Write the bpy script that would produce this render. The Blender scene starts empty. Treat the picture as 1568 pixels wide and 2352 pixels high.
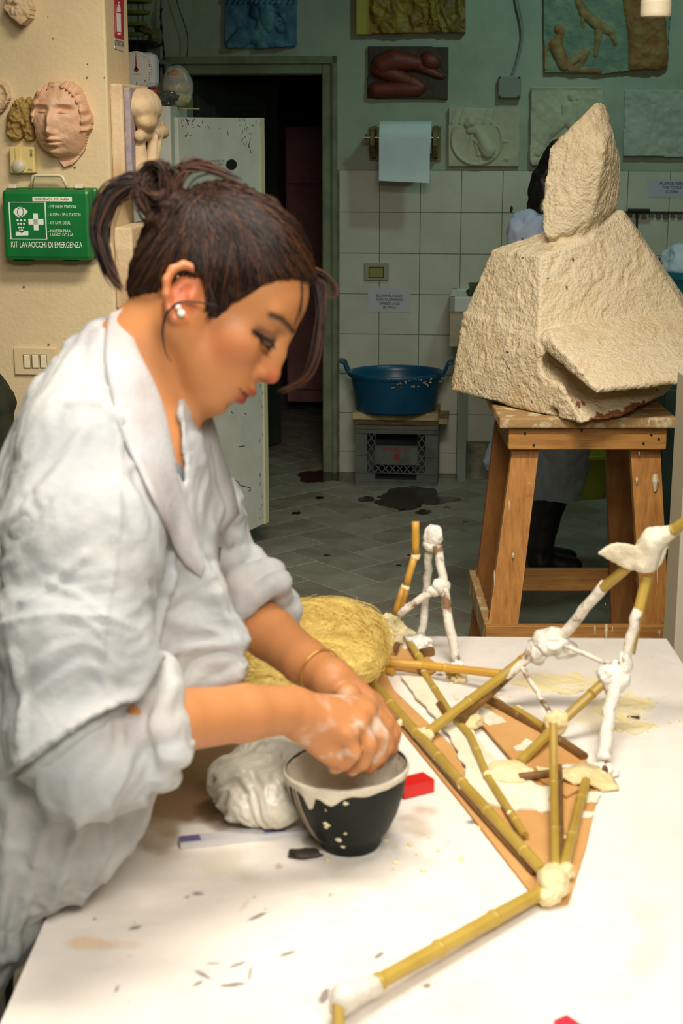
import bpy, bmesh, math, random
import numpy as np
from mathutils import Vector, Matrix
random.seed(4); RS = np.random.RandomState(4)
SC = bpy.context.scene; COL = SC.collection
# ------------------------------------------------------------------ camera
F = 3500.0; PITCH = math.radians(14.2); CH = 1.72
cp, sp = math.cos(PITCH), math.sin(PITCH)
cd = bpy.data.cameras.new('camera'); cam = bpy.data.objects.new('camera', cd); COL.objects.link(cam)
cam.location = (0, 0, CH); cam.rotation_euler = (math.pi/2 - PITCH, 0, 0)
cd.sensor_fit = 'VERTICAL'; cd.sensor_height = 22.2; cd.sensor_width = 14.8
cd.lens = F/2352*22.2; cd.clip_start = .05; cd.clip_end = 60
cd.dof.use_dof = True; cd.dof.focus_distance = 4.6; cd.dof.aperture_fstop = 6.3
SC.camera = cam
# ------------------------------------------------------------------ light
SC.view_settings.view_transform = 'Standard'; SC.view_settings.look = 'None'
SC.view_settings.exposure = 0.0; SC.view_settings.gamma = 1.0; SC.view_settings.use_curve_mapping = False
wd = bpy.data.worlds.new('world'); SC.world = wd; wd.use_nodes = True
wd.node_tree.nodes['Background'].inputs[0].default_value = (.50, .82, .72, 1)
wd.node_tree.nodes['Background'].inputs[1].default_value = .045
def area(name, loc, to, sx, sy, power, colr, spread=180):
    l = bpy.data.lights.new(name, 'AREA'); l.shape = 'RECTANGLE'; l.size = sx; l.size_y = sy
    l.energy = power; l.color = colr; l.spread = math.radians(spread)
    o = bpy.data.objects.new(name, l); COL.objects.link(o); o.location = loc
    o.rotation_euler = (Vector(to)-Vector(loc)).to_track_quat('-Z', 'Y').to_euler(); return o
area('ceiling_light_table', (.05, 1.35, 2.98), (.05, 1.6, 0), 1.3, .4, 33, (1, .92, .83), 150)
area('ceiling_light_near', (.35, -.3, 2.7), (-.1, 1.9, 1.0), 1.2, .6, 13, (1, .94, .87), 80)
area('ceiling_light_middle', (.25, 2.55, 2.98), (.15, 4.3, .9), 1.0, .3, 15.5, (1, .92, .80), 84)
area('ceiling_light_far', (1.15, 6.1, 3.0), (1.0, 7.2, 0.6), .22, .14, 8.2, (.60, 1, .88), 170)
# ------------------------------------------------------------------ pixel helpers
def ray(px, py):
    return Vector(((px-784)/F, cp + (1176-py)/F*sp, -sp + (1176-py)/F*cp))
def P(px, py, z=None, Y=None, Z=None):
    d = ray(px, py)
    t = z if z is not None else (Y/d.y if Y is not None else (Z-CH)/d.z)
    return Vector((0, 0, CH)) + d*t
YAW = math.radians(5.6)
UX = Vector((math.cos(YAW), -math.sin(YAW), 0)); NX = Vector((-math.sin(YAW), -math.cos(YAW), 0)); UZ = Vector((0, 0, 1))
class Plane:
    def __init__(s, o, u=UX, n=NX): s.o = Vector(o); s.u = u; s.n = n
    def hit(s, px, py, out=0):
        d = ray(px, py); o = s.o + s.n*out; t = (o-Vector((0, 0, CH))).dot(s.n)/d.dot(s.n)
        return Vector((0, 0, CH)) + d*t
    def uv(s, px, py, out=0):
        p = s.hit(px, py, out)-s.o; return p.dot(s.u), p.z
    def w(s, u, out, z): return s.o + s.u*u + s.n*out + Vector((0, 0, z))
BW = Plane((0, 7.64, 0))
# ------------------------------------------------------------------ materials
def lin(c):
    return tuple((x/255/12.92 if x/255 <= .04045 else ((x/255+.055)/1.055)**2.4) for x in c[:3])
MATS = {}
def mat(name, c1, c2=None, sc=5, rough=.7, bump=0, bsc=60, metal=0, attr=False, stretch=None, lo=.4, hi=.62, transl=0, alpha=1, sss=0, spec=.5, det=6):
    if name in MATS: return MATS[name]
    m = bpy.data.materials.new(name); m.use_nodes = True; nt = m.node_tree; N = nt.nodes; L = nt.links
    b = N['Principled BSDF']; out = N['Material Output']
    b.inputs['Base Color'].default_value = (*lin(c1), 1); b.inputs['Roughness'].default_value = rough
    b.inputs['Metallic'].default_value = metal; b.inputs['Specular IOR Level'].default_value = spec
    tc = N.new('ShaderNodeTexCoord'); src = tc.outputs['Object']
    if stretch:
        mp = N.new('ShaderNodeMapping'); mp.inputs['Scale'].default_value = stretch; L.new(src, mp.inputs[0]); src = mp.outputs[0]
    colout = None
    if attr:
        a = N.new('ShaderNodeAttribute'); a.attribute_name = 'Col'; colout = a.outputs['Color']
    if c2 is not None:
        n = N.new('ShaderNodeTexNoise'); n.inputs['Scale'].default_value = sc; n.inputs['Detail'].default_value = det
        n.inputs['Roughness'].default_value = .65; L.new(src, n.inputs['Vector'])
        r = N.new('ShaderNodeMapRange'); r.inputs[1].default_value = lo; r.inputs[2].default_value = hi; L.new(n.outputs[0], r.inputs[0])
        mx = N.new('ShaderNodeMix'); mx.data_type = 'RGBA'; L.new(r.outputs[0], mx.inputs[0])
        mx.inputs[7].default_value = (*lin(c2), 1)
        if colout:
            mx.blend_type = 'MULTIPLY'; L.new(colout, mx.inputs[6])
        else: mx.inputs[6].default_value = (*lin(c1), 1)
        colout = mx.outputs[2]
    if colout: L.new(colout, b.inputs['Base Color'])
    if bump:
        n2 = N.new('ShaderNodeTexNoise'); n2.inputs['Scale'].default_value = bsc; n2.inputs['Detail'].default_value = 5; L.new(src, n2.inputs['Vector'])
        bp = N.new('ShaderNodeBump'); bp.inputs['Strength'].default_value = bump; bp.inputs['Distance'].default_value = .01
        L.new(n2.outputs[0], bp.inputs['Height']); L.new(bp.outputs[0], b.inputs['Normal'])
    if sss:
        b.inputs['Subsurface Weight'].default_value = sss; b.inputs['Subsurface Radius'].default_value = (.012, .005, .003); b.inputs['Subsurface Scale'].default_value = 1
    last = b.outputs[0]
    if transl:
        t = N.new('ShaderNodeBsdfTranslucent'); ms = N.new('ShaderNodeMixShader'); ms.inputs[0].default_value = transl
        if colout: L.new(colout, t.inputs[0])
        else: t.inputs[0].default_value = (*lin(c1), 1)
        L.new(last, ms.inputs[1]); L.new(t.outputs[0], ms.inputs[2]); last = ms.outputs[0]
    if alpha < 1:
        t = N.new('ShaderNodeBsdfTransparent'); ms = N.new('ShaderNodeMixShader'); ms.inputs[0].default_value = alpha
        L.new(t.outputs[0], ms.inputs[1]); L.new(last, ms.inputs[2]); last = ms.outputs[0]
    L.new(last, out.inputs[0]); MATS[name] = m; return m
# ------------------------------------------------------------------ objects
def root_of(o):
    while o.parent: o = o.parent
    return o
def thing(name, label, cat, loc=(0, 0, 0), group=None, kind=None):
    o = bpy.data.objects.new(name, None); COL.objects.link(o); o.location = loc; o.empty_display_size = .02
    if kind: o['kind'] = kind
    else: o['label'] = label; o['category'] = cat
    if group: o['group'] = group
    return o
def obj(name, V, Fc, m, parent=None, label=None, cat=None, kind=None, group=None, smooth=False, col=None, plabel=None):
    """V in world coordinates"""
    V = np.asarray([tuple(v) for v in V] if not isinstance(V, np.ndarray) else V, dtype=np.float64)
    if parent is not None: off = np.array(root_of(parent).location)
    else:
        off = np.array([(V[:, 0].min()+V[:, 0].max())/2, (V[:, 1].min()+V[:, 1].max())/2, V[:, 2].min()])
    me = bpy.data.meshes.new(name); A = V-off
    if isinstance(Fc, np.ndarray):
        n, k = Fc.shape; me.vertices.add(len(A)); me.vertices.foreach_set('co', A.astype(np.float32).ravel())
        me.loops.add(n*k); me.loops.foreach_set('vertex_index', Fc.astype(np.int32).ravel())
        me.polygons.add(n); me.polygons.foreach_set('loop_start', np.arange(0, n*k, k, dtype=np.int32)); me.update(calc_edges=True); me.validate()
    else: me.from_pydata(A.tolist(), [], [tuple(f) for f in Fc]); me.update()
    if col is not None:
        at = me.color_attributes.new('Col', 'FLOAT_COLOR', 'POINT')
        c = np.ones((len(V), 4), np.float32); c[:, :3] = col; at.data.foreach_set('color', c.ravel())
    if smooth: me.polygons.foreach_set('use_smooth', [True]*len(me.polygons))
    me.materials.append(m)
    o = bpy.data.objects.new(name, me); COL.objects.link(o)
    if parent is not None:
        o.parent = parent
    else: o.location = off
    if kind: o['kind'] = kind
    if parent is None and kind != 'structure' and label: o['label'] = label; o['category'] = cat
    if plabel: o['label'] = plabel
    if group: o['group'] = group
    return o
class MB:
    def __init__(s): s.V = []; s.F = []
    def add(s, V, Fc):
        n = len(s.V); s.V += [Vector(v) for v in V]; s.F += [tuple(i+n for i in f) for f in Fc]; return s
    def hexa(s, c):   # 8 corners: bottom 4 ccw, top 4
        return s.add(c, [(3, 2, 1, 0), (4, 5, 6, 7), (0, 1, 5, 4), (1, 2, 6, 5), (2, 3, 7, 6), (3, 0, 4, 7)])
    def box(s, lo, hi, pl=None, b=0):
        """axis box, in plane coords (u,out,z) when pl given"""
        x0, y0, z0 = lo; x1, y1, z1 = hi
        if b:
            bm = bmesh.new(); vs = [bm.verts.new(q) for q in [(x, y, z) for x in (x0, x1) for y in (y0, y1) for z in (z0, z1)]]
            bmesh.ops.convex_hull(bm, input=vs); bmesh.ops.dissolve_limit(bm, angle_limit=.01, verts=bm.verts, edges=bm.edges)
            bmesh.ops.bevel(bm, geom=bm.edges[:], offset=b, segments=2, profile=.5, affect='EDGES')
            bm.verts.index_update(); V = [v.co.copy() for v in bm.verts]; Fc = [tuple(v.index for v in f.verts) for f in bm.faces]; bm.free()
            if pl: V = [pl.w(*v) for v in V]
            return s.add(V, Fc)
        c = [(x0, y0, z0), (x1, y0, z0), (x1, y1, z0), (x0, y1, z0), (x0, y0, z1), (x1, y0, z1), (x1, y1, z1), (x0, y1, z1)]
        if pl: c = [pl.w(*q) for q in c]
        return s.hexa(c)
    def bar(s, a, b, w, h, up=(0, 0, 1)):
        a = Vector(a); b = Vector(b); d = (b-a).normalized(); up = Vector(up); r = d.cross(up).normalized(); q = r.cross(d)
        c = []
        for p in (a, b): c += [p-r*w/2-q*h/2, p+r*w/2-q*h/2, p+r*w/2+q*h/2, p-r*w/2+q*h/2]
        return s.hexa(c)
    def tube(s, pts, r, n=10, cap=True):
        pts = [Vector(p) for p in pts]; m = len(pts)
        if not hasattr(r, '__len__'): r = [r]*m
        rings = []; t0 = (pts[1]-pts[0]).normalized()
        a = t0.orthogonal().normalized()
        for i, p in enumerate(pts):
            t = (pts[min(i+1, m-1)]-pts[max(i-1, 0)]).normalized(); a = (a-t*a.dot(t)).normalized(); b = t.cross(a)
            rings.append([p+(a*math.cos(2*math.pi*k/n)+b*math.sin(2*math.pi*k/n))*r[i] for k in range(n)])
        V = [v for g in rings for v in g]; Fc = []
        for i in range(m-1):
            for k in range(n): Fc.append((i*n+k, i*n+(k+1) % n, (i+1)*n+(k+1) % n, (i+1)*n+k))
        if cap: Fc += [tuple(range(n-1, -1, -1)), tuple((m-1)*n+k for k in range(n))]
        return s.add(V, Fc)
    def lathe(s, prof, c, n=32, axis='Z', cap=False, sx=1, sy=1):
        V = []; c = Vector(c)
        for r, h in prof:
            for k in range(n):
                a = 2*math.pi*k/n; q = (r*math.cos(a)*sx, r*math.sin(a)*sy, h)
                if axis == 'X': q = (q[2], q[0], q[1])
                V.append(c+Vector(q))
        Fc = [(i*n+k, i*n+(k+1) % n, (i+1)*n+(k+1) % n, (i+1)*n+k) for i in range(len(prof)-1) for k in range(n)]
        if cap: Fc += [tuple(range(n-1, -1, -1)), tuple((len(prof)-1)*n+k for k in range(n))]
        return s.add(V, Fc)
    def prism(s, poly, d):   # poly list of world points, d offset vector
        n = len(poly); poly = [Vector(p) for p in poly]; d = Vector(d)
        return s.add(poly+[p+d for p in poly], [tuple(range(n-1, -1, -1)), tuple(range(n, 2*n))]+[(i, (i+1) % n, (i+1) % n+n, i+n) for i in range(n)])
    def out(s, name, m, parent=None, **k): return obj(name, s.V, s.F, m, parent, **k)
def catmull(pts, n=8):
    pts = [Vector(p) for p in pts]; q = [pts[0]*2-pts[1]]+pts+[pts[-1]*2-pts[-2]]; o = []
    for i in range(1, len(q)-2):
        for k in range(n):
            t = k/n; a, b, c, d = q[i-1:i+3]
            o.append(.5*((2*b)+(c-a)*t+(2*a-5*b+4*c-d)*t*t+(3*b-a-3*c+d)*t**3))
    return o+[pts[-1]]
# numpy noise
_T = RS.rand(32, 32, 32).astype(np.float32)*2-1
def vnoise(p):
    p = np.asarray(p, dtype=np.float64); i = np.floor(p).astype(int); f = p-i; f = f*f*(3-2*f); o = 0
    for dx in (0, 1):
        for dy in (0, 1):
            for dz in (0, 1):
                w = (f[..., 0] if dx else 1-f[..., 0])*(f[..., 1] if dy else 1-f[..., 1])*(f[..., 2] if dz else 1-f[..., 2])
                o = o+w*_T[(i[..., 0]+dx) % 32, (i[..., 1]+dy) % 32, (i[..., 2]+dz) % 32]
    return o
def fbm(p, o=4):
    p = np.asarray(p, dtype=np.float64); a = 0; w = 1
    for k in range(o): a = a+w*vnoise(p*(2**k)+k*7.3); w *= .5
    return a
# ------------------------------------------------------------------ SDF modelling
class Field:
    def __init__(s, lo, hi, h):
        s.lo = np.array(lo, float); s.h = h; s.n = np.ceil((np.array(hi)-s.lo)/h).astype(int)+1
        s.g = np.full(s.n, .5, np.float32)
    def sub(s, lo, hi):
        a = np.clip(np.floor((np.array(lo)-s.lo)/s.h).astype(int), 0, s.n); b = np.clip(np.ceil((np.array(hi)-s.lo)/s.h).astype(int)+1, 0, s.n)
        if (b <= a).any(): return None
        sl = tuple(slice(a[i], b[i]) for i in range(3))
        ax = [(s.lo[i]+s.h*np.arange(a[i], b[i])).astype(np.float32) for i in range(3)]
        return sl, ax[0][:, None, None], ax[1][None, :, None], ax[2][None, None, :]
    def app(s, fn, lo, hi, k, cut):
        m = k+3*s.h; q = s.sub(np.array(lo)-m, np.array(hi)+m)
        if q is None: return
        sl, X, Y, Z = q; d = fn(X, Y, Z); g = s.g[sl]
        if cut:
            d = -d; h = np.clip(.5-.5*(g-d)/k, 0, 1) if k else None
            s.g[sl] = (g*(1-h)+d*h+k*h*(1-h)) if k else np.maximum(g, d)
        else:
            h = np.clip(.5+.5*(g-d)/k, 0, 1) if k else None
            s.g[sl] = (g*(1-h)+d*h-k*h*(1-h)) if k else np.minimum(g, d)
    def cone(s, a, b, ra, rb, k=.01, cut=False):
        a = np.array(a, float); b = np.array(b, float); d = b-a; L2 = max(float(d@d), 1e-9); r = max(ra, rb)
        def fn(X, Y, Z):
            t = np.clip(((X-a[0])*d[0]+(Y-a[1])*d[1]+(Z-a[2])*d[2])/L2, 0, 1)
            return np.sqrt((X-a[0]-d[0]*t)**2+(Y-a[1]-d[1]*t)**2+(Z-a[2]-d[2]*t)**2)-(ra+(rb-ra)*t)
        s.app(fn, np.minimum(a, b)-r, np.maximum(a, b)+r, k, cut)
    def chain(s, pts, k=.01, cut=False):
        for (a, ra), (b, rb) in zip(pts, pts[1:]): s.cone(a, b, ra, rb, k, cut)
    def ell(s, c, r, R=None, k=.01, cut=False):
        c = np.array(c, float); R = np.eye(3) if R is None else np.array(R, float); rm = max(r)   # rows of R: local axes in world
        def fn(X, Y, Z):
            q = [((X-c[0])*R[i][0]+(Y-c[1])*R[i][1]+(Z-c[2])*R[i][2])/r[i] for i in range(3)]
            k0 = np.sqrt(q[0]**2+q[1]**2+q[2]**2); k1 = np.sqrt((q[0]/r[0])**2+(q[1]/r[1])**2+(q[2]/r[2])**2)+1e-9
            return k0*(k0-1)/k1
        s.app(fn, c-rm, c+rm, k, cut)
    def hull(s, pts, k=.005, cut=False, rnd=0):
        bm = bmesh.new(); [bm.verts.new(Vector(p)) for p in pts]; bmesh.ops.convex_hull(bm, input=bm.verts[:]); bm.normal_update()
        bmesh.ops.recalc_face_normals(bm, faces=bm.faces[:])
        pl = [(np.array(f.normal), float(f.normal.dot(f.verts[0].co))) for f in bm.faces]; bm.free()
        A = np.array([tuple(p) for p in pts])
        def fn(X, Y, Z):
            d = None
            for n, c in pl:
                e = X*n[0]+Y*n[1]+Z*n[2]-c; d = e if d is None else np.maximum(d, e)
            return d-rnd
        s.app(fn, A.min(0)-rnd, A.max(0)+rnd, k, cut)
    def mesh(s):
        g = s.g; ins = g < 0; nx, ny, nz = s.n
        c = np.zeros((nx-1, ny-1, nz-1), np.int8)
        for dx in (0, 1):
            for dy in (0, 1):
                for dz in (0, 1): c += ins[dx:nx-1+dx, dy:ny-1+dy, dz:nz-1+dz]
        act = (c > 0) & (c < 8); idx = np.full(act.shape, -1, np.int32); I = np.argwhere(act); idx[act] = np.arange(len(I))
        cv = {}; 
        for dx in (0, 1):
            for dy in (0, 1):
                for dz in (0, 1): cv[dx, dy, dz] = g[I[:, 0]+dx, I[:, 1]+dy, I[:, 2]+dz]
        acc = np.zeros((len(I), 3)); cnt = np.zeros(len(I))
        ks = list(cv)
        for a in ks:
            for ax in range(3):
                if a[ax]: continue
                b = list(a); b[ax] = 1; b = tuple(b); va, vb = cv[a], cv[b]; m = (va < 0) != (vb < 0)
                t = np.where(m, va/np.where(m, va-vb, 1), 0)
                p = np.array(a, float)[None, :].repeat(len(I), 0); p[:, ax] = t
                acc[m] += p[m]; cnt += m
        V = s.lo+s.h*(I+acc/cnt[:, None]); Q = []
        for ax in range(3):
            o1, o2 = [(1, 2), (2, 0), (0, 1)][ax]
            sa = [slice(1, -1)]*3; sa[ax] = slice(0, -1); sb = list(sa); sb[ax] = slice(1, None)
            A_, B_ = ins[tuple(sa)], ins[tuple(sb)]
            for pol in (0, 1):
                E = np.argwhere((A_ & ~B_) if pol == 0 else (~A_ & B_))
                if not len(E): continue
                e = E.copy(); e[:, o1] += 1; e[:, o2] += 1
                def cell(d1, d2):
                    q = e.copy(); q[:, o1] += d1; q[:, o2] += d2; return idx[q[:, 0], q[:, 1], q[:, 2]]
                q = np.stack([cell(-1, -1), cell(0, -1), cell(0, 0), cell(-1, 0)], 1)
                Q.append(q if pol == 0 else q[:, ::-1])
        return V, np.concatenate(Q)
def vnormals(V, Q):
    a = V[Q[:, 2]]-V[Q[:, 0]]; b = V[Q[:, 3]]-V[Q[:, 1]]; n = np.cross(a, b); N = np.zeros_like(V)
    for i in range(4): np.add.at(N, Q[:, i], n)
    return N/(np.linalg.norm(N, axis=1, keepdims=True)+1e-12)
def text(s, size, o, xd, zd, m, parent, out=.0008, name='lettering', align='CENTER', sx=1, thick=0.0):
    cu = bpy.data.curves.new('t', 'FONT'); cu.body = s; cu.size = size; cu.align_x = align; cu.space_line = 1.0; cu.offset = thick; cu.resolution_u = 3
    to = bpy.data.objects.new('t', cu); me = bpy.data.meshes.new_from_object(to)
    xd = Vector(xd).normalized(); zd = Vector(zd).normalized(); n = xd.cross(zd)
    V = [Vector(o)+xd*v.co.x*sx+zd*v.co.y+n*out for v in me.vertices]; Fc = [tuple(p.vertices) for p in me.polygons]
    bpy.data.objects.remove(to); bpy.data.curves.remove(cu); bpy.data.meshes.remove(me)
    return obj(name, V, Fc, m, parent)
def inpoly(x, y, poly):
    r = np.zeros(x.shape, bool); n = len(poly)
    for i in range(n):
        x1, y1 = poly[i]; x2, y2 = poly[(i+1) % n]
        if y1 == y2: continue
        c = ((y1 > y) != (y2 > y)) & (x < (x2-x1)*(y-y1)/(y2-y1)+x1); r ^= c
    return r
def capsd(x, y, a, b):
    dx, dy = b[0]-a[0], b[1]-a[1]; t = np.clip(((x-a[0])*dx+(y-a[1])*dy)/max(dx*dx+dy*dy, 1e-6), 0, 1)
    return np.hypot(x-a[0]-dx*t, y-a[1]-dy*t), t
def caps(x, y, L, k=1.0):
    """bas-relief height in px of a list of limbs (x1,y1,x2,y2,r1,r2)"""
    h = np.zeros(x.shape)
    for x1, y1, x2, y2, r1, r2 in L:
        d, t = capsd(x, y, (x1, y1), (x2, y2)); r = r1+(r2-r1)*t
        h = np.maximum(h, np.sqrt(np.clip(r*r-d*d, 0, None))*k)
    return h
def relief(name, pl, poly, hf, m, base=.02, step=2, parent=None, colf=None, **k):
    """plate standing on a wall plane: outline in px, height function in m"""
    xs = [p[0] for p in poly]; ys = [p[1] for p in poly]
    gx = np.arange(min(xs), max(xs)+step, step); gy = np.arange(min(ys), max(ys)+step, step)
    cx, cy = np.meshgrid(gx[:-1]+step/2, gy[:-1]+step/2, indexing='ij'); ok = inpoly(cx, cy, poly)
    X, Y = np.meshgrid(gx, gy, indexing='ij'); H = hf(X, Y)+base
    idx = {}; V = []; Fc = []; cl = []; C = colf(X, Y, H) if colf else None
    def vid(i, j, back):
        q = (i, j, back)
        if q not in idx:
            idx[q] = len(V); V.append(pl.hit(X[i, j], Y[i, j]) + pl.n*(0.0 if back else H[i, j]))
            if colf: cl.append(C[i, j])
        return idx[q]
    I, J = ok.shape
    for i in range(I):
        for j in range(J):
            if not ok[i, j]: continue
            Fc.append((vid(i, j, 0), vid(i, j+1, 0), vid(i+1, j+1, 0), vid(i+1, j, 0)))
            for (a, b, di, dj) in (((i, j), (i, j+1), -1, 0), ((i+1, j+1), (i+1, j), 1, 0), ((i+1, j), (i, j), 0, -1), ((i, j+1), (i+1, j+1), 0, 1)):
                ni, nj = i+di, j+dj
                if not (0 <= ni < I and 0 <= nj < J and ok[ni, nj]):
                    Fc.append((vid(*a, 1), vid(*b, 1), vid(*b, 0), vid(*a, 0)))
    return obj(name, V, Fc, m, parent, smooth=k.pop('smooth', True), col=np.array(cl) if colf else None, **k)
def blobmesh(c, r, amp=.15, fr=8, sub=4, R=None, flat=None, oc=4):
    bm = bmesh.new(); bmesh.ops.create_icosphere(bm, subdivisions=sub, radius=1)
    V = np.array([v.co[:] for v in bm.verts]); Fc = [tuple(v.index for v in f.verts) for f in bm.faces]; bm.free()
    n = fbm(V*2.2+np.array(c)*fr, oc)[:, None]; V = V*(1+amp*n)*np.array(r)
    if R is not None: V = V@np.array(R)
    V = V+np.array(c)
    if flat is not None: V[:, 2] = np.maximum(V[:, 2], flat)
    return V, Fc
# ================================================================== SETTING
M_wallb = mat('painted_plaster', (164, 176, 158), (130, 140, 124), sc=2.2, rough=.85, bump=.25, bsc=25, lo=.45, hi=.8)
M_tile = mat('wall_tile', (196, 200, 182), (178, 178, 154), sc=3, rough=.28, lo=.4, hi=.8)
M_grout = mat('grout', (120, 118, 98), (90, 88, 72), sc=20, rough=.9)
M_cream = mat('cream_wall', (222, 200, 156), (208, 184, 138), sc=4, rough=.8, bump=.18, bsc=90, lo=.45, hi=.85)
M_frame = mat('door_frame_paint', (122, 134, 104), (100, 112, 86), sc=8, rough=.5)
M_door = mat('door_paint', (54, 66, 50), (44, 54, 42), sc=6, rough=.5)
M_dark = mat('dark', (30, 26, 24), rough=.8)
M_black = mat('black', (14, 14, 16), rough=.5)
u_d0 = BW.uv(392, 600)[0]; u_o0 = BW.uv(440, 600)[0]; u_o1 = BW.uv(742, 600)[0]; u_d1 = BW.uv(775, 600)[0]
z_o = BW.uv(600, 170)[1]; z_f = BW.uv(600, 130)[1]; z_t = BW.uv(800, 391)[1]
wall = MB()
wall.box((-4, -.15, 0), (u_o0, 0, 3.1), BW); wall.box((u_o1, -.15, 0), (3.2, 0, 3.1), BW); wall.box((u_o0, -.15, z_o), (u_o1, 0, 3.1), BW)
wb = wall.out('wall_back', M_wallb, kind='structure')
# tiles, each its own piece
gb = MB().box((u_d1, 0, 0), (3.2, .006, z_t), BW).out('grout_bed', M_grout, wb)
first = None
ut0 = BW.uv(871, 600)[0]; tw = .1995
nrow = 8; th = z_t/7.55
k = 0
for c in range(-1, 13):
    for r in range(nrow):
        a = ut0+c*tw+.0016; b = ut0+(c+1)*tw-.0016; a = max(a, u_d1+.001)
        if b > 3.19: continue
        z1 = z_t-r*th-.0016; z0 = max(z_t-(r+1)*th+.0016, 0.002)
        o_ = .009+random.uniform(-.0006, .0006)
        MB().box((a, .004, z0), (b, o_, z1), BW, b=.0008).out('wall_tile', M_tile, wb)
# door frame
fr = MB()
def mould(m, a, b, vert):
    pass
fr.box((u_d0, 0, 0), (u_o0, .018, z_f), BW, b=.003); fr.box((u_o1, 0, 0), (u_d1, .018, z_f), BW, b=.003); fr.box((u_o0, 0, z_o), (u_o1, .018, z_f), BW, b=.003)
w_ = u_o0-u_d0
for (a, b, c, d) in ((u_d0, u_d0+w_*.35, 0, z_f), (u_d1-(u_d1-u_o1)*.35, u_d1, 0, z_f)): fr.box((a, .018, c), (b, .032, d), BW, b=.004)
fr.box((u_d0, .018, z_f-.035), (u_d1, .032, z_f), BW, b=.004)
fr.box((u_o1-.004, -.15, 0), (u_o1, 0, z_o), BW); fr.box((u_o0, -.15, z_o-.004), (u_o1, 0, z_o), BW)
frame = fr.out('door_1', M_frame, kind='structure')
# open leaf, hinged left, swung into the dark room
H0 = BW.w(u_o0+.01, -.12, 0); ld = P(672, 1020, Y=8.45); ld.z = 0; ld = (ld-H0); ll = .64; ld.normalize(); ln = Vector((ld.y, -ld.x, 0))
LP_ = Plane(H0, ld, ln)
leaf = MB().box((0, -.02, .01), (ll, .02, z_o-.02), LP_, b=.003).out('door_leaf', M_door, frame)
for (a, b) in ((.12, .75), (.86, z_o-.14)):
    q = MB()
    for (x0, x1, y0, y1) in ((.1, .125, a, b), (ll-.125, ll-.1, a, b), (.125, ll-.125, a, a+.025), (.125, ll-.125, b-.025, b)): q.box((x0, .02, y0), (x1, .03, y1), LP_, b=.003)
    q.box((.16, .018, a+.06), (ll-.16, .027, b-.06), LP_, b=.006)
    q.out('door_panel', M_door, frame)
MB().tube([LP_.w(ll-.05, .02, 1.0), LP_.w(ll-.05, .06, 1.0), LP_.w(ll-.16, .062, 1.0)], .009).out('door_handle', mat('steel', (150, 150, 145), rough=.35, metal=1), frame)
# dark room behind
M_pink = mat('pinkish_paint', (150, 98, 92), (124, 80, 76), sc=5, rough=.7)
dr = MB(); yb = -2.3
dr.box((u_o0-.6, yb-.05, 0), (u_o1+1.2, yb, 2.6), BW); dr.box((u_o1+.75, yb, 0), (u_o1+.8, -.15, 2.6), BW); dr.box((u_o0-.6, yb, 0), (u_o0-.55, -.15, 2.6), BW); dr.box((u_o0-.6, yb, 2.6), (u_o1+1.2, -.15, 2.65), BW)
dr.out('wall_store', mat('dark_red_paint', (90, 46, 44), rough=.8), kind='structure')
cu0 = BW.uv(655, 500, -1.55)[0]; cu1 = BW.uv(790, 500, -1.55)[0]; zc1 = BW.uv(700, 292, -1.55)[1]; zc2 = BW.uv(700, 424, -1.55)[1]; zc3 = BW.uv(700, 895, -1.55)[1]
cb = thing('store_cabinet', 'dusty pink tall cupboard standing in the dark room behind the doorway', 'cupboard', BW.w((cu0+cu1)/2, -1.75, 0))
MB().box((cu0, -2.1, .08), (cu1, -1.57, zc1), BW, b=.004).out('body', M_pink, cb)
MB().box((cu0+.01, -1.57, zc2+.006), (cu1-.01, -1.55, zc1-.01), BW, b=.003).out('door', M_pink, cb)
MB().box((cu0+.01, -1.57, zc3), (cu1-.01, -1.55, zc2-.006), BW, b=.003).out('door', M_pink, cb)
for q in (cu0+.1, cu0+.16): MB().box((q, -1.55, zc2+.03), (q+.006, -1.535, zc2+.045), BW).out('handle', M_black, cb)
# ---- floor
M_floor = mat('floor_grout', (176, 180, 160), (140, 146, 130), sc=6, rough=.8, bump=.1)
M_ft = mat('floor_tile', (122, 112, 98), (146, 150, 134), sc=5, rough=.5, lo=.42, hi=.75, bump=.2, bsc=40)
M_ft2 = mat('floor_tile_dusty', (130, 122, 108), (150, 152, 136), sc=5, rough=.5, lo=.38, hi=.72, bump=.2, bsc=40)
M_wet = mat('wet_dark', (38, 28, 20), (52, 40, 28), sc=9, rough=.2)
fl = MB().box((-4.2, -1.5, -.06), (3.6, 10.2, -.0015)).out('floor', M_floor, kind='structure')
a_ = .193; ang = math.radians(39.6); ca, sa = math.cos(ang), math.sin(ang); O_ = Vector((-.371, 6.01, 0))
ex = Vector((ca, sa, 0)); ey = Vector((-sa, ca, 0)); tiles = []
gp = .0028
for i in range(-40, 60):
    for j in range(-20, 20):
        for kind in (0, 1):
            x0, y0 = (i+4*j, i) if kind == 0 else (i+3+4*j, i)
            w, h = (2, 1) if kind == 0 else (1, 2)
            c = O_+ex*(x0+w/2)*a_+ey*(y0+h/2)*a_
            if c.y < 3.4 or c.y > 8.3: continue
            v = c-Vector((0, 0, CH)); z = v.y*cp-v.z*0+CH*sp
            px = 784+F*c.x/z
            if not (480 < px < 1700): continue
            if c.y > 7.6-c.x*.098 and not (u_o0-.1 < c.x < u_o1+.1): continue
            tiles.append((z, x0, y0, w, h))
tiles.sort(); meshes = {}
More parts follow.
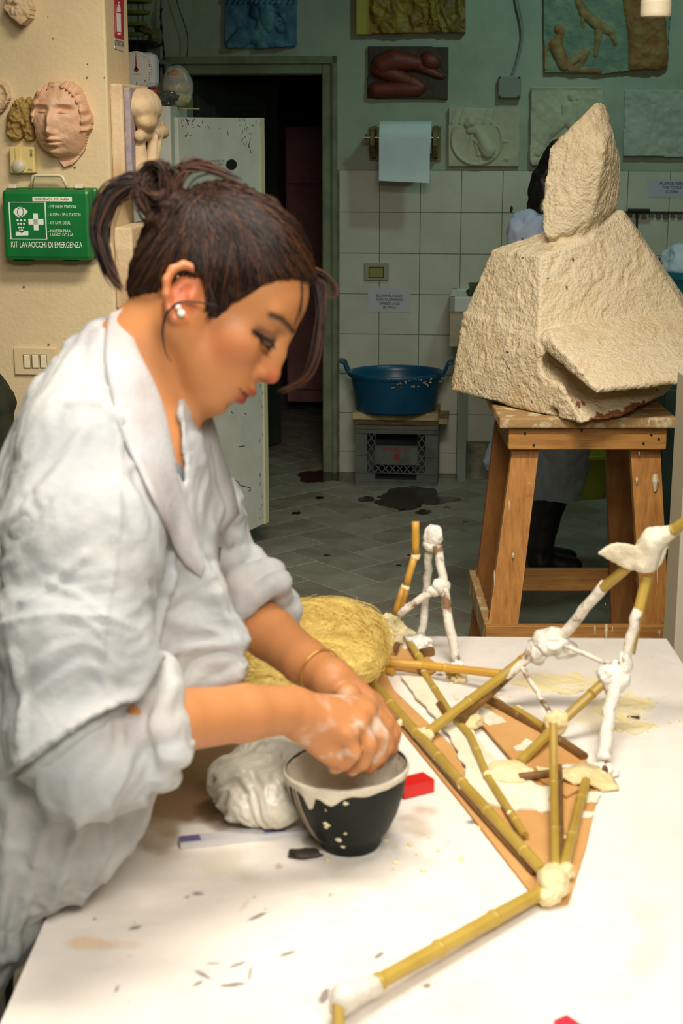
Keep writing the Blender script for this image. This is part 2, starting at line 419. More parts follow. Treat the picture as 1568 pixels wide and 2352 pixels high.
for t, (z, x0, y0, w, h) in enumerate(tiles[:299]):
    key = (w, h, t % 2)
    if key not in meshes:
        bm = MB().box((gp-w*a_/2, gp-h*a_/2, -.006), (w*a_/2-gp, h*a_/2-gp, 0), b=.0012)
        o = bm.out('floor_tile', M_ft if t % 3 else M_ft2, fl); me = o.data; meshes[key] = me
        off = np.array(fl.location)
        co = np.empty(len(me.vertices)*3); me.vertices.foreach_get('co', co); co = co.reshape(-1, 3)+off; me.vertices.foreach_set('co', co.ravel())
    else:
        o = bpy.data.objects.new('floor_tile', meshes[key]); COL.objects.link(o); o.parent = fl
        o.data.materials[0] = M_ft if (key[2]) else M_ft2
    c = O_+ex*(x0+w/2)*a_+ey*(y0+h/2)*a_
    o.location = Vector(c)-fl.location+Vector((0, 0, random.uniform(-.0004, .0008))); o.rotation_euler = (random.uniform(-.0015, .0015), random.uniform(-.0015, .0015), ang)
rest = MB(); used = set((t[1], t[2]) for t in tiles[:299])
for i in range(-60, 70):
    for j in range(-24, 24):
        for kind in (0, 1):
            x0, y0 = (i+4*j, i) if kind == 0 else (i+3+4*j, i)
            w, h = (2, 1) if kind == 0 else (1, 2)
            c = O_+ex*(x0+w/2)*a_+ey*(y0+h/2)*a_
            if (x0, y0) in used or not (.2 < c.y < 9.6 and -1.9 < c.x < 2.9): continue
            if c.y > 7.6-c.x*.098 and not (u_o0-.1 < c.x < u_o1+.7): continue
            q_ = [O_+ex*(x0+p)*a_+ey*(y0+r)*a_ for p, r in ((.015, .015), (w-.015, .015), (w-.015, h-.015), (.015, h-.015))]
            rest.hexa([v-Vector((0, 0, .004)) for v in q_]+q_)
rest.out('floor_tiles', M_ft, fl, kind='stuff')
def puddle(name, cx, cy, rx, ry, seed, m=M_wet, z=.0016):
    V = [P(cx, cy, Z=z)]; n = 70
    for k in range(n):
        a = 2*math.pi*k/n; r = 1+.45*float(fbm(np.array([[math.cos(a)*1.6+seed, math.sin(a)*1.6, seed*3.1]]), 4)[0])
        V.append(P(cx+rx*r*math.cos(a), cy+ry*r*math.sin(a), Z=z))
    return obj(name, V, [(0, k+1, (k+1) % n+1) for k in range(n)], m, fl)
puddle('wet_patch', 945, 1148, 82, 24, 1.3); puddle('wet_patch', 745, 1092, 60, 15, 4.7)
for (x, y, r) in ((680, 1178, 11), (729, 1143, 9), (734, 1143, 10), (751, 1275, 8), (942, 1274, 6), (915, 1298, 6), (922, 1171, 8), (972, 1176, 18), (1068, 1198, 6), (840, 1146, 20), (1025, 1165, 8), (790, 1369, 5)): puddle('wet_patch', x, y, r, r*.28, x*.1)
# ---- ceiling, side walls
M_ceil = mat('ceiling_paint', (225, 222, 205), rough=.9)
MB().box((-4.2, -1.5, 3.1), (3.6, 8.4, 3.2)).out('ceiling', M_ceil, kind='structure')
MB().box((3.1, -1.5, 0), (3.2, 7.5, 3.1)).out('wall_right', M_cream, kind='structure')
MB().box((-4.2, -1.5, 0), (-4.1, 8.0, 3.1)).out('wall_left', M_cream, kind='structure')
# ---- left pillar (cream)
c0 = P(250, 290, Y=4.15); c0.z = 0
PF = Plane(c0)                                    # front
PS = Plane(c0, Vector((math.sin(YAW), math.cos(YAW), 0)), Vector((math.cos(YAW), -math.sin(YAW), 0)))   # right side
pw = PS.uv(299, 200)[0]
pil = MB().box((-2.2, -pw, 0), (0, 0, 3.1), PF, b=.006).out('wall_pillar', M_cream, kind='structure')
# small marks and knocks on the pillar paint
mk = MB()
for (x, y, r) in ((200, 180, 2.5), (201, 149, 1.5), (122, 90, 1.5), (110, 41, 1), (55, 660, 3), (112, 793, 3), (240, 180, 1.5), (172, 386, 3)):
    p = PF.hit(x, y, .001); mk.lathe([(.0001, 0), (r/850, .0008), (r/900, .003), (.0001, .004)], p, 8)
mk.out('paint_chip', mat('chip', (120, 98, 66), rough=.9), pil)
# ================================================================== ON THE PILLAR
M_pl = mat('aged_plaster', (226, 200, 160), (200, 166, 122), sc=7, rough=.8, bump=.3, bsc=60)
M_mask = mat('terracotta_plaster', (226, 184, 148), (206, 156, 118), sc=9, rough=.7, bump=.1, bsc=120)
M_ochre = mat('ochre_plaster', (172, 140, 74), (140, 110, 56), sc=14, rough=.8, bump=.3, bsc=120)
G = lambda X, Y, x, y, sx, sy: np.exp(-((X-x)/sx)**2-((Y-y)/sy)**2)
def face_h(X, Y):
    Xr = X-145; Yr = Y-270
    e = 1-(Xr/74)**2-(Yr/98)**2; h = 58*np.sqrt(np.clip(e, .03, 1))
    cx = 131     # face axis, turned to the viewer's left
    h += 20*G(X, Y, cx, 282, 8, 28)*(1)+14*G(X, Y, cx, 302, 10, 8)      # nose
    h += 5*G(X, Y, cx-10, 306, 6, 5)+4*G(X, Y, cx+10, 306, 6, 5)
    h -= 18*G(X, Y, 108, 254, 16, 9)+18*G(X, Y, 162, 254, 18, 9)       # sockets
    h += 12*G(X, Y, 108, 256, 11, 5)+12*G(X, Y, 160, 258, 12, 5)         # lids
    h -= 4*G(X, Y, 108, 260, 12, 1.6)+4*G(X, Y, 160, 262, 13, 1.6)
    h += 4*G(X, Y, 105, 240, 16, 3.5)+4*G(X, Y, 160, 240, 18, 3.5)
    h += 13*G(X, Y, cx-1, 319, 15, 4)+14*G(X, Y, cx-1, 331, 13, 4.5)-10*G(X, Y, cx-1, 325.5, 17, 1.8)   # lips
    h -= 5*G(X, Y, cx, 340, 14, 3.5); h += 8*G(X, Y, cx, 351, 17, 9)
    h -= 16*G(X, Y, 150, 362, 60, 5)                                   # under the jaw
    hair = np.clip(1-((X-142)/56)**2-((Y-280)/80)**2, -1, .25); hm = (hair < .0)*(Y < 300)
    h += hm*(6+4*np.sin((X*.35+Y*.25+3*np.sin(X*.11)))+3*fbm(np.stack([X*.09, Y*.09, X*0], -1), 3))
    h += 2.0*fbm(np.stack([X*.05, Y*.05, X*0+3], -1), 3)
    return np.clip(h, 6, None)/820
relief('plaster_face_mask', PF, [(103, 204), (122, 190), (150, 187), (168, 188), (188, 202), (198, 225), (206, 248), (216, 268), (214, 295), (204, 310), (200, 328), (196, 345), (183, 362), (168, 378), (150, 383), (140, 372), (128, 352), (104, 340), (93, 318), (90, 290), (78, 268), (76, 240), (80, 228)], face_h, M_mask, base=0, step=1.5, label='pinkish classical plaster face mask hanging on the cream wall', cat='mask')
def horse_h(X, Y):
    h = caps(X, Y, [(70, 240, 40, 270, 14, 20), (40, 270, 30, 305, 20, 12), (60, 250, 70, 300, 18, 15), (72, 300, 70, 318, 12, 10), (36, 308, 42, 312, 15, 13), (62, 232, 70, 226, 8, 4), (45, 235, 38, 230, 8, 4)], 1)
    return (h+6+4*fbm(np.stack([X*.13, Y*.13, X*0], -1), 3)+0)/850
relief('grotesque_head', PF, [(70, 222), (76, 230), (80, 252), (84, 285), (88, 305), (80, 322), (66, 325), (57, 312), (50, 320), (34, 323), (22, 308), (18, 285), (20, 262), (30, 243), (37, 230), (45, 228), (52, 222), (60, 232)], horse_h, M_ochre, base=.004, step=1.6, label='ochre grotesque plaster head relief left of the face mask', cat='relief')
def disc_h(X, Y):
    d = np.hypot(X+6, Y-222); return (8+6*np.exp(-((d-30)/5)**2)+8*np.exp(-(d/13)**2)+3*fbm(np.stack([X*.1, Y*.1, X*0], -1), 3))/850
relief('round_plaster_rosette', PF, [(-50, 222), (-38, 190), (-6, 182), (15, 188), (24, 205), (27, 225), (18, 245), (8, 258), (-8, 262), (-38, 255)], disc_h, M_pl, base=.01, step=1.6, label='pale round plaster fragment cut by the left picture edge', cat='relief')
def frag_h(X, Y): return (26-.28*np.abs(X-52)+5*fbm(np.stack([X*.07, Y*.07, X*0], -1), 3)+6*G(X, Y, 48, 8, 9, 6)-7*G(X, Y, 42, 14, 12, 3))/850
relief('plaster_fragment', PF, [(34, -25), (30, 0), (20, 20), (34, 38), (62, 60), (79, 43), (83, 15), (72, -2), (70, -25)], frag_h, M_pl, base=.025, step=1.6, label='chipped cream plaster fragment high on the wall above the mask', cat='relief')
# thermostat
M_therm = mat('yellowed_plastic', (226, 204, 132), rough=.4)
t = thing('thermostat', 'yellowed wall thermostat with round dial above the green eye wash kit', 'thermostat', PF.hit(50, 398))
def prect(pl, x0, y0, x1, y1, o0, o1, b=.002):
    u0, z1 = pl.uv(x0, y0, o1); u1, z0 = pl.uv(x1, y1, o1); return MB().box((u0, o0, z0), (u1, o1, z1), pl, b=b)
prect(PF, 20, 337, 81, 398, 0, .026, .004).out('housing', M_therm, t)
prect(PF, 33, 339, 48, 370, .024, .029, .002).out('front_rib', M_therm, t)
d = MB().lathe([(.0001, .01), (.016, .009), (.018, .004), (.018, 0)], (0, 0, 0), 28); c = PF.hit(43, 382, .026); d.V = [c+UX*v.x+UZ*v.y+NX*v.z for v in d.V]; d.out('dial', mat('dial_plastic', (206, 196, 168), rough=.45), t, smooth=True)
M_ink = mat('ink', (40, 38, 34), rough=.6)
text('ON', .009, PF.hit(69, 350, .0265), UZ*-1, UX, M_ink, t); text('20', .009, PF.hit(69, 357, .0265), UZ*-1, UX, M_ink, t); text('elka', .008, PF.hit(69, 392, .0265), UX, UZ, M_ink, t)
# ---- eye wash case
M_green = mat('green_plastic', (22, 122, 56), (16, 104, 46), sc=3, rough=.38); M_wht = mat('white_print', (236, 240, 228), rough=.5)
g = thing('eye_wash_case', 'green emergency eye wash case with white carrying handle below the thermostat', 'first aid case', PF.hit(112, 598))
prect(PF, 10, 431, 228, 590, 0, .03, .008).out('back_shell', M_green, g)
prect(PF, 2, 436, 210, 598, .032, .072, .010).out('front_shell', M_green, g)
for (a, b) in ((18, 37), (170, 190)): prect(PF, a, 424, b, 433, .02, .045, .002).out('latch', mat('white_plastic', (232, 222, 196), rough=.4), g)
for (a, b) in ((30, 75), (145, 180)): prect(PF, a, 596, b, 602, .03, .05, .002).out('foot', M_green, g)
hp = [PF.hit(x, y, .03) for x, y in ((70, 433), (77, 404), (84, 403), (136, 403), (143, 406), (156, 432))]
MB().tube(hp, .0045).out('carrying_handle', mat('clear_plastic', (226, 212, 176), rough=.3), g, smooth=True)
o1 = .0725
prect(PF, 74, 452, 165, 463, .07, o1+.001, .0003).out('name_strip', mat('strip', (240, 232, 205), rough=.5), g)
def ptext(s, x0, x1, yb, pl, out, m, par, cap=None, h=None, **k):
    """single line whose left baseline is at (x0,yb) and which ends at x1"""
    a = pl.hit(x0, yb, out); b = pl.hit(x1, yb, out); o = text(s, 1, (0, 0, 0), pl.u, UZ, m, par, 0, align='LEFT', **k)
    n = len(o.data.vertices); co = np.empty(n*3); o.data.vertices.foreach_get('co', co); co = co.reshape(-1, 3)+np.array(root_of(par).location)
    uu = co@np.array(pl.u); zz = co[:, 2]; w = uu.max()-uu.min(); sz = (b-a).length/w
    hh = (pl.uv(x0, yb-h)[1]-pl.uv(x0, yb)[1])/.7 if h else sz
    V = np.array(a)+np.outer((uu-uu.min())*sz, np.array(pl.u)); V[:, 2] = a.z+zz*hh
    o.data.vertices.foreach_set('co', (V-np.array(root_of(par).location)).ravel()); return o
ptext('EMERGENCY  EYE  WASH', 80, 158, 460, PF, o1+.0018, M_ink, g, h=5.5)
for s, x0, x1, y in (('- EYE WASH STATION', 110, 174, 478), ('- AUGEN - SPULSTATION', 110, 185, 496), ('- KIT LAVE OEUIL', 111, 162, 515), ('- MALETIN PARA', 112, 162, 534), ('LAVADO OCULAR', 116, 169, 542.5)):
    ptext(s, x0, x1, y, PF, o1, M_wht, g, h=7)
ptext('KIT LAVAOCCHI DI EMERGENZA', 26, 189, 568, PF, o1, M_wht, g, h=13.5)
q = MB()
for (x0, y0, x1, y1) in ((22, 464, 105, 465.6), (24, 548.5, 108, 550), (22, 464, 23.6, 549), (104.4, 464, 106, 550)):
    u0, z1 = PF.uv(x0, y0, o1); u1, z0 = PF.uv(x1, y1, o1); q.box((u0, .071, z0), (u1, o1+.0004, z1), PF)
q.out('pictogram_border', M_wht, g)
q = MB(); 
for (x0, y0, x1, y1) in ((76, 490, 88.5, 529), (65, 503, 100, 516)):
    u0, z1 = PF.uv(x0, y0, o1); u1, z0 = PF.uv(x1, y1, o1); q.box((u0, .071, z0), (u1, o1+.0003, z1), PF)
q.out('white_cross', M_wht, g)
def flat(pl, pts, out, m, par, name): return obj(name, [pl.hit(x, y, out) for x, y in pts], [tuple(range(len(pts)))[::-1]], m, par)
ring = [(30, 487), (35, 479), (42, 475.5), (49, 475.5), (57, 479), (64, 486), (58, 493), (50, 499), (43, 500), (36, 495)]
flat(PF, ring, o1+.0003, M_wht, g, 'eye_symbol')
flat(PF, [(47+8*math.cos(a/8*math.pi), 487+11*math.sin(a/8*math.pi)) for a in range(16)], o1+.0006, M_green, g, 'eye_symbol')
flat(PF, [(47+6*math.cos(a/8*math.pi), 487+9*math.sin(a/8*math.pi)) for a in range(16)], o1+.0009, M_wht, g, 'eye_symbol')
for r, (y, rr) in enumerate(((506, 2.8), (514, 2.4), (522.5, 1.8), (528.5, 1.4))):
    for cidx in (-1, 0, 1): flat(PF, [(48.5+cidx*(8.2-r*1.6)+rr*math.cos(a/4*math.pi), y+rr*math.sin(a/4*math.pi)) for a in range(8)], o1+.0003, M_wht, g, 'water_drop')
flat(PF, [(36, 532), (44, 532), (50, 536), (56, 531), (65, 531), (65, 541), (36, 541.5)], o1+.0003, M_wht, g, 'basin_symbol')
# ---- switch plate
M_sw = mat('switch_plate', (222, 200, 156), rough=.45)
s = thing('light_switch_plate', 'cream wall plate with three rocker switches left of the woman\'s shoulder', 'switch', PF.hit(80, 862))
prect(PF, 31, 798, 131, 862, 0, .009, .002).out('plate', M_sw, s)
for x in (54, 73, 92): prect(PF, x, 816, x+15, 845, .006, .0125, .0015).out('rocker_switch', mat('switch_rocker', (236, 222, 184), rough=.4), s)
for x in (52, 71, 90): prect(PF, x, 814, x+19, 847, .008, .0094, .0002).out('switch_gap', mat('gapc', (110, 96, 66), rough=.8), s)
# ---- extinguisher sign on pillar side
sg = thing('fire_extinguisher_sign', 'red fire extinguisher sign on the narrow side of the cream pillar', 'sign', PS.hit(273, 118))
def quad(pl, pts, o0, o1, m, par, name):
    return MB().prism([pl.hit(x, y, o0) for x, y in pts][::-1], pl.n*(o1-o0)).out(name, m, par)
quad(PS, [(262, -40), (284, -40), (285, 119), (262, 111)], 0, .002, mat('white_sheet', (205, 196, 180), rough=.5), sg, 'sign_plate')
quad(PS, [(262.5, -40), (283.5, -40), (284, 92), (263, 86)], .0021, .0026, mat('sign_red', (186, 28, 44), rough=.5), sg, 'red_field')
for (pts) in ([(268, 30), (277, 31), (278, 74), (269, 73)], [(268.5, 27), (270, 14), (272, 8), (276, 14), (277, 28)], [(270, 4), (274, 4), (277, 7), (272, 8)], [(270, 75), (277, 76), (277, 81), (270, 80)], [(266, 10), (267.2, 10), (266.6, 74), (265.4, 74)]):
    quad(PS, pts, .0027, .003, M_wht, sg, 'extinguisher_symbol')
a = PS.hit(264.5, 104, .0026); b = PS.hit(283, 110, .0026)
text('ESTINTORE', .02, (PS.hit(274, 105.5, .0026)), PS.u, UZ, M_ink, sg, out=.0005, sx=1.05)
# ---- torso cast hung on the pillar side, seen edge on
M_blue = mat('bluish_clay', (150, 138, 150), (176, 160, 150), sc=14, rough=.8, bump=.3)
tc = thing('torso_cast', 'cream plaster cast of a folded torso hung on the pillar side', 'sculpture', PS.hit(270, 430))
u0 = .06
prt = [(252, 194), (262, 190), (284, 192), (291, 420), (270, 470), (262, 430), (257, 300)]
# back slab: stands off the side wall
sl = MB()
def side(x, y, out): return PS.hit(x, y, out)
zt = P(270, 192, Y=4.2).z; zb = P(270, 690, Y=4.2).z
zmid = P(270, 428, Y=4.2).z
MB().box((.02, 0, zmid), (.34, .034, zt), PS, b=.006).out('white_slab', M_pl, tc)
F_ = Field(PS.w(.0, .03, zmid-.02)-Vector((.05, .05, 0)), PS.w(.33, .2, zt+.02)+Vector((.05, .08, 0)), .004)
def sw(u, o, z): return tuple(PS.w(u, o, z))
H_ = zt-zmid
MB().box((.03, .034, zmid+.01), (.33, .052, zt-.01), PS, b=.005).out('grey_clay_layer', M_blue, tc)
F_.ell(sw(.15, .055, zt-.06), (.055, .11, .052), k=.012); F_.ell(sw(.11, .075, zt-.10), (.030, .06, .026), k=.01)
F_.cone(sw(.07, .065, zt-.135), sw(.27, .085, zt-.125), .016, .020, .006); F_.cone(sw(.08, .070, zt-.112), sw(.26, .080, zt-.105), .010, .014, .005)
F_.cone(sw(.10, .050, zt-.15), sw(.10, .055, zmid+.05), .022, .028, .010); F_.cone(sw(.15, .085, zt-.14), sw(.16, .070, zmid+.02), .014, .022, .006); F_.cone(sw(.22, .08, zt-.13), sw(.20, .06, zmid+.0), .018, .018, .006)
F_.cone(sw(.12, .065, zt-.22), sw(.18, .07, zmid+.05), .010, .026, .008); F_.ell(sw(.17, .06, zmid+.01), (.05, .09, .05), k=.015)
V, Q = F_.mesh(); obj('torso', V, Q, M_pl, tc, smooth=True)
ls = thing('lower_slab_cast', 'cream plaster slab with chipped edge on the pillar behind the ponytail', 'relief', PS.hit(285, 700))
z1 = P(290, 520, Y=4.2).z; z0 = P(280, 705, Y=4.2).z
MB().box((.01, 0, z0), (.36, .05, z1), PS, b=.006).out('slab', M_pl, ls)
V, Fc = blobmesh(PS.w(.2, .05, z1-.06), (.05, .1, .05), .3, 6, 3); obj('relief_lump', V, Fc, M_pl, ls, smooth=True)
# ---- dark coat at the far left edge
hk = P(-62, 815, Y=3.99); hz_ = hk.z; fc = Field((hk.x-.34, 3.72, .40), (hk.x+.30, 4.16, hz_+.06), .007)
fc.chain([((hk.x-.02, 4.02, hz_-.01), .030), ((hk.x-.02, 4.01, hz_-.10), .075), ((hk.x-.03, 4.0, hz_-.35), .085), ((hk.x-.03, 4.0, .55), .095)], .05)
for s_ in (-1, 1):
    fc.chain([((hk.x-.02+.03*s_, 4.0, hz_-.03), .035), ((hk.x-.03+.075*s_, 3.99, hz_-.13), .052), ((hk.x-.03+.085*s_, 3.96, hz_-.40), .046), ((hk.x-.03+.07*s_, 3.95, hz_-.62), .042)], .012)
    fc.chain([((hk.x-.02+.02*s_, 3.955, hz_-.03), .016), ((hk.x-.02+.05*s_, 3.91, hz_-.20), .014)], .006)
V, Q = fc.mesh(); N = vnormals(V, Q); f1 = fbm(V*np.array([26, 26, 5]), 3); V = V+N*(.009*(1-2*np.abs(np.clip(f1, -1, 1))))[:, None]
obj('dark_coat', V, Q, mat('dark_olive_cloth', (44, 46, 26), (30, 32, 20), sc=30, rough=.9), label='dark olive green coat hanging at the left picture edge below the switches', cat='coat', smooth=True)
# ================================================================== METAL CABINET WITH OPEN DOOR
M_cab = mat('scuffed_white_enamel', (220, 224, 212), (206, 210, 196), sc=6, rough=.45, bump=.06)
hx = P(409, 290, Y=5.75)
cab = thing('metal_cabinet', 'tall scuffed white metal cabinet with its door swung open behind the woman', 'cabinet', (hx.x-.3, 5.9, 0))
ztop = P(360, 243, Y=5.5).z
MB().box((hx.x-.62, 5.5, .04), (hx.x, 6.1, ztop), b=.006).out('body', M_cab, cab)
for x_ in (hx.x-.57, hx.x-.05):
    for y_ in (5.55, 6.05): MB().box((x_-.02, y_-.02, 0), (x_+.02, y_+.02, .045), b=.002).out('foot', M_black, cab)
h0 = Vector((hx.x+.012, 5.62, 0)); h1 = P(603, 290, Y=6.2); h1.z = 0; dd = (h1-h0); dw = dd.length; dd.normalize(); dn = Vector((dd.y, -dd.x, 0))
DP = Plane(h0, dd, dn); z1 = P(603, 271, Y=6.2).z; z0 = P(605, 1200, Y=6.2).z
dr_ = MB().box((0, -.045, z0), (dw, 0, z1), DP, b=.004).out('door', M_cab, cab)
MB().box((dw-.028, -.05, z0-.001), (dw+.006, .006, z1+.001), DP, b=.003).out('door_edge_trim', mat('yellowed_edge', (206, 200, 168), (150, 124, 84), sc=10, rough=.5, lo=.6, hi=.8), dr_)
def onD(x, y, out=.001): return DP.hit(x, y, out)
MB().prism([onD(531+12*math.cos(a*math.pi/10), 378+12*math.sin(a*math.pi/10), .0005) for a in range(20)], dn*.002).out('round_vent_hole', M_black, dr_)
ptext('IMPORTANT RULES TO', 460, 515, 374, DP, .001, mat('faded_ink', (110, 116, 112)), dr_, h=5)
ptext('TURNING AND OVEN !', 461, 514, 382, DP, .001, MATS['faded_ink'], dr_, h=5)
q = MB(); rr = random.Random(3)
for _ in range(60):
    x = rr.choice([rr.gauss(440, 14), rr.gauss(510, 40), rr.gauss(425, 6), rr.gauss(595, 5), rr.gauss(575, 12)]); y = rr.choice([rr.gauss(275, 6), rr.gauss(285, 10), rr.gauss(300, 14)])
    if x < 414 or x > 588: continue
    y = max(y, 272); L_ = rr.uniform(2, 11); a = rr.uniform(-2.2, -.4); q.bar(onD(x, y, .0006), onD(min(x+L_*math.cos(a), 590), max(y-L_*math.sin(a), 270), .0006), rr.uniform(.0012, .003), .0006, dn)
for pts in ([(514, 1078), (520, 1086), (528, 1092), (535, 1101), (545, 1105), (552, 1115), (575, 1120)], [(572, 1120), (576, 1126), (571, 1128)], [(530, 945), (536, 950)], [(560, 948), (566, 952)], [(548, 1026), (562, 1024)], [(550, 1131), (551, 1138)], [(558, 1131), (559, 1139)], [(570, 330), (577, 352)], [(575, 318), (570, 340)]):
    for p0, p1 in zip(pts, pts[1:]): q.bar(onD(*p0, .0006), onD(*p1, .0006), .0028, .0006, dn)
for _ in range(26): 
    y = rr.uniform(700, 1195); x = 598+rr.uniform(-2, 6); q.bar(onD(x, y, .007), onD(x, y+rr.uniform(3, 9), .007), .002, .0006, dn)
q.out('scratches', mat('scratch', (66, 66, 60), rough=.8), dr_)
# ---- things on the cabinet
zt_ = ztop; YC = 5.62
wht = mat('scale_white', (216, 220, 222), (200, 206, 210), sc=3, rough=.35); red = mat('orange_red_plastic', (196, 52, 26), rough=.4)
def CZ(px, py, Y=YC): return P(px, py, Y=Y)
s = thing('kitchen_scale', 'white mechanical kitchen scale with round dial on an orange base on the cabinet', 'scale', (CZ(320, 240).x, YC, zt_))
a = CZ(250, 203); b = CZ(358, 120); MB().box((a.x, YC, a.z), (b.x, YC+.1, b.z), b=.022).out('housing', wht, s, smooth=False)
cx, cz = CZ(313, 160, YC-.002).x, CZ(313, 160, YC-.002).z
sp_ = Plane((cx, YC, 0), Vector((1, 0, 0)), Vector((0, -1, 0)))
MB().prism([(cx+.063*math.cos(t_*math.pi/24), YC-.0005, cz+.063*math.sin(t_*math.pi/24)) for t_ in range(48)], (0, -.002, 0)).out('dial_face', mat('dial_paper', (222, 218, 206), rough=.5), s)
for i, ch in enumerate('012345'):
    a = math.pi/2-i*math.pi/5; text(ch, .013, (cx+.047*math.cos(a)*1.05, YC-.003, cz+.047*math.sin(a)-.004), (1, 0, 0), UZ, M_ink, s)
q = MB()
for i in range(60):
    a = 2*math.pi*i/60; r1 = .058; r0 = .053 if i % 5 else .05; q.bar((cx+r0*math.cos(a), YC-.003, cz+r0*math.sin(a)), (cx+r1*math.cos(a), YC-.003, cz+r1*math.sin(a)), .0008, .0006, (0, 1, 0))
q.out('dial_ticks', M_ink, s)
nd = MB().prism([(cx-.001, YC-.004, cz+.045), (cx-.0035, YC-.004, cz), (cx+.0035, YC-.004, cz), (cx+.001, YC-.004, cz+.045)], (0, -.002, 0)); nd.prism([(cx+.008*math.cos(t_*math.pi/8), YC-.004, cz+.008*math.sin(t_*math.pi/8)) for t_ in range(16)], (0, -.002, 0)); nd.out('red_pointer', mat('pointer_red', (170, 30, 36)), s)
ptext('WUNDER', 306, 322, 172, sp_, .003, M_ink, s, h=3)
a = CZ(325, 242); b = CZ(362, 203); MB().box((a.x-.1, YC+.005, zt_), (b.x, YC+.09, (a.z+b.z)/2-.003), b=.006).out('base', red, s)
MB().box((a.x-.1, YC+.0, (a.z+b.z)/2), (b.x-.003, YC+.09, b.z-.002), b=.006).out('weighing_platform', red, s)
# goggles-like clear plastic thing
V, Fc = blobmesh(CZ(383, 226, 5.56)+Vector((0, 0, 0)), (.035, .03, .028), .35, 7, 4, flat=zt_)
obj('crumpled_plastic_film', V, Fc, mat('grey_film', (96, 100, 92), (60, 62, 58), sc=20, rough=.15, alpha=.85), label='crumpled grey clear plastic film beside the kitchen scale', cat='plastic', smooth=True)
bg = thing('clay_bag', 'clear bag holding pink and yellow clay blocks on the cabinet corner', 'bag', (CZ(405, 245, 5.75).x, 5.75, zt_))
def clay(x0, y0, x1, y1, m, nm, Yc=5.78, dy=.05):
    c = (P(x0, y0, Y=Yc)+P(x1, y1, Y=Yc))/2; r = (abs(P(x1, y0, Y=Yc).x-P(x0, y0, Y=Yc).x)/2, dy, abs(P(x0, y0, Y=Yc).z-P(x0, y1, Y=Yc).z)/2)
    V, Fc = blobmesh(c, r, .1, 5, 4, flat=zt_+.001); return obj(nm, V, Fc, m, bg, smooth=True)
clay(382, 156, 426, 190, mat('pink_clay', (172, 128, 104), rough=.7), 'pink_clay_block'); clay(378, 190, 436, 218, mat('yellow_clay', (170, 146, 66), rough=.7), 'yellow_clay_block'); clay(392, 212, 438, 244, mat('pale_clay', (176, 170, 112), rough=.7), 'pale_clay_block')
V, Fc = blobmesh(P(407, 200, Y=5.78), (.056, .062, .078), .08, 3, 4, flat=zt_); obj('clear_film', V, Fc, mat('clear_film', (226, 232, 228), rough=.25, alpha=.3), bg, smooth=True)
MB().bar(P(418, 249, Y=5.7), P(458, 250, Y=5.7), .006, .004).out('thin_stick', mat('stick_wood', (176, 156, 92), rough=.7), label='thin pale wooden stick poking over the cabinet edge', cat='stick')
# ---- tiered green rack and dark box behind pillar, hung from wall
yg = 6.9; gr = thing('tiered_green_rack', 'hanging rack of round green trays behind the pillar', 'rack', P(306, 101, Y=yg))
M_gt = mat('green_tray', (112, 128, 38), (80, 96, 30), sc=9, rough=.5)
zs = []
for (y, xr) in ((3, 351), (30, 346), (57, 340), (80, 333)):
    c = P(303, y, Y=yg); r = P(xr, y, Y=yg).x-c.x; zs.append(c.z)
    MB().lathe([(.001, -.006), (r*.92, -.006), (r, .006), (r*.97, .008), (r*.9, -.001), (.001, -.001)], c, 32).out('round_tray', M_gt, gr, smooth=False)
c = P(303, 50, Y=yg); q = MB()
for (x) in (302, 318, 330): 
    for yy in (yg,): q.tube([P(x, -60, Y=yy), P(x-2, 102, Y=yy)], .0015, 6)
q.out('hanging_wires', M_black, gr)
V, Fc = blobmesh(P(327, 70, Y=yg), (.035, .04, .02), .3, 9, 3); obj('dried_lump', V, Fc, mat('brown_lump', (86, 74, 40), rough=.9), gr)
bx = thing('dark_box', 'dark box on a small wall shelf behind the kitchen scale', 'box', BW.hit(330, 125)); u0, z1 = BW.uv(270, 105); u1, z0 = BW.uv(341, 140)
MB().box((u0, .03, z0), (u1, .25, z1), BW, b=.004).out('box_body', M_black, bx); u2, z2 = BW.uv(355, 103, .2); MB().box((u0, .0, z1), (u2, .27, z1+.012), BW, b=.003).out('box_lid', M_black, bx)
MB().box((u0, 0, z0-.02), (u2+.02, .3, z0), BW, b=.002).out('shelf_board', mat('grey_board', (120, 122, 104), rough=.7), bx)
V, Fc = blobmesh(BW.hit(356, 85, .12), (.035, .03, .04), .25, 5, 3); obj('stone_piece', V, Fc, mat('greenish_stone', (104, 108, 70), rough=.8), bx)
wr = thing('hanging_twisted_wires', 'bundle of black twisted wires hanging between the rack and the doorway', 'wire', BW.hit(370, 190))
for i, pts in enumerate(([(371, -20), (369, 25), (370, 50), (366, 95), (366, 190)], [(370, 20), (371, 60), (376, 110), (374, 140), (376, 168)], [(368, 22), (372, 70), (371, 90), (378, 125), (378, 166)], [(373, 18), (368, 40), (373, 66), (369, 80), (374, 100)])):
    MB().tube(catmull([BW.hit(x, y, .02+.004*i) for x, y in pts], 5), .0028, 6).out('wire', M_black, wr)
MB().tube(catmull([BW.hit(x, y, .03) for x, y in ((400, -30), (408, 10), (420, 45), (430, 80), (431, 110), (426, 140), (417, 160))], 6), .0022, 6).out('thin_black_cable', M_black, label='single thin black cable curving down the wall left of the doorway', cat='cable')
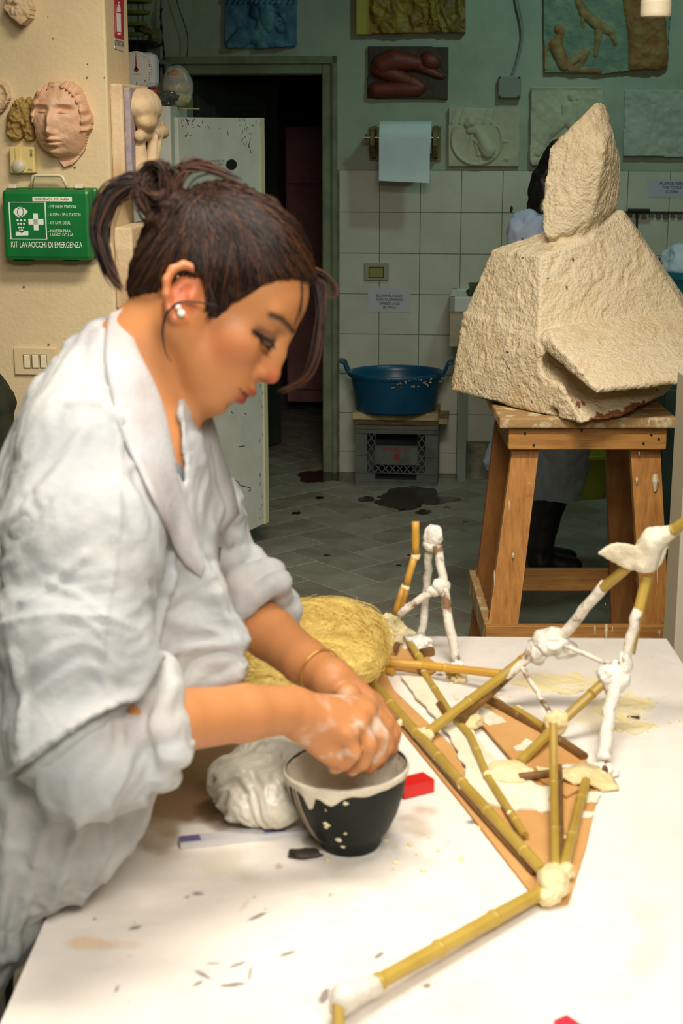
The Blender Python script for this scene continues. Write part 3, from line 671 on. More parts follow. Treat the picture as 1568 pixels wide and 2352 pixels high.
# ================================================================== RELIEFS ON THE BACK WALL
def nz(X, Y, s, o=3, z=0): return fbm(np.stack([X*s, Y*s, X*0+z], -1), o)
K = 1/465
def h_blue(X, Y):
    h = caps(X, Y, [(600, 75, 600, 40, 11, 10), (611, 20, 616, 62, 24, 15), (600, 12, 590, 30, 26, 16), (560, 85, 535, 110, 22, 18), (575, 80, 650, 110, 18, 16), (600, 70, 605, 105, 14, 18), (640, 15, 618, 25, 16, 12), (640, 20, 650, 40, 8, 5), (636, 50, 646, 70, 13, 7)], .75)
    h += 7*G(X, Y, 648, 37, 6, 6)+4*G(X, Y, 596, 22, 9, 13)-5*G(X, Y, 596, 24, 5, 8)-11*G(X, Y, 645, 54, 9, 6)-5*G(X, Y, 636, 20, 7, 4)+5*G(X, Y, 640, 8, 12, 4)
    h += (Y < 10)*(3+4*np.sin(X*.5+Y*.3)); return (h+1.2*nz(X, Y, .08))*K*.8
def c_blue(X, Y, H): 
    t = np.clip(.5+nz(X, Y, .04)*.4+(H-.03)*8, 0, 1)[..., None]; return np.array(lin((36, 92, 132)))*(1-t)+np.array(lin((92, 142, 158)))*t
M_attr = mat('painted_relief', (255, 255, 255), attr=True, rough=.55, bump=.15, bsc=90); M_attr2 = mat('painted_relief_matt', (255, 255, 255), attr=True, rough=.75, bump=.2, bsc=90)
relief('blue_relief', BW, [(520, -70), (684, -70), (681, 100), (678, 107), (600, 112), (524, 110), (517, 104)], h_blue, M_attr, base=.02, step=1.6, colf=c_blue, label='blue painted relief of a screaming face above the doorway', cat='relief')
def h_yel(X, Y):
    m = np.clip((X-845)/15, 0, 1); h = m*(8+7*nz(X, Y, .035, 4)+3*np.sin(X*.12+4*nz(X, Y, .03))+2)
    h = np.maximum(h, caps(X, Y, [(905, -10, 905, 22, 8, 8), (925, -10, 925, 8, 7, 5)], 1)+4)
    for k_ in range(5): h += m*5*np.exp(-((X-(985+k_*9+8*np.sin(Y*.06+k_)))/2.4)**2)*(Y < 58)
    return np.clip(h, 0, None)*K*.8
def c_yel(X, Y, H):
    t = np.clip(.35+nz(X, Y, .05)*.5, 0, 1)[..., None]; a = np.array(lin((154, 130, 44)))*(1-t)+np.array(lin((120, 78, 32)))*t
    r = np.clip((X-960)/80, 0, 1)[..., None]; a = a*(1-r*.35); m = np.clip((850-X)/8, 0, 1)[..., None]; return a*(1-m)+np.array(lin((180, 170, 74)))*m
relief('golden_relief', BW, [(817, -60), (1070, -60), (1068, 77), (960, 76), (820, 80)], h_yel, M_attr, base=.03, step=2, colf=c_yel, label='golden brown painted relief above the dark red figure', cat='relief')
def h_red(X, Y):
    h = caps(X, Y, [(880, 150, 905, 140, 26, 26), (905, 140, 955, 145, 26, 18), (872, 160, 945, 188, 20, 15), (945, 188, 965, 200, 16, 15), (958, 205, 865, 207, 16, 18), (930, 138, 1005, 172, 15, 9), (985, 140, 992, 143, 21, 19), (960, 150, 990, 165, 14, 10), (865, 200, 852, 215, 10, 6), (1005, 172, 1015, 176, 9, 7)], .95)
    return (h+.5*nz(X, Y, .05))*K
def c_red(X, Y, H):
    t = np.clip((H-.022)*60, 0, 1)[..., None]; return np.array(lin((52, 48, 32)))*(1-t)+np.array(lin((112, 46, 30)))*t
relief('crouching_figure_relief', BW, [(846, 107), (1030, 108), (1028, 228), (844, 226)], h_red, M_attr, base=.02, step=1.6, colf=c_red, label='dark red curled up nude figure relief above the paper roll', cat='relief')
M_pw = mat('white_plaster', (190, 192, 164), (172, 172, 146), sc=5, rough=.7, bump=.08)
def h_c1(X, Y):
    d = np.hypot(X-1095, (Y-322)*1.02); h = 5*np.exp(-((d-58)/3)**2)*(Y > 290)+2.5*(d < 57)
    h = np.maximum(h, caps(X, Y, [(1100, 305, 1122, 345, 14, 18), (1095, 300, 1078, 300, 12, 9), (1120, 350, 1108, 335, 17, 13), (1080, 283, 1076, 286, 13, 11), (1085, 305, 1074, 350, 6, 4), (1074, 350, 1070, 360, 4, 3), (1110, 335, 1092, 322, 12, 8), (1092, 330, 1098, 352, 6, 6), (1098, 355, 1125, 352, 6, 5)], .9))
    h += 2.5*np.clip(np.sin(X*.35+Y*.12), 0, 1)*(Y < 285)*((X < 1070)+(X > 1108)*(X < 1145)); h += 4*G(X, Y, 1162, 365, 5, 5)+3*G(X, Y, 1160, 325, 6, 3)
    return (h+.5*nz(X, Y, .05))*K
relief('bathing_figure_relief', BW, [(1031, 247), (1194, 249), (1191, 382), (1030, 382)], h_c1, M_pw, base=.028, step=1.4, label='cream plaster relief of a nude crouching inside a round frame', cat='relief')
def h_c2(X, Y):
    h = caps(X, Y, [(1314, 222, 1316, 224, 12, 11), (1300, 245, 1302, 270, 12, 13), (1302, 270, 1260, 310, 14, 9), (1260, 310, 1235, 350, 9, 9), (1318, 240, 1318, 275, 9, 8), (1300, 275, 1335, 310, 12, 12), (1225, 372, 1250, 372, 9, 9), (1335, 310, 1290, 360, 12, 9)], .55)
    return (h+1.6*nz(X, Y, .05)+2*np.exp(-((X-1219)/4)**2)+2*np.exp(-((Y-202)/4)**2))*K
relief('standing_figure_relief', BW, [(1220, 200), (1378, 200), (1384, 205), (1380, 300), (1382, 370), (1370, 380), (1222, 380), (1216, 372)], h_c2, M_pw, base=.035, step=1.8, label='faded plaster relief of a figure partly hidden by the sculpture peak', cat='relief')
def h_c3(X, Y):
    h = caps(X, Y, [(1495, 225, 1497, 230, 10, 10), (1495, 250, 1490, 290, 11, 9), (1488, 290, 1478, 345, 7, 5), (1500, 290, 1505, 345, 7, 5), (1530, 260, 1535, 345, 9, 6)], .3)
    return (h+1.8*nz(X, Y, .06, 4))*K
relief('pale_procession_relief', BW, [(1433, 207), (1700, 207), (1700, 362), (1430, 358)], h_c3, mat('white_plaster_cool', (176, 186, 172), (160, 170, 158), sc=5, rough=.7, bump=.08), base=.03, step=2.4, label='flat pale plaster relief beside the sculpture peak at the right edge', cat='relief')
limbs4 = [(1283, 68, 1285, 72, 12, 11), (1283, 85, 1275, 105, 9, 14), (1275, 105, 1295, 150, 16, 14), (1268, 100, 1250, 118, 6, 5), (1250, 118, 1253, 158, 5, 5), (1300, 150, 1345, 120, 11, 8), (1345, 120, 1328, 160, 8, 6), (1310, 160, 1375, 164, 8, 6),
          (1325, 0, 1340, 30, 8, 12), (1340, 30, 1375, 62, 12, 13), (1375, 62, 1370, 100, 11, 7), (1370, 100, 1366, 128, 6, 5), (1380, 62, 1402, 75, 12, 9), (1402, 75, 1412, 100, 8, 5), (1335, 40, 1338, 62, 5, 4)]
tree4 = [(1450, -20, 1470, 80, 26, 30), (1470, 80, 1475, 150, 30, 34), (1500, 0, 1505, 150, 24, 28)]
def h_c4(X, Y): return (np.maximum(caps(X, Y, limbs4, .8), caps(X, Y, tree4, .4)*(.8+.3*nz(X, Y, .05)))+2*nz(X, Y, .06, 4)+2)*K
def c_c4(X, Y, H):
    a = (caps(X, Y, limbs4) > 2); b = caps(X, Y, tree4) > 3; n = np.clip(.5+nz(X, Y, .05)*.6, 0, 1)[..., None]
    bgc = np.array(lin((104, 132, 116)))*(1-n)+np.array(lin((132, 150, 128)))*n; fig = np.array(lin((146, 100, 56)))*(1-n)+np.array(lin((158, 140, 96)))*n
    tr = np.array(lin((138, 88, 48)))*(1-n)+np.array(lin((150, 118, 68)))*n
    return np.where(b[..., None], tr, np.where(a[..., None], fig, bgc))
relief('painted_figures_relief', BW, [(1246, -60), (1545, -60), (1535, 60), (1530, 150), (1510, 162), (1480, 158), (1385, 170), (1250, 166)], h_c4, M_attr2, base=.025, step=1.8, colf=c_c4, label='large turquoise relief with orange figures and tree trunk at upper right', cat='relief')
# nail hooks of reliefs are tiny; junction box
jb = thing('junction_box', 'grey square junction box with four screws and conduit above it', 'electrical box', BW.hit(1170, 226))
M_jb = mat('grey_plastic', (128, 138, 128), rough=.5)
u0, z1 = BW.uv(1145, 176); u1, z0 = BW.uv(1195, 225); MB().box((u0, 0, z0), (u1, .045, z1), BW, b=.004).out('housing', M_jb, jb)
for x, y in ((1148, 179), (1191, 179), (1148, 222), (1190, 222)): c = BW.hit(x, y, .046); MB().box((BW.uv(x, y)[0]-.004, .043, BW.uv(x, y)[1]-.004), (BW.uv(x, y)[0]+.004, .048, BW.uv(x, y)[1]+.004), BW, b=.001).out('screw', M_black, jb)
MB().tube(catmull([BW.hit(x, y, .02) for x, y in ((1181, -30), (1186, 10), (1195, 50), (1198, 85), (1192, 120), (1182, 155), (1173, 178))], 6), .006, 8).out('conduit', M_jb, jb, smooth=True)
MB().tube(catmull([BW.hit(x, y, .02) for x, y in ((1186, -30), (1191, 10), (1199, 50), (1200, 85), (1195, 120), (1186, 150), (1177, 178))], 6), .003, 8).out('conduit', M_jb, jb, smooth=True)
# ---- paper towel roll and holder
pr = thing('paper_towel_roll', 'large white paper roll on a wall holder with its end hanging down', 'paper roll', BW.hit(931, 330))
uc0 = BW.uv(873, 300, .12)[0]; uc1 = BW.uv(991, 300, .12)[0]; zc = BW.uv(930, 316, .12)[1]; R_ = .075
M_paper = mat('paper', (216, 232, 232), (206, 222, 224), sc=3, rough=.9); M_wd = mat('old_wood', (128, 116, 68), (98, 88, 52), sc=3, rough=.7, stretch=(1, 1, 12))
q = MB(); n = 40
V = []; 
def rollpt(u, a, r=R_): return BW.w(u, .12+r*math.cos(a), zc+r*math.sin(a))
for u in (uc0, uc1): V += [rollpt(u, 2*math.pi*k/n) for k in range(n)]+[rollpt(u, 2*math.pi*k/n, .022) for k in range(n)]
Fc = []
for k in range(n):
    k2 = (k+1) % n; Fc += [(k, 2*n+k, 2*n+k2, k2), (k, k2, n+k2, n+k), (2*n+k, 3*n+k, 3*n+k2, 2*n+k2), (n+k, n+k2, 3*n+k2, 3*n+k)]
obj('paper_roll', V, Fc, M_paper, pr)
zz = BW.uv(900, 417, .195)[1]; zz2 = BW.uv(900, 419, .195)[1]
q = MB(); steps = 8
V = []; 
for k in range(steps+1):
    t_ = k/steps; z_ = zc*(1-t_)+zz*t_; oo = .12+R_+.002-.012*math.sin(t_*3)*t_
    V += [BW.w(uc0, oo, z_+.004*t_), BW.w(uc1-.004, oo, z_-.006*t_), BW.w(uc0, oo+.0015, z_+.004*t_), BW.w(uc1-.004, oo+.0015, z_-.006*t_)]
Fc = []
for k in range(steps): a = 4*k; Fc += [(a, a+1, a+5, a+4), (a+2, a+6, a+7, a+3), (a, a+4, a+6, a+2), (a+1, a+3, a+7, a+5)]
Fc += [(4*steps, 4*steps+1, 4*steps+3, 4*steps+2)]
obj('hanging_sheet', V, Fc, M_paper, pr)
MB().tube([BW.w(uc0-.08, .12, zc), BW.w(uc1+.035, .12, zc)], .006, 10).out('metal_rod', MATS['steel'], pr)
for u in (uc0-.045, uc1+.008): 
    z_ = zc-.005; poly = [BW.w(u, 0, z_-.09), BW.w(u, .05, z_-.09), BW.w(u, .15, z_-.03), BW.w(u, .15, z_+.035), BW.w(u, 0, z_+.06)]
    MB().prism(poly, UX*.02).out('wooden_bracket', M_wd, pr)
MB().box((uc0-.06, 0, zc-.11), (uc1+.04, .014, zc+.05), BW, b=.002).out('wooden_backboard', M_wd, pr)
MB().tube([BW.w(uc1+.028, .12, zc-.012), BW.w(uc1+.028, .12, zc+.014)], .004, 6).out('wing_nut', MATS['steel'], pr)
MB().tube([BW.w(uc0-.07, .12, zc-.012), BW.w(uc0-.07, .12, zc+.016)], .004, 6).out('wing_nut', MATS['steel'], pr)
# ---- socket
so = thing('wall_thermostat_panel', 'small beige switch frame with yellowish panel on the wall tiles', 'switch', BW.hit(865, 645))
u0, z1 = BW.uv(837, 603); u1, z0 = BW.uv(893, 644); MB().box((u0, .009, z0), (u1, .02, z1), BW, b=.004).out('frame', mat('beige_plastic', (150, 150, 120), rough=.5), so)
u0, z1 = BW.uv(847, 612); u1, z0 = BW.uv(882, 638); MB().box((u0, .018, z0), (u1, .0215, z1), BW, b=.001).out('dark_rim', M_black, so)
u0, z1 = BW.uv(849, 614); u1, z0 = BW.uv(880, 636); MB().box((u0, .02, z0), (u1, .024, z1), BW, b=.001).out('cover_flap', mat('yellow_cover', (140, 134, 64), rough=.4), so)
# ---- notices
def notice(nm, lab, x0, y0, x1, y1, lines, hx_, m='notice_paper', c=(186, 190, 196)):
    t = thing(nm, lab, 'notice', BW.hit((x0+x1)/2, y1)); u0, z1 = BW.uv(x0, y0); u1, z0 = BW.uv(x1, y1)
    MB().box((u0, .0095, z0), (u1, .0105, z1), BW).out('paper_sheet', mat(m, c, rough=.35), t)
    for s, a, b, y in lines: ptext(s, a, b, y, BW, .011, M_ink, t, h=hx_, thick=.012)
notice('bucket_notice', 'printed paper notice taped to the tiles above the blue basin', 845, 659, 942, 717, (('SLUSH BUCKET', 864, 925, 682), ('FOR CLEANING', 865, 924, 691), ('HANDS AND', 871, 918, 700), ('BOWLS', 880, 909, 708.5)), 6)
notice('tools_notice', 'printed paper notice on the tiles above the tool rail', 1490, 412, 1600, 454, (('PLEASE KEEP', 1515, 1573, 424), ('THE TOOLS', 1520, 1565, 433.5), ('CLEAN', 1528, 1556, 443)), 6, 'notice_blue', (176, 182, 196))
V, Fc = blobmesh(BW.hit(1174, 480, .012), (.006, .003, .016), .3, 4, 2); obj('chipped_spot', V, Fc, mat('dark_red', (70, 20, 26)), wb)
# ---- crate with boards and blue basin
cr = thing('milk_crate', 'grey plastic milk crate with diamond lattice sides standing under the blue basin', 'crate', BW.w(BW.uv(911, 1060, .28)[0], .15, 0))
fo = .28; cu0_, cz1 = BW.uv(816, 975, fo); cu1_, _ = BW.uv(1006, 975, fo); cz0 = 0.0
M_cr = mat('grey_crate_plastic', (92, 98, 88), (70, 76, 68), sc=12, rough=.5, lo=.45, hi=.7)
def cu(x, y): return BW.uv(x, y, fo)
W_ = cu1_-cu0_; Hc = cz1
def crx(zx): return cu0_+(zx-200)/(1268-200)*W_
def cry(zy): return Hc-(zy-420)/(1195-420)*Hc
crate = MB()
for (a, b, c, d, o) in ((200, 1268, 420, 470, .012), (200, 1268, 470, 520, .004), (200, 355, 520, 1030, .003), (1105, 1268, 520, 1030, .003), (200, 1268, 1030, 1040, .009), (200, 460, 1040, 1120, .003), (1000, 1268, 1040, 1120, .003), (200, 1268, 1120, 1195, .004), (200, 355, 780, 800, .012), (1105, 1268, 800, 818, .012), (200, 355, 1015, 1030, .012), (1105, 1268, 1028, 1042, .012), (200, 1268, 1125, 1140, .009), (200, 1268, 508, 524, .012)):
    crate.box((crx(a), fo-.006, cry(d)), (crx(b), fo+o, cry(c)), BW)
crate.box((crx(200), .02, 0), (crx(214), fo, Hc), BW); crate.box((crx(1254), .02, 0), (crx(1268), fo, Hc), BW); crate.box((crx(200), .02, 0), (crx(1268), .03, Hc), BW); crate.box((crx(200), .02, 0), (crx(1268), fo, .01), BW)
crate.out('shell', M_cr, cr)
MB().box((crx(455), fo-.004, cry(920)), (crx(1010), fo+.002, cry(685)), BW).out('label_panel', M_cr, cr)
ptp = Plane(BW.w(0, fo, 0)); 
q = MB()
def lat(x0, y0, x1, y1, nx_, ny_):
    for i in range(nx_):
        for j in range(ny_):
            a, b = x0+(x1-x0)*i/nx_, x0+(x1-x0)*(i+1)/nx_; c, d = y0+(y1-y0)*j/ny_, y0+(y1-y0)*(j+1)/ny_
            q.bar(BW.w(crx(a), fo, cry(c)), BW.w(crx(b), fo, cry(d)), .005, .004, NX); q.bar(BW.w(crx(b), fo, cry(c)), BW.w(crx(a), fo, cry(d)), .005, .004, NX)
lat(360, 520, 455, 1030, 1, 4); lat(1012, 520, 1108, 1030, 1, 4); lat(455, 920, 1012, 1030, 6, 1)
for (a, b, c, d) in ((455, 462, 520, 920), (1008, 1015, 520, 920), (455, 1012, 682, 694), (455, 1012, 910, 924)): q.box((crx(a), fo-.004, cry(d)), (crx(b), fo+.006, cry(c)), BW)
q.out('lattice', M_cr, cr)
M_rd = mat('faded_red_print', (130, 34, 34), rough=.6)
def crpx(zx, zy): return 780+zx/5.6, 900+zy/5.6
x0, y0 = crpx(565, 765); x1, _ = crpx(905, 765); ptext('CONTROTEO', x0, x1, y0, BW, fo+.0035, M_rd, cr, h=8, thick=.02)
a0 = crpx(697, 800); a1 = crpx(770, 800); a2 = crpx(757, 880); a3 = crpx(697, 880); MB().prism([BW.hit(*p, fo+.003) for p in (a0, a1, a2, a3)][::-1], NX*.001).out('red_emblem', M_rd, cr)
# boards
M_bd = mat('plastered_board', (196, 180, 134), (150, 132, 92), sc=6, rough=.75, bump=.3)
bb = thing('crate_boards', 'two plaster splashed wooden boards lying on the milk crate', 'boards', BW.w((cu0_+cu1_)/2, .15, Hc))
e = fo+.02; b0, zb1 = BW.uv(809, 935, e); b1, zb0 = BW.uv(1006, 960, e)
h_ = Hc; MB().box((b0+.003, .01, h_+.002), (b1+.002, e-.01, h_+.026), BW, b=.002).out('lower_board', mat('dark_board', (112, 92, 56), (80, 66, 42), sc=9, rough=.8, stretch=(2, 2, 20)), bb)
MB().box((b1-.05, .01, h_+.004), (b1+.045, e-.04, h_+.03), BW, b=.002).out('lower_board', M_bd, bb)
MB().box((b0, .01, h_+.028), (b1, e, h_+.064), BW, b=.003).out('upper_board', M_bd, bb)
hb = h_+.0642
M_bl = mat('blue_plastic', (14, 84, 118), (10, 72, 104), sc=4, rough=.35)
ba = thing('blue_basin', 'large blue plastic basin with two handles on the milk crate', 'basin', BW.w(BW.uv(911, 930, .15)[0], .165, hb))
rr_ = (BW.uv(1020, 850, .2)[0]-BW.uv(803, 850, .2)[0])/2; cc = BW.w(BW.uv(911, 850, .165)[0], .215, hb); hh = BW.uv(911, 848, .165)[1]-hb
bs = MB().lathe([(.001, .004), (rr_*.78, .004), (rr_*.8, 0), (rr_*.84, .012), (rr_*.955, hh*.85), (rr_*.96, hh*.86), (rr_*1.0, hh*.88), (rr_*1.01, hh*.99), (rr_*.99, hh), (rr_*.95, hh*.98), (rr_*.94, hh*.85), (rr_*.8, .02), (.001, .012)], cc, 48, sy=.86)
bs.out('bowl', M_bl, ba, smooth=True)
for sx in (-1, 1):
    p = [cc+UX*sx*rr_*(.97)+UZ*(hh*.9), cc+UX*sx*rr_*1.04+UZ*(hh*1.05), cc+UX*sx*rr_*1.09+UZ*(hh*1.2), cc+UX*sx*rr_*1.16+UZ*(hh*1.24)]
    q = MB(); 
    for yo in (-.035, .035): q.tube(catmull([v+NX*yo for v in p], 4), .008, 8)
    q.bar(p[-1]+NX*-.04, p[-1]+NX*.04, .02, .014); q.out('handle', M_bl, ba)
q = MB(); rr2 = random.Random(8)
for _ in range(26):
    a = rr2.gauss(-1.25, .35); z_ = hh*rr2.uniform(.72, .99); c = cc+Vector((math.cos(a)*rr_*(.93+.06*z_/hh+.012), math.sin(a)*rr_*.86*(.93+.06*z_/hh+.012), z_)); V, Fc = blobmesh(c, (.006*rr2.uniform(.5, 1.6), .003, .004*rr2.uniform(.5, 2)), .4, 40, 1); q.add(V, Fc)
q.out('plaster_splashes', mat('rusty_splash', (176, 130, 88), (200, 190, 160), sc=30), ba)
# ---- sink at wall
sk = thing('white_sink', 'white ceramic sink on the tiled wall behind the sculpture', 'sink', BW.w(BW.uv(1150, 800)[0], .2, .60))
M_cer = mat('ceramic', (206, 210, 204), rough=.15); so_ = .42
a0, sz1 = BW.uv(1031, 682, so_); a1 = a0+.62; _, sz0 = BW.uv(1031, 718, so_)
q = MB(); w2 = .035
for (x0, x1, o0, o1) in ((a0, a0+w2, .01, so_), (a1-w2, a1, .01, so_), (a0, a1, so_-w2, so_), (a0, a1, .01, .05)): q.box((x0, o0, sz0), (x1, o1, sz1), BW, b=.008)
q.out('rim', M_cer, sk)
_, szb = BW.uv(1031, 795, so_-.03); q = MB(); q.box((a0+.004, .01, szb), (a0+.03, so_-.01, sz0+.004), BW, b=.004); q.box((a1-.03, .01, szb), (a1-.004, so_-.01, sz0+.004), BW, b=.004); q.box((a0+.004, so_-.03, szb), (a1-.004, so_-.008, sz0+.004), BW, b=.004); q.box((a0+.004, .01, szb), (a1-.004, so_-.01, szb+.02), BW, b=.004); q.out('basin_body', mat('ceramic_stained', (170, 160, 134), (150, 136, 108), sc=5, rough=.4), sk)
for x_ in (a0+.05, a1-.09): MB().box((x_, .12, 0), (x_+.04, .16, szb), BW).out('support_leg', M_jb, sk)
V, Fc = blobmesh(BW.w(a0+.17, .2, sz1+.0), (.09, .07, .055), .25, 8, 4); obj('sponge_block', V, Fc, mat('dirty_sponge', (92, 96, 70), (66, 68, 50), sc=30, rough=.95, bump=.5), label='dirty grey green sponge block lying on the left end of the sink', cat='sponge', smooth=False)
# grey upturned bucket
bk = MB().lathe([(.001, .27), (.085, .27), (.09, .262), (.115, .02), (.122, .02), (.122, 0), (.11, 0), (.108, .02), (.08, .255), (.001, .255)], P(1103, 1092, Z=0)+Vector((.02, .05, 0)), 32)
c_ = P(1103, 1102, Z=0)+Vector((0, .1, 0)); bk = MB().lathe([(.001, .175), (.062, .175), (.066, .17), (.088, .012), (.093, .012), (.093, 0), (.085, 0), (.083, .012), (.06, .165), (.001, .165)], c_, 32)
bk.out('upturned_bucket', mat('plastered_grey', (140, 140, 116), (100, 102, 84), sc=14, rough=.7), label='plaster splashed grey bucket upside down on the floor by the wall', cat='bucket', smooth=False)
# yellow green tub
c_ = P(1345, 1150, Z=0)+Vector((0, .12, 0)); tb = thing('yellow_tub', 'olive yellow plastic tub on the floor seen between the stool legs', 'tub', c_)
MB().lathe([(.001, .003), (.10, .003), (.105, 0), (.155, .2), (.165, .205), (.165, .22), (.15, .22), (.145, .2), (.1, .012), (.001, .012)], c_, 40).out('tub_body', mat('olive_yellow', (150, 154, 34), rough=.4), tb, smooth=False)
MB().tube(catmull([c_+Vector((.16, -.02, .21)), c_+Vector((.1, -.1, .26)), c_+Vector((-.02, -.13, .25)), c_+Vector((-.155, -.03, .21))], 6), .004, 8).out('tub_handle', M_jb, tb)
# teal basin with white bundle at right
tb = thing('teal_basin', 'deep teal plastic basin on a trestle by the right edge', 'basin', BW.w(BW.uv(1590, 800, .3)[0], .3, .75))
cx_ = BW.uv(1600, 660, .35)[0]; zt1 = BW.uv(1560, 618, .35)[1]; zt0 = zt1-.22
MB().lathe([(.001, zt0+.01), (.17, zt0+.01), (.18, zt0), (.215, zt1-.03), (.225, zt1-.03), (.225, zt1), (.205, zt1), (.2, zt1-.03), (.17, zt0+.02), (.001, zt0+.02)], BW.w(cx_, .35, 0), 40).out('bowl', mat('teal_plastic', (14, 110, 128), rough=.35), tb, smooth=False)
q = MB(); q.box((cx_-.35, .1, zt0-.03), (cx_+.35, .6, zt0), BW); q.out('support_board', M_wd, tb)
for du in (-.3, .3):
    for do in (.14, .56): MB().box((cx_+du-.02, do-.02, 0), (cx_+du+.02, do+.02, zt0-.03), BW).out('leg', M_wd, tb)
V, Fc = blobmesh(BW.w(cx_+.0, .35, zt1+.02), (.165, .14, .115), .16, 4, 5); V[:, 2] = np.maximum(V[:, 2], zt1-.06)
obj('white_cloth_bundle', V, Fc, mat('cool_white_cloth', (206, 218, 232), (186, 200, 216), sc=5, rough=.8), label='crumpled white cloth bundle heaped in the teal basin', cat='cloth', smooth=True)
# tool rail
tr = thing('tool_rail', 'dark metal rail with hanging tools below the paper notice', 'tool rail', BW.hit(1500, 500))
u0, z1 = BW.uv(1434, 485, .02); _, z0 = BW.uv(1434, 499, .02)
MB().box((u0, .009, z1-.006), (u0+.6, .03, z1), BW).out('rail_bar', mat('dark_steel', (56, 60, 54), rough=.5, metal=.6), tr)
for i in range(16): MB().box((u0+.015+i*.034, .012, z0-.004*(i % 3)), (u0+.037+i*.034, .022, z1-.005), BW, b=.002).out('scraper_blade', mat('dull_blade', (100, 104, 92), (70, 74, 66), sc=30, rough=.5), tr)
a, b = BW.uv(1463, 480, .04), BW.uv(1463, 548, .04)
MB().tube([BW.w(a[0], .035, a[1]), BW.w(b[0]-.003, .035, b[1])], .005, 6).out('hanging_rod', M_black, tr); MB().box((a[0]-.045, .03, a[1]-.012), (a[0]+.06, .06, a[1]+.002), BW, b=.003).out('rod_grip', M_black, tr)
MB().tube([BW.w(BW.uv(1495, 600)[0], .03, BW.uv(1495, 595)[1]), BW.w(BW.uv(1600, 598)[0], .03, BW.uv(1495, 595)[1])], .008, 8).out('wall_pipe', mat('dark_blue', (30, 50, 70)), label='dark blue pipe running along the tiles behind the white bundle', cat='pipe')
# right side: teal green locker and cream post
lk = thing('green_locker', 'tall dark teal locker standing behind the stool at the right edge', 'locker', (1.50, 5.75, 0))
lx0 = P(1498, 1000, Y=5.6).x; lz = P(1550, 880, Y=5.5).z
M_lk = mat('teal_paint', (60, 92, 84), (50, 78, 72), sc=5, rough=.5)
MB().box((lx0+.02, 5.55, 0), (lx0+.6, 6.05, lz), b=.004).out('body', M_lk, lk)
MB().box((lx0+.025, 5.53, .05), (lx0+.085, 5.55, lz-.03), b=.003).out('door', M_lk, lk); MB().box((lx0+.09, 5.53, .05), (lx0+.59, 5.55, lz-.03), b=.003).out('door', M_lk, lk)
MB().box((lx0+.075, 5.52, .55), (lx0+.085, 5.53, .6), b=.001).out('lock_plate', M_black, lk)
px_ = P(1553, 1200, Y=3.6); MB().box((px_.x, 3.55, 0), (px_.x+.35, 3.68, P(1560, 870, Y=3.55).z), b=.004).out('cream_partition_board', mat('cream_board', (206, 196, 168), rough=.6), label='cream upright board standing right of the stool', cat='board')
p0 = P(1538, 1480, Y=3.75); p1 = P(1547, 1300, Y=3.75)
MB().tube([Vector((p0.x-.004, 3.75, .0)), p1], .006, 8).out('dark_red_rod', mat('dark_maroon', (70, 24, 26), rough=.4), label='thin dark red rod leaning beside the cream board', cat='rod')
# white lamp head at the top edge
ld_ = thing('hanging_lamp_head', 'white cylindrical lamp head hanging into the top right corner', 'lamp', P(1505, 42, Y=2.6))
c = P(1505, 38, Y=2.6); r = P(1540, 30, Y=2.6).x-P(1505, 30, Y=2.6).x
MB().lathe([(.001, .004), (r*.94, .004), (r*.97, 0), (r, .004), (r, .022), (r*.985, .024), (r*1.0, .03), (r*1.0, .16), (r*.6, .17), (.001, .17)], c, 40).out('shade', mat('warm_white', (236, 222, 186), rough=.5), ld_, smooth=False)
MB().tube([c+Vector((0, 0, .17)), Vector((c.x, c.y, 3.1))], .006, 8).out('stem', M_jb, ld_)
# ================================================================== STOOL
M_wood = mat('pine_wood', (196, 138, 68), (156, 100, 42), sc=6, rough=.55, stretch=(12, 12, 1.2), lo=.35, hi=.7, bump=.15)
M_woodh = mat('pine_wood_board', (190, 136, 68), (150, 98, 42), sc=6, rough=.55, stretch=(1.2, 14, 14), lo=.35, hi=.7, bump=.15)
M_woodd = mat('pine_wood_shaded', (152, 100, 46), (120, 76, 34), sc=4, rough=.6, stretch=(12, 12, 1.2), lo=.35, hi=.7)  # same pine, shade on side and far boards put into the colour
M_woodp = mat('plaster_splashed_wood', (170, 134, 84), (206, 190, 150), sc=14, rough=.7, lo=.52, hi=.6, bump=.3)
M_drip = mat('dried_plaster_drip', (226, 210, 172), rough=.7)
YN = 4.30; ST = P(1300, 960, Y=YN).z
xs0 = P(1147, 970, Y=YN).x; xs1 = P(1556, 965, Y=YN).x; YF = YN+.46
st = thing('modelling_stool', 'tall pine wooden modelling stool carrying the cream plaster sculpture', 'stool', ((xs0+xs1)/2, (YN+YF)/2, 0))
tt = P(1300, 985, Y=YN).z
MB().box((xs0, YN, tt), (xs1, YN+.15, ST), b=.006).out('top_board', M_woodp, st); MB().box((xs0, YN+.152, tt), (xs1, YN+.305, ST), b=.006).out('top_board', M_woodp, st); MB().box((xs0, YN+.307, tt), (xs1, YF, ST), b=.006).out('top_board', M_woodp, st)
ax0 = P(1168, 1000, Y=YN+.02).x; ax1 = P(1531, 1000, Y=YN+.02).x; az = P(1300, 1033, Y=YN+.02).z
MB().box((ax0, YN+.02, az), (ax1, YN+.045, tt), b=.003).out('apron', M_woodh, st); MB().box((ax0, YF-.05, az), (ax1, YF-.025, tt), b=.003).out('apron', M_woodh, st)
MB().box((ax0-.001, YN+.046, az), (ax0+.022, YF-.051, tt), b=.003).out('apron', M_woodd, st); MB().box((ax1-.022, YN+.046, az), (ax1+.001, YF-.051, tt), b=.003).out('apron', M_woodd, st)
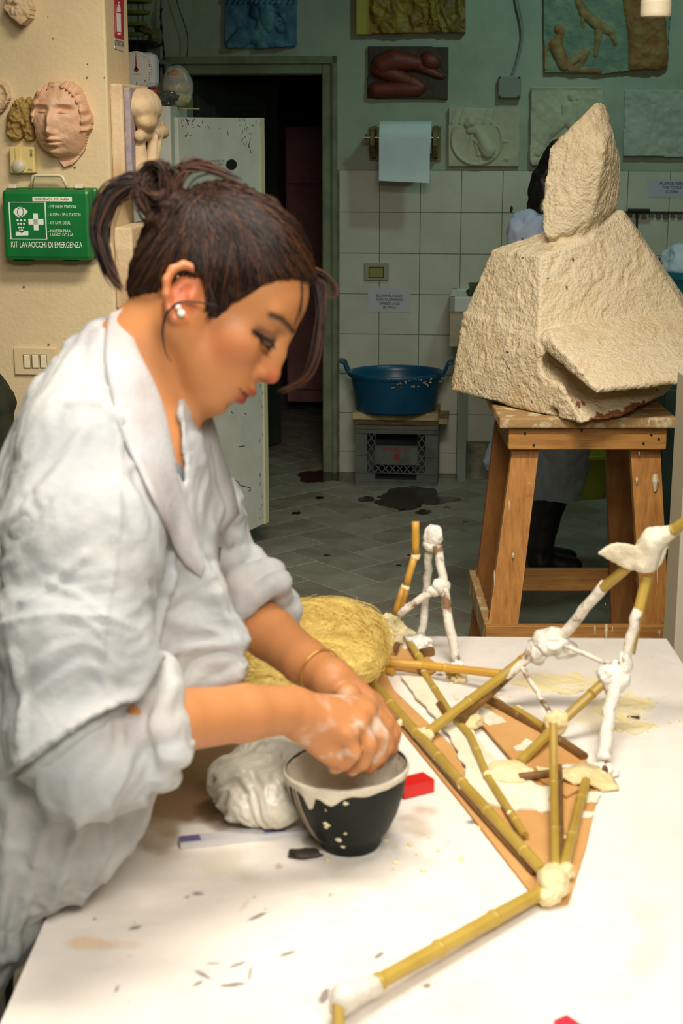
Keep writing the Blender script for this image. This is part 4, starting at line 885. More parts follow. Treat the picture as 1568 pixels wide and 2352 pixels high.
for x, y in ((1205, 995), (1225, 1022), (1495, 998), (1477, 1018), (1512, 1008), (1335, 985+3)): c = P(x, y, Y=YN+.02); MB().box((c.x-.003, YN+.016, c.z-.003), (c.x+.003, YN+.022, c.z+.003), b=.001).out('screw', M_black, st)
def legs(name, x0t, x1t, x0b, x1b, Yt, Yb, d, ztop, m):
    # board leg: px edges at y=1035 and y=1430 extrapolated to the floor
    pa = P(x0t, 1035, Y=Yt); pb = P(x1t, 1035, Y=Yt); qa = P(x0b, 1430, Y=Yb); qb = P(x1b, 1430, Y=Yb)
    def ext(p, q, z): t = (z-p.z)/(q.z-p.z); return p+(q-p)*t
    A, B = ext(pa, qa, 0), ext(pb, qb, 0); C_, D_ = ext(pa, qa, ztop), ext(pb, qb, ztop); o = Vector((0, d, 0))
    return MB().hexa([A, B, B+o, A+o, C_, D_, D_+o, C_+o]).out(name, m, st)
legs('leg', 1176, 1237, 1122, 1190, YN+.05, YN-.02, .035, tt-.002, M_wood); legs('leg', 1448, 1516, 1472, 1537, YN+.05, YN-.02, .035, tt-.002, M_wood)
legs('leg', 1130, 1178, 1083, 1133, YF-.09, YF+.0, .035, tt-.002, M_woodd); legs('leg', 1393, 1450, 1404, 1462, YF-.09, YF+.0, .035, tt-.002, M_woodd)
# side planks of the legs (boards seen edge on from the left)
def board(name, pts, d, m): return MB().prism(pts, d).out(name, m, st)
zs1 = P(1150, 1430, Y=YN-.03).z; zs0 = zs1-.075
xl = P(1112, 1440, Y=YN-.03).x; xr = P(1540, 1440, Y=YN-.03).x
MB().box((xl, YN-.06, zs0), (xr, YN-.036, zs1), b=.003).out('stretcher', M_woodh, st)
xl2 = P(1172, 1300, Y=YF+.06).x; zs3 = P(1300, 1303, Y=YF+.06).z
MB().box((xl+.02, YF+.037, zs3-.075), (xr-.02, YF+.06, zs3), b=.003).out('stretcher', M_woodh, st)
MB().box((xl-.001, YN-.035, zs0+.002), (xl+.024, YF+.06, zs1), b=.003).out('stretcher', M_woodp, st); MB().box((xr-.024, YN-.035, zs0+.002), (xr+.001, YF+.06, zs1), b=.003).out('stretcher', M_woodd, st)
q = MB()
def drip(x, y0, y1, w, Yd):
    a = P(x, y0, Y=Yd); b = P(x, y1, Y=Yd); q.tube([a, a*.6+b*.4, b], [w*.6, w, w*.4], 6)
for x, y0, y1, w in ((1474, 962, 975, .002), (1490, 962, 978, .002), (1550, 962, 975, .0015)): drip(x, y0, y1, w, YN-.001)
for x, y0, y1, w in ((1366, 1436, 1458, .003), (1392, 1434, 1470, .006), (1406, 1438, 1452, .002), (1514, 1448, 1462, .003)): drip(x, y0, y1, w, YN-.061)
for x, y0, y1, w in ((1504, 1090, 1128, .011), (1462, 1096, 1112, .004), (1467, 1035, 1048, .002), (1390, 1385-0, 1390, .001)): drip(x, y0, y1, w, YN+.03)
for x, y0, y1, w in ((1169, 1150, 1170, .002), (1178, 1270, 1282, .003), (1215, 1108, 1114, .003), (1135, 1310, 1345, .002), (1509, 1300, 1340, .002), (1530, 1340, 1410, .003)): drip(x, y0, y1, w, YN-.004)
q.out('plaster_drips', M_drip, st, kind='stuff')
# ================================================================== BIG PLASTER SCULPTURE
def S(x, y, Y): return P(x, y, Y=Y)
F_ = Field((.27, 4.1, .84), (1.2, 5.0, 1.86), .0052)
a = 4.52
# peak
F_.hull([S(1370, 240, a+.05), S(1385, 243, a+.08), S(1341, 268, a), S(1300, 320, a), S(1265, 345, a+.02), S(1262, 400, a+.02), S(1250, 470, a), S(1252, 530, a-.02), S(1262, 545, a-.02), S(1268, 562, a+.02), S(1330, 548, a+.0), S(1378, 502, a+.02), S(1300, 530, a-.03), S(1360, 492, a-.03), S(1385, 345, a-.06), S(1400, 300, a+.02), S(1420, 365, a+.08), S(1417, 462, a+.08), S(1410, 474, a+.08),
         S(1300, 345, a+.17), S(1290, 500, a+.19), S(1400, 380, a+.17), S(1398, 470, a+.17), S(1370, 260, a+.12)], k=.008, rnd=.004)
F_.hull([S(1255, 500, 4.62), S(1248, 560, 4.56), S(1300, 582, 4.50), S(1372, 530, 4.54), S(1412, 500, 4.62), S(1400, 470, 4.66), S(1330, 500, 4.56), S(1290, 520, 4.78), S(1400, 520, 4.78)], k=.03, rnd=.004)
# middle block
B = [S(1132, 578, 4.62), S(1242, 592, 4.44), S(1237, 770, 4.38), S(1118, 650, 4.66), S(1070, 725, 4.66), S(1062, 760, 4.66), S(1372, 494, 4.62), S(1427, 487, 4.62), S(1455, 545, 4.66), S(1500, 620, 4.66), S(1568, 722, 4.66), S(1620, 760, 4.66), S(1360, 552, 4.52), S(1350, 745, 4.44), S(1568, 712, 4.60), S(1240, 545, 4.72)]
back = [S(1150, 590, 4.88), S(1440, 500, 4.88), S(1075, 760, 4.93), S(1600, 760, 4.9)]
F_.hull(B+back, k=.012, rnd=.004)
# lower left slab
Lw = [S(1237, 765, 4.38), S(1068, 722, 4.66), S(1040, 880, 4.66), S(1041, 893, 4.64), S(1105, 912, 4.56), S(1200, 935, 4.42), S(1250, 948, 4.37), S(1235, 790, 4.36), S(1332, 966, 4.24), S(1080, 880, 4.92), S(1090, 740, 4.92), S(1300, 930, 4.85), S(1290, 770, 4.7)]
F_.hull(Lw, k=.012, rnd=.004)
# lower right, set back
Lr = [S(1250, 780, 4.5), S(1332, 967, 4.24), S(1425, 953, 4.27), S(1520, 906, 4.46), S(1545, 878, 4.50), S(1500, 790, 4.6), S(1290, 890, 4.36), S(1350, 830, 4.5), S(1330, 930, 4.85), S(1540, 880, 4.85), S(1540, 760, 4.85), S(1260, 760, 4.8)]
F_.hull(Lr, k=.008, rnd=.003)
# hollow under the flange
F_.ell(S(1290, 835, 4.33), (.055, .10, .052), k=.02, cut=True); F_.ell(S(1340, 885, 4.31), (.05, .09, .045), k=.02, cut=True)
# flange plate
Fl = [S(1226, 768, 4.40), S(1260, 758, 4.36), S(1350, 742, 4.46), S(1568, 712, 4.62), S(1650, 705, 4.65), S(1650, 862, 4.30), S(1568, 868, 4.26), S(1450, 884, 4.20), S(1372, 892, 4.17), S(1355, 880, 4.18), S(1300, 815, 4.26), S(1270, 785, 4.31), S(1240, 780, 4.36)]
dn_ = Vector((.05, .35, -1)).normalized()*.012
F_.hull(Fl+[v+dn_ for v in Fl], k=.008, rnd=.002)
F_.cone(S(1310, 932, 4.36), S(1255, 955, 4.30), .01, .02, k=.01, cut=True)
V, Q = F_.mesh(); N = vnormals(V, Q)
# trowelled plaster relief: streaks running down the faces
st_ = np.stack([V[:, 0]*1.0, V[:, 1], V[:, 2]*.45], 1)
up = (V[:, 2] > P(1300, 500, Y=4.5).z)
nn = fbm(st_*34+fbm(V*9, 2)[:, None]*1.5, 3); n2 = fbm(V*26+fbm(V*11, 2)[:, None]*2, 4); n3 = vnoise(V*90)
rid = 1-np.abs(np.clip(nn, -1, 1))*2; rid2 = 1-np.abs(np.clip(n2, -1, 1))*2
fl_ = (V[:, 1] < 4.36+(P(1300, 700, Y=4.5).z-V[:, 2])*0)*(V[:, 2] < 1.12)*(V[:, 2] > 1.0)
am = np.where(up, .0034*rid+.0012*n2, .0022*rid2+.0016*n2+.0008*rid); am = am*np.where(fl_ & (N[:, 2] > .2), .45, 1)+.0006*n3
am = am-np.minimum(0, N[:, 2]+.5)*0
V = V+N*(am[:, None])
V[:, 2] = np.where((V[:, 1] > YN) & (V[:, 2] < ST+.0005), ST+.0005, V[:, 2])
pale = np.array(lin((228, 212, 178))); warm = np.array(lin((214, 190, 146))); t_ = np.clip(.5+.5*fbm(V*3, 3)+.35*rid2, 0, 1)[:, None]
C = pale*t_+warm*(1-t_)
# bare terracotta patches near the lower tip
def near(x, y, Y, rx, rz): p = P(x, y, Y=Y); return np.exp(-((V[:, 0]-p.x)/rx)**2-((V[:, 2]-p.z)/rz)**2)
bare = near(1355, 955, 4.35, .035, .022)+near(1400, 945, 4.35, .04, .02)+near(1440, 935, 4.37, .03, .018)+near(1470, 922, 4.4, .025, .012)+.9*near(1316, 918, 4.38, .01, .014)+.8*near(1330, 915, 4.38, .008, .008)
msk = (bare+.28*fbm(V*np.array([70, 70, 16]), 3) > .62)[:, None]; C = np.where(msk & (V[:, 1:2] < 4.6), np.array(lin((140, 84, 50))), C)
und = (near(1120, 925, 4.5, .09, .014)+near(1250, 948, 4.4, .04, .014) > .75)[:, None] & (N[:, 2:3] < -.1); C = np.where(und, np.array(lin((60, 40, 26))), C)  # downward faces along the lower edge set to dark brown
for x, y in ((1203, 596), (1165, 810), (1505, 893), (1214, 912), (1495, 912), (1255, 638), (1300, 660), (1318, 598)):
    C = np.where((near(x, y, 4.45, .0035, .0035) > .4)[:, None] & (V[:, 1:2] < 4.62), np.array(lin((70, 46, 30))), C)
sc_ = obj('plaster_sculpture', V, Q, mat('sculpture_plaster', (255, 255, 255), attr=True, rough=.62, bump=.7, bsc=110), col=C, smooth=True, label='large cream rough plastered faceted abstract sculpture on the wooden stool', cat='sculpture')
# ================================================================== TABLE
TZ = .92
e0 = P(340, 1570, Z=TZ); e1 = P(0, 2352, Z=TZ); dl = (e0-e1).normalized()
r0 = P(1532, 1470, Z=TZ); r1 = P(1568, 1541, Z=TZ); dr0 = dl
far_l = e0+dl*((P(900, 1455, Z=TZ).y-e0.y)/dl.y); far_r = P(1530, 1467, Z=TZ)
near_l = e1-dl*.45; near_r = far_r+Vector((dl.x*.25, -(far_r.y-near_l.y), 0))
tb = thing('work_table', 'white plaster stained work table in the foreground', 'table', (0.1, 1.6, 0))
# top as a fine grid so stains keep their own outlines
nx_, ny_ = 330, 520; uu, vv = np.meshgrid(np.linspace(0, 1, nx_), np.linspace(0, 1, ny_), indexing='ij')
A = np.array(near_l); B_ = np.array(near_r); C_ = np.array(far_r); D_ = np.array(far_l)
G_ = ((1-uu)*(1-vv))[..., None]*A+(uu*(1-vv))[..., None]*B_+(uu*vv)[..., None]*C_+((1-uu)*vv)[..., None]*D_
pts = G_.reshape(-1, 3); 
rel = pts-np.array([0, 0, CH]); zz = rel[:, 1]*cp-rel[:, 2]*sp; yy = rel[:, 1]*sp+rel[:, 2]*cp; PX = 784+F*rel[:, 0]/zz; PY = 1176-F*yy/zz
n1 = fbm(pts*8+3, 4); n2 = fbm(pts*30, 3); n3 = fbm(pts*70+9, 2)
col = np.tile(np.array(lin((238, 230, 218))), (len(pts), 1))
def stain(cx, cy, rx, ry, c, a, rough_=.5, ang=0):
    global col
    ca_, sa_ = math.cos(ang), math.sin(ang); dx = (PX-cx)*ca_+(PY-cy)*sa_; dy = -(PX-cx)*sa_+(PY-cy)*ca_
    d = (dx/rx)**2+(dy/ry)**2; w = np.clip((1.1-d+rough_*n1+.5*rough_*n2)*1.6, 0, 1)*a; col = col*(1-w[:, None])+np.array(lin(c))*w[:, None]
col *= (1-.10*np.clip(n1, 0, 1)-.06*np.clip(n2, 0, 1))[:, None]
stain(430, 1790, 135, 125, (136, 100, 56), .95, .9); stain(360, 1900, 60, 60, (150, 120, 78), .6, .8, .6); stain(520, 1990, 180, 60, (196, 178, 140), .35, .9)  # brown wet area at left, its shadow painted into the stain colour
stain(240, 2170, 100, 22, (222, 176, 120), .5, .9); stain(560, 2080, 26, 8, (206, 158, 110), .4, .6, -.9); stain(190, 2040, 24, 7, (200, 160, 120), .5)
stain(860, 1990, 170, 60, (196, 190, 172), .4, 1); stain(960, 1890, 60, 45, (176, 150, 104), .5, 1); stain(900, 1935, 60, 30, (150, 150, 140), .4, 1.1); stain(760, 2060, 90, 25, (206, 200, 184), .4, 1); stain(740, 1930, 40, 22, (120, 100, 74), .6, 1)
stain(1480, 2180, 60, 110, (236, 206, 176), .5, 1); stain(640, 1990, 14, 10, (170, 140, 100), .6); stain(757, 2055, 5, 5, (150, 120, 70), .8)
for cx, cy, rx, ry, an in ((465, 2238, 22, 4, .5), (490, 2212, 24, 3, .1), (545, 2215, 30, 4, -.35), (575, 2235, 4, 18, .1), (535, 2262, 30, 4, -.1), (455, 2258, 14, 3, -.5), (660, 2190, 24, 4, -.3), (745, 2288, 9, 16, .5), (870, 2195, 12, 4, -.6), (455, 2052, 18, 5, 0), (310, 2130, 20, 5, -.2), (218, 2110, 5, 4, 0), (980, 2265, 8, 5, 0), (750, 1900, 12, 4, 0), (1090, 1888, 22, 5, 0), (590, 2105, 26, 4, -.4), (430, 2060, 6, 3, 0), (268, 2270, 4, 10, 0)):
    stain(cx, cy, rx*1.1, ry*1.3, (104, 96, 94), .8, .5, an)
stain(1290, 1570, 110, 26, (232, 206, 140), .55, .8); stain(1380, 1640, 60, 40, (236, 210, 130), .35, .8)
for _ in range(60): stain(random.uniform(100, 1500), random.uniform(1500, 2330), random.uniform(1.5, 4), random.uniform(1, 3), random.choice([(140, 120, 90), (120, 116, 112), (190, 150, 104)]), .6, .3)
zt_n = np.array([0, 0, 1]); pts = pts+np.outer(n1*.0004+n3*.0002, zt_n)
idx = np.arange(nx_*ny_).reshape(nx_, ny_); Q = np.stack([idx[:-1, :-1], idx[1:, :-1], idx[1:, 1:], idx[:-1, 1:]], -1).reshape(-1, 4)
M_table = mat('table_laminate', (255, 255, 255), attr=True, rough=.38, bump=.06, bsc=60)
obj('table_surface', pts, Q, M_table, tb, col=np.clip(col, 0, 1), smooth=True)
M_edge = mat('table_edge', (232, 222, 200), rough=.5)
MB().prism([p-Vector((0, 0, .001)) for p in (near_l, near_r, far_r, far_l)], Vector((0, 0, -.03))).out('table_board', M_edge, tb)
for c in (near_l+Vector((.06, .06, 0)), near_r+Vector((-.06, .06, 0)), far_r+Vector((-.06, -.06, 0)), far_l+Vector((.06, -.06, 0))):
    MB().box((c.x-.025, c.y-.025, 0), (c.x+.025, c.y+.025, TZ-.031), b=.003).out('table_leg', mat('grey_steel_paint', (120, 124, 118), rough=.5), tb)
ap = MB(); 
for a_1, b_1 in ((near_l, far_l), (near_r, far_r)):
    ap.bar(a_1+Vector((.06 if a_1 is near_l else -.06, .1, -.06)), b_1+Vector((.06 if a_1 is near_l else -.06, -.1, -.06)), .02, .05)
ap.bar(far_l+Vector((.08, -.06, -.06)), far_r+Vector((-.08, -.06, -.06)), .02, .05); ap.out('table_frame', MATS['grey_steel_paint'], tb)
# ================================================================== BAMBOO ARMATURE
def T(x, y, h=0): return P(x, y, Z=TZ+h)
M_bam = mat('bamboo', (186, 158, 70), (154, 122, 46), sc=5, rough=.42, stretch=(1, 1, 1), lo=.35, hi=.7)
M_bamy = mat('yellow_bamboo', (206, 158, 62), (176, 128, 42), sc=6, rough=.42, lo=.35, hi=.7)
M_bamd = mat('dark_bamboo', (128, 92, 46), (96, 66, 32), sc=14, rough=.5, lo=.4, hi=.6)
M_bamw = mat('plaster_smeared_bamboo', (222, 214, 196), (126, 92, 58), sc=26, rough=.7, lo=.52, hi=.6, bump=.4, bsc=80)
M_plw = mat('wet_white_plaster', (232, 228, 216), (214, 208, 190), sc=18, rough=.55, bump=.5, bsc=60)
M_ply = mat('cream_plaster', (234, 220, 172), (218, 196, 140), sc=16, rough=.6, bump=.6, bsc=60)
ar = thing('bamboo_armature', 'bamboo stick armature with white plaster joints on the work table', 'armature', T(1200, 1800))
def stick(pts, r, m=None, nodes=True, name='bamboo_stick', wob=.0):
    m = m or M_bam; a = Vector(pts[0]); o = []; rr = []
    full = []
    for p, q_ in zip(pts, pts[1:]):
        L_ = (Vector(q_)-Vector(p)).length; k_ = max(int(L_/.012), 2)
        for i in range(k_): full.append(Vector(p).lerp(Vector(q_), i/k_))
    full.append(Vector(pts[-1])); d = 0; nxt = random.uniform(.04, .1); prev = full[0]; seq = []; rad = []
    for i, v in enumerate(full):
        d += (v-prev).length; prev = v; w_ = Vector((random.gauss(0, 1), random.gauss(0, 1), random.gauss(0, 1)))*wob*r
        if nodes and d > nxt and 0 < i < len(full)-1:
            t = (full[i+1]-v).normalized(); seq += [v-t*.0028, v-t*.001, v, v+t*.001, v+t*.0028]; rad += [r, r*1.16, r*.98, r*1.16, r]; nxt = d+random.uniform(.07, .12)
        else: seq.append(v+w_); rad.append(r*(1+random.uniform(-.03, .03)+(wob*random.uniform(-.4, .9))))
    return MB().tube(seq, rad, 10).out(name, m, ar, smooth=False if nodes else True)
def joint(c, r, m=None, amp=.25, name='plaster_joint', fr=9, sub=4):
    V, Fc = blobmesh(c, r if hasattr(r, '__len__') else (r, r, r), amp*.62, fr, sub, flat=TZ+.0012, oc=2); return obj(name, V, Fc, m or M_plw, ar, smooth=True)
# 1 foreground pole
stick([T(790, 2290, .028), T(850, 2266, .022), T(1250, 2045, .014)], .0082); 
a = T(790, 2290, .028); F2 = Field(T(700, 2420)-Vector((.06, .05, .02)), T(860, 2230)+Vector((.05, .05, .1)), .002)
F2.cone(T(858, 2262, .021), T(792, 2290, .028), .0092, .0115, .006); F2.cone(T(792, 2290, .028), T(776, 2316, .016), .0115, .009, .008); V, Q = F2.mesh(); V = V+vnormals(V, Q)*(fbm(V*90, 2)*.0012)[:, None]; obj('plaster_wrap', V, Q, M_plw, ar, smooth=True)
stick([T(776, 2300, .026), T(778, 2370, .010), T(776, 2440, .008)], .0058)
# 2 long left pole
TJ = T(1270, 2015, .016)
stick([T(1245, 2000, .016), T(1030, 1765, .014), T(850, 1565, .014)], .0070); stick([T(880, 1600, .010), T(1000, 1745, .009), T(1090, 1850, .009), T(1228, 2005, .008)], .0042, M_bamd)
# 3 and 4, from the near joint up
stick([T(1275, 2000, .016), P(1271, 1780, Y=T(1271, 1830).y), P(1270, 1660, Y=T(1271, 1810).y)], .0052, M_bam); stick([T(1288, 1990, .012), T(1285, 1760, .02)], .0035, M_bamd)
stick([T(1293, 2000, .014), T(1322, 1880, .012), T(1345, 1795, .012)], .0062)
joint(T(1272, 2030, .02)+Vector((0, .004, 0)), (.0165, .022, .019), M_ply, .3, fr=5); joint(T(1298, 2000, .014), (.009, .012, .010), M_ply, .3); joint(T(1258, 2060, .012), (.012, .01, .011), M_ply, .3)
# 5 rising diagonal through the high node
YD = 1.98
n1_ = P(1262, 1474, Y=2.02); base5 = T(972, 1690, .014)
stick([base5, P(1150, 1556, Y=2.02), P(1232, 1490, Y=2.03)], .0072)
stick([P(1280, 1470, Y=2.02), P(1390, 1345, Y=1.98)], .0075, M_bamw, wob=.12, nodes=False, name='plastered_stick'); stick([P(1385, 1350, Y=1.98), P(1470, 1278, Y=1.95), P(1530, 1228, Y=1.93), P(1600, 1180, Y=1.9)], .0072)
stick([T(1060, 1655, .02), P(1150, 1570, Y=2.03), P(1240, 1485, Y=2.02)], .0058, M_bamd); stick([P(1150, 1568, Y=2.02), P(1200, 1520, Y=2.02), P(1240, 1483, Y=2.02)], .0066, M_bamw, wob=.2, nodes=False, name='plastered_stick')
joint(n1_, (.026, .022, .020), M_plw, .3, fr=6); joint(n1_+Vector((.022, 0, -.012)), (.018, .015, .014), M_plw, .3, fr=4); joint(n1_+Vector((-.018, 0, -.016)), (.015, .014, .016), M_plw, .35, fr=3)
n2_ = P(1412, 1560, Y=1.93)
stick([P(1295, 1484, Y=2.0), P(1345, 1502, Y=1.97), P(1400, 1528, Y=1.94)], .0032, M_bamw, wob=.2, nodes=False, name='plastered_stick')
# 9 standing plastered pole
stick([P(1486, 1325, Y=1.95), P(1462, 1420, Y=1.94), P(1446, 1500, Y=1.935)], .0075, M_bam); stick([P(1462, 1400, Y=1.932), P(1440, 1500, Y=1.93), P(1420, 1550, Y=1.93)], .0068, M_bamw, wob=.12, nodes=False, name='plastered_stick')
stick([n2_, P(1398, 1650, Y=1.88), P(1384, 1745, Y=T(1380, 1768).y)], .0088, M_plw, wob=.1, nodes=False, name='plastered_stick'); joint(n2_, (.019, .016, .024), M_plw, .3, fr=6); joint(n2_+Vector((-.012, 0, .006)), (.014, .013, .013), M_plw, .3, fr=2)
joint(n2_+Vector((.012, 0, .022)), (.010, .010, .018), M_plw, .3, fr=2)
joint(T(1378, 1770, .006), (.022, .018, .009), M_plw, .35, fr=3); stick([T(1388, 1772, .012), P(1392, 1735, Y=1.85)], .0045, M_bamd)
# wrapped strip like a bow tie
def ribbon(pts, th, m, name, par=None):
    """closed polygon patch of world points given thickness along view-independent normal"""
    pts = [Vector(p) for p in pts]; c = sum(pts, Vector())/len(pts); n = Vector()
    for p, q_ in zip(pts, pts[1:]+pts[:1]): n += (p-c).cross(q_-c)
    n.normalize(); bm = bmesh.new(); a_ = [bm.verts.new(p+n*th/2) for p in pts]; f = bm.faces.new(a_); r_ = bmesh.ops.extrude_face_region(bm, geom=[f]); vs = [v for v in r_['geom'] if isinstance(v, bmesh.types.BMVert)]
    bmesh.ops.translate(bm, vec=-n*th, verts=vs); bmesh.ops.triangulate(bm, faces=bm.faces[:]); bmesh.ops.subdivide_edges(bm, edges=bm.edges[:], cuts=2, use_grid_fill=True); bmesh.ops.smooth_vert(bm, verts=bm.verts[:], factor=.5); bmesh.ops.smooth_vert(bm, verts=bm.verts[:], factor=.5)
    bm.verts.index_update(); V = np.array([v.co[:] for v in bm.verts]); Fc = [tuple(v.index for v in f.verts) for f in bm.faces]; bm.free(); V += (fbm(V*40, 2)*.0015)[:, None]*np.array(n); return obj(name, V, Fc, m, par or ar, smooth=True)
ys = 1.935
F2 = Field(P(1360, 1345, Y=1.88), P(1590, 1190, Y=2.02)+Vector((.02, .03, .02)), .0017)
F2.cone(P(1548, 1218, Y=1.925), P(1500, 1240, Y=1.94), .0085, .0165, .006); F2.cone(P(1500, 1240, Y=1.94), P(1480, 1290, Y=1.95), .016, .017, .006)
F2.hull([P(1418, 1252, Y=1.95), P(1470, 1262, Y=1.94), P(1448, 1302, Y=1.95), P(1425, 1296, Y=1.955), P(1380, 1270, Y=1.96), P(1402, 1256, Y=1.955), P(1450, 1280, Y=1.965), P(1425, 1270, Y=1.968)], k=.004, rnd=.0025)
F2.hull([P(1470, 1255, Y=1.95), P(1528, 1250, Y=1.945), P(1515, 1290, Y=1.95), P(1490, 1316, Y=1.955), P(1452, 1300, Y=1.955), P(1490, 1290, Y=1.975)], k=.004, rnd=.003)
V, Q = F2.mesh(); V = V+vnormals(V, Q)*(fbm(V*60, 3)*.0013)[:, None]; obj('plaster_bandage_wrap', V, Q, mat('cream_bandage', (238, 230, 206), (226, 214, 184), sc=14, rough=.7, bump=.2, bsc=120), ar, smooth=True)
# 10
stick([T(1192, 1752, .012), P(1275, 1670, Y=1.90), P(1392, 1562, Y=1.93)], .0068); 
n3_ = P(1276, 1662, Y=1.895); joint(n3_, (.016, .014, .02), M_ply, .3, fr=8); stick([P(1195, 1530, Y=2.02), P(1235, 1590, Y=1.96), P(1268, 1645, Y=1.9)], .0036, M_bamw, wob=.25, nodes=False, name='plastered_stick')
stick([T(1190, 1785, .012), T(1350, 1766, .012)], .0052, M_bamd); stick([T(1118, 1605, .012), T(1242, 1672, .012), T(1342, 1738, .012)], .006, M_bamd); stick([T(1182, 1628, .016), T(1250, 1670, .016)], .0052)
stick([T(870, 1520, .020), T(970, 1528, .020), T(1150, 1548, .030)], .0065, M_bamy); stick([T(865, 1535, .008), T(905, 1542, .008)], .006, M_bamy)
stick([T(962, 1528, .008), T(1030, 1632, .010), T(1080, 1690, .012), T(1120, 1785, .010), T(1205, 1920, .01)], .0052); stick([T(1126, 1795, .008), T(1200, 1925, .008)], .0038, M_bamd); stick([T(1010, 1620, .006), T(1030, 1650, .006)], .007, M_bamd)
joint(T(975, 1690, .012), (.012, .012, .011), M_ply, .3, fr=4); joint(T(1078, 1655, .012), (.018, .024, .012), M_ply, .3, fr=7); joint(T(1165, 1775, .008), (.03, .03, .010), M_ply, .3, fr=5); joint(T(1330, 1775, .006), (.035, .02, .008), M_plw, .3, fr=6)
joint(T(1190, 1630, .014), (.006, .006, .006), M_ply, .3)
for x, y, r in ((890, 1620, .006), (920, 1660, .005), (1050, 1780, .005), (1062, 1808, .006), (1170, 1868, .004), (1300, 1925, .004), (1010, 1535, .006), (975, 1540, .006), (1120, 1780, .006), (1245, 1665, .005)): joint(T(x, y, .012), r, M_ply, .3, sub=2, name='plaster_blob')
# torn plastered cloth under the standing pole
ribbon([T(1228, 1762, .014), T(1290, 1770, .016), T(1335, 1752, .02), T(1400, 1770, .008), T(1422, 1812, .004), T(1385, 1815, .004), T(1345, 1795, .016), T(1318, 1802, .010), T(1296, 1788, .014), T(1260, 1790, .006)], .003, M_ply, 'plaster_soaked_cloth')
# back left group
stick([P(954, 1198, Y=2.28), P(954, 1272, Y=2.28)], .0062, M_bamy, nodes=False); stick([P(952, 1278, Y=2.28), P(932, 1345, Y=2.27)], .0058, M_bamy, nodes=False); stick([P(931, 1352, Y=2.27), P(912, 1415, Y=2.26)], .0068, M_bamy, nodes=False); stick([P(924, 1352, Y=2.255), P(906, 1412, Y=2.25)], .005, M_bamy, nodes=False)
joint(P(954, 1278, Y=2.28), .0075, M_ply, .2, sub=3); joint(P(930, 1350, Y=2.27), .0075, M_ply, .2, sub=3)
apx = P(995, 1232, Y=2.28); joint(apx, (.0155, .014, .019), M_plw, .22, fr=5); joint(P(990, 1252, Y=2.28), (.0135, .012, .012), M_plw, .22, fr=2)
stick([P(985, 1255, Y=2.29), P(978, 1360, Y=2.31), T(969, 1472, .004)], .0062, M_plw, wob=.15, nodes=False, name='plastered_stick')
stick([P(1004, 1255, Y=2.27), P(1018, 1340, Y=2.25), P(1030, 1430, Y=2.22), T(1048, 1522, .004)], .0072, M_bamw, wob=.12, nodes=False, name='plastered_stick')
stick([P(1018, 1342, Y=2.25), P(970, 1372, Y=2.25), P(915, 1412, Y=2.25)], .006, M_bamw, wob=.12, nodes=False, name='plastered_stick'); joint(P(1013, 1348, Y=2.25), (.0145, .012, .014), M_plw, .2, fr=8); joint(P(995, 1358, Y=2.25), (.012, .009, .008), M_plw, .2, fr=3)
for x, y, h, r, m in ((893, 1430, .03, .018, M_ply), (905, 1450, .02, .02, M_ply), (885, 1455, .015, .015, M_ply), (925, 1465, .012, .022, M_ply), (955, 1480, .008, .02, M_plw), (975, 1478, .01, .014, M_plw), (905, 1478, .004, .016, M_ply), (960, 1497, .006, .012, M_plw), (1050, 1528, .004, .010, M_plw), (1055, 1560, .004, .012, M_ply)): joint(P(x, y, Z=TZ+h), (r, r*.8, r*.8), m, .5, fr=x*.1, name='crumpled_plaster')
stick([T(940, 1475, .012), T(975, 1530, .010)], .006); stick([T(965, 1502, .008), T(990, 1496, .006)], .008, M_bamd); stick([T(905, 1500, .008), T(912, 1480, .012)], .005, M_bamd); stick([T(1030, 1545, .008), T(1055, 1560, .006)], .006)
# ---- cardboard and poured plaster under it
M_card = mat('brown_cardboard', (202, 154, 92), (188, 138, 76), sc=5, rough=.85)
def sheet(px, h, th, m, name, par=None, **k):
    pts = [T(x, y, h) for x, y in px]; return MB().prism(pts, Vector((0, 0, th))).out(name, m, par, **k)
def wavy(px, amp, sub=8, seed=0):
    o = []; n = len(px)
    for i in range(n):
        a, b = px[i], px[(i+1) % n]; L_ = math.hypot(b[0]-a[0], b[1]-a[1]); k_ = max(int(L_/sub), 1)
        for j in range(k_):
            t = j/k_; x, y = a[0]+(b[0]-a[0])*t, a[1]+(b[1]-a[1])*t; v = fbm(np.array([[x*.05+seed, y*.05, 0], [x*.05, y*.05+seed, 9]]), 3); o.append((x+amp*v[0], y+amp*.6*v[1]))
    return o
sheet([(1240, 2083), (1304, 2079), (1345, 1950), (1378, 1800), (1290, 1790), (1215, 1800), (1110, 1800), (1085, 1815), (1040, 1720), (905, 1590), (880, 1540), (845, 1560), (930, 1690), (1060, 1850)], .0005, .0035, M_card, 'cardboard_sheet', label='brown cardboard triangle under the near bamboo joint', cat='cardboard')
sheet([(1128, 1598), (1345, 1745), (1362, 1800), (1300, 1835), (1185, 1760), (1092, 1652)], .0045, .0035, M_card, 'cardboard_sheet', label='brown cardboard strip crossing under the rising bamboo sticks', cat='cardboard')
sheet([(862, 1480), (940, 1478), (1010, 1535), (990, 1552), (905, 1540), (870, 1530)], .0005, .003, M_card, 'cardboard_sheet', label='small cardboard scrap beside the fibre bundle', cat='cardboard')
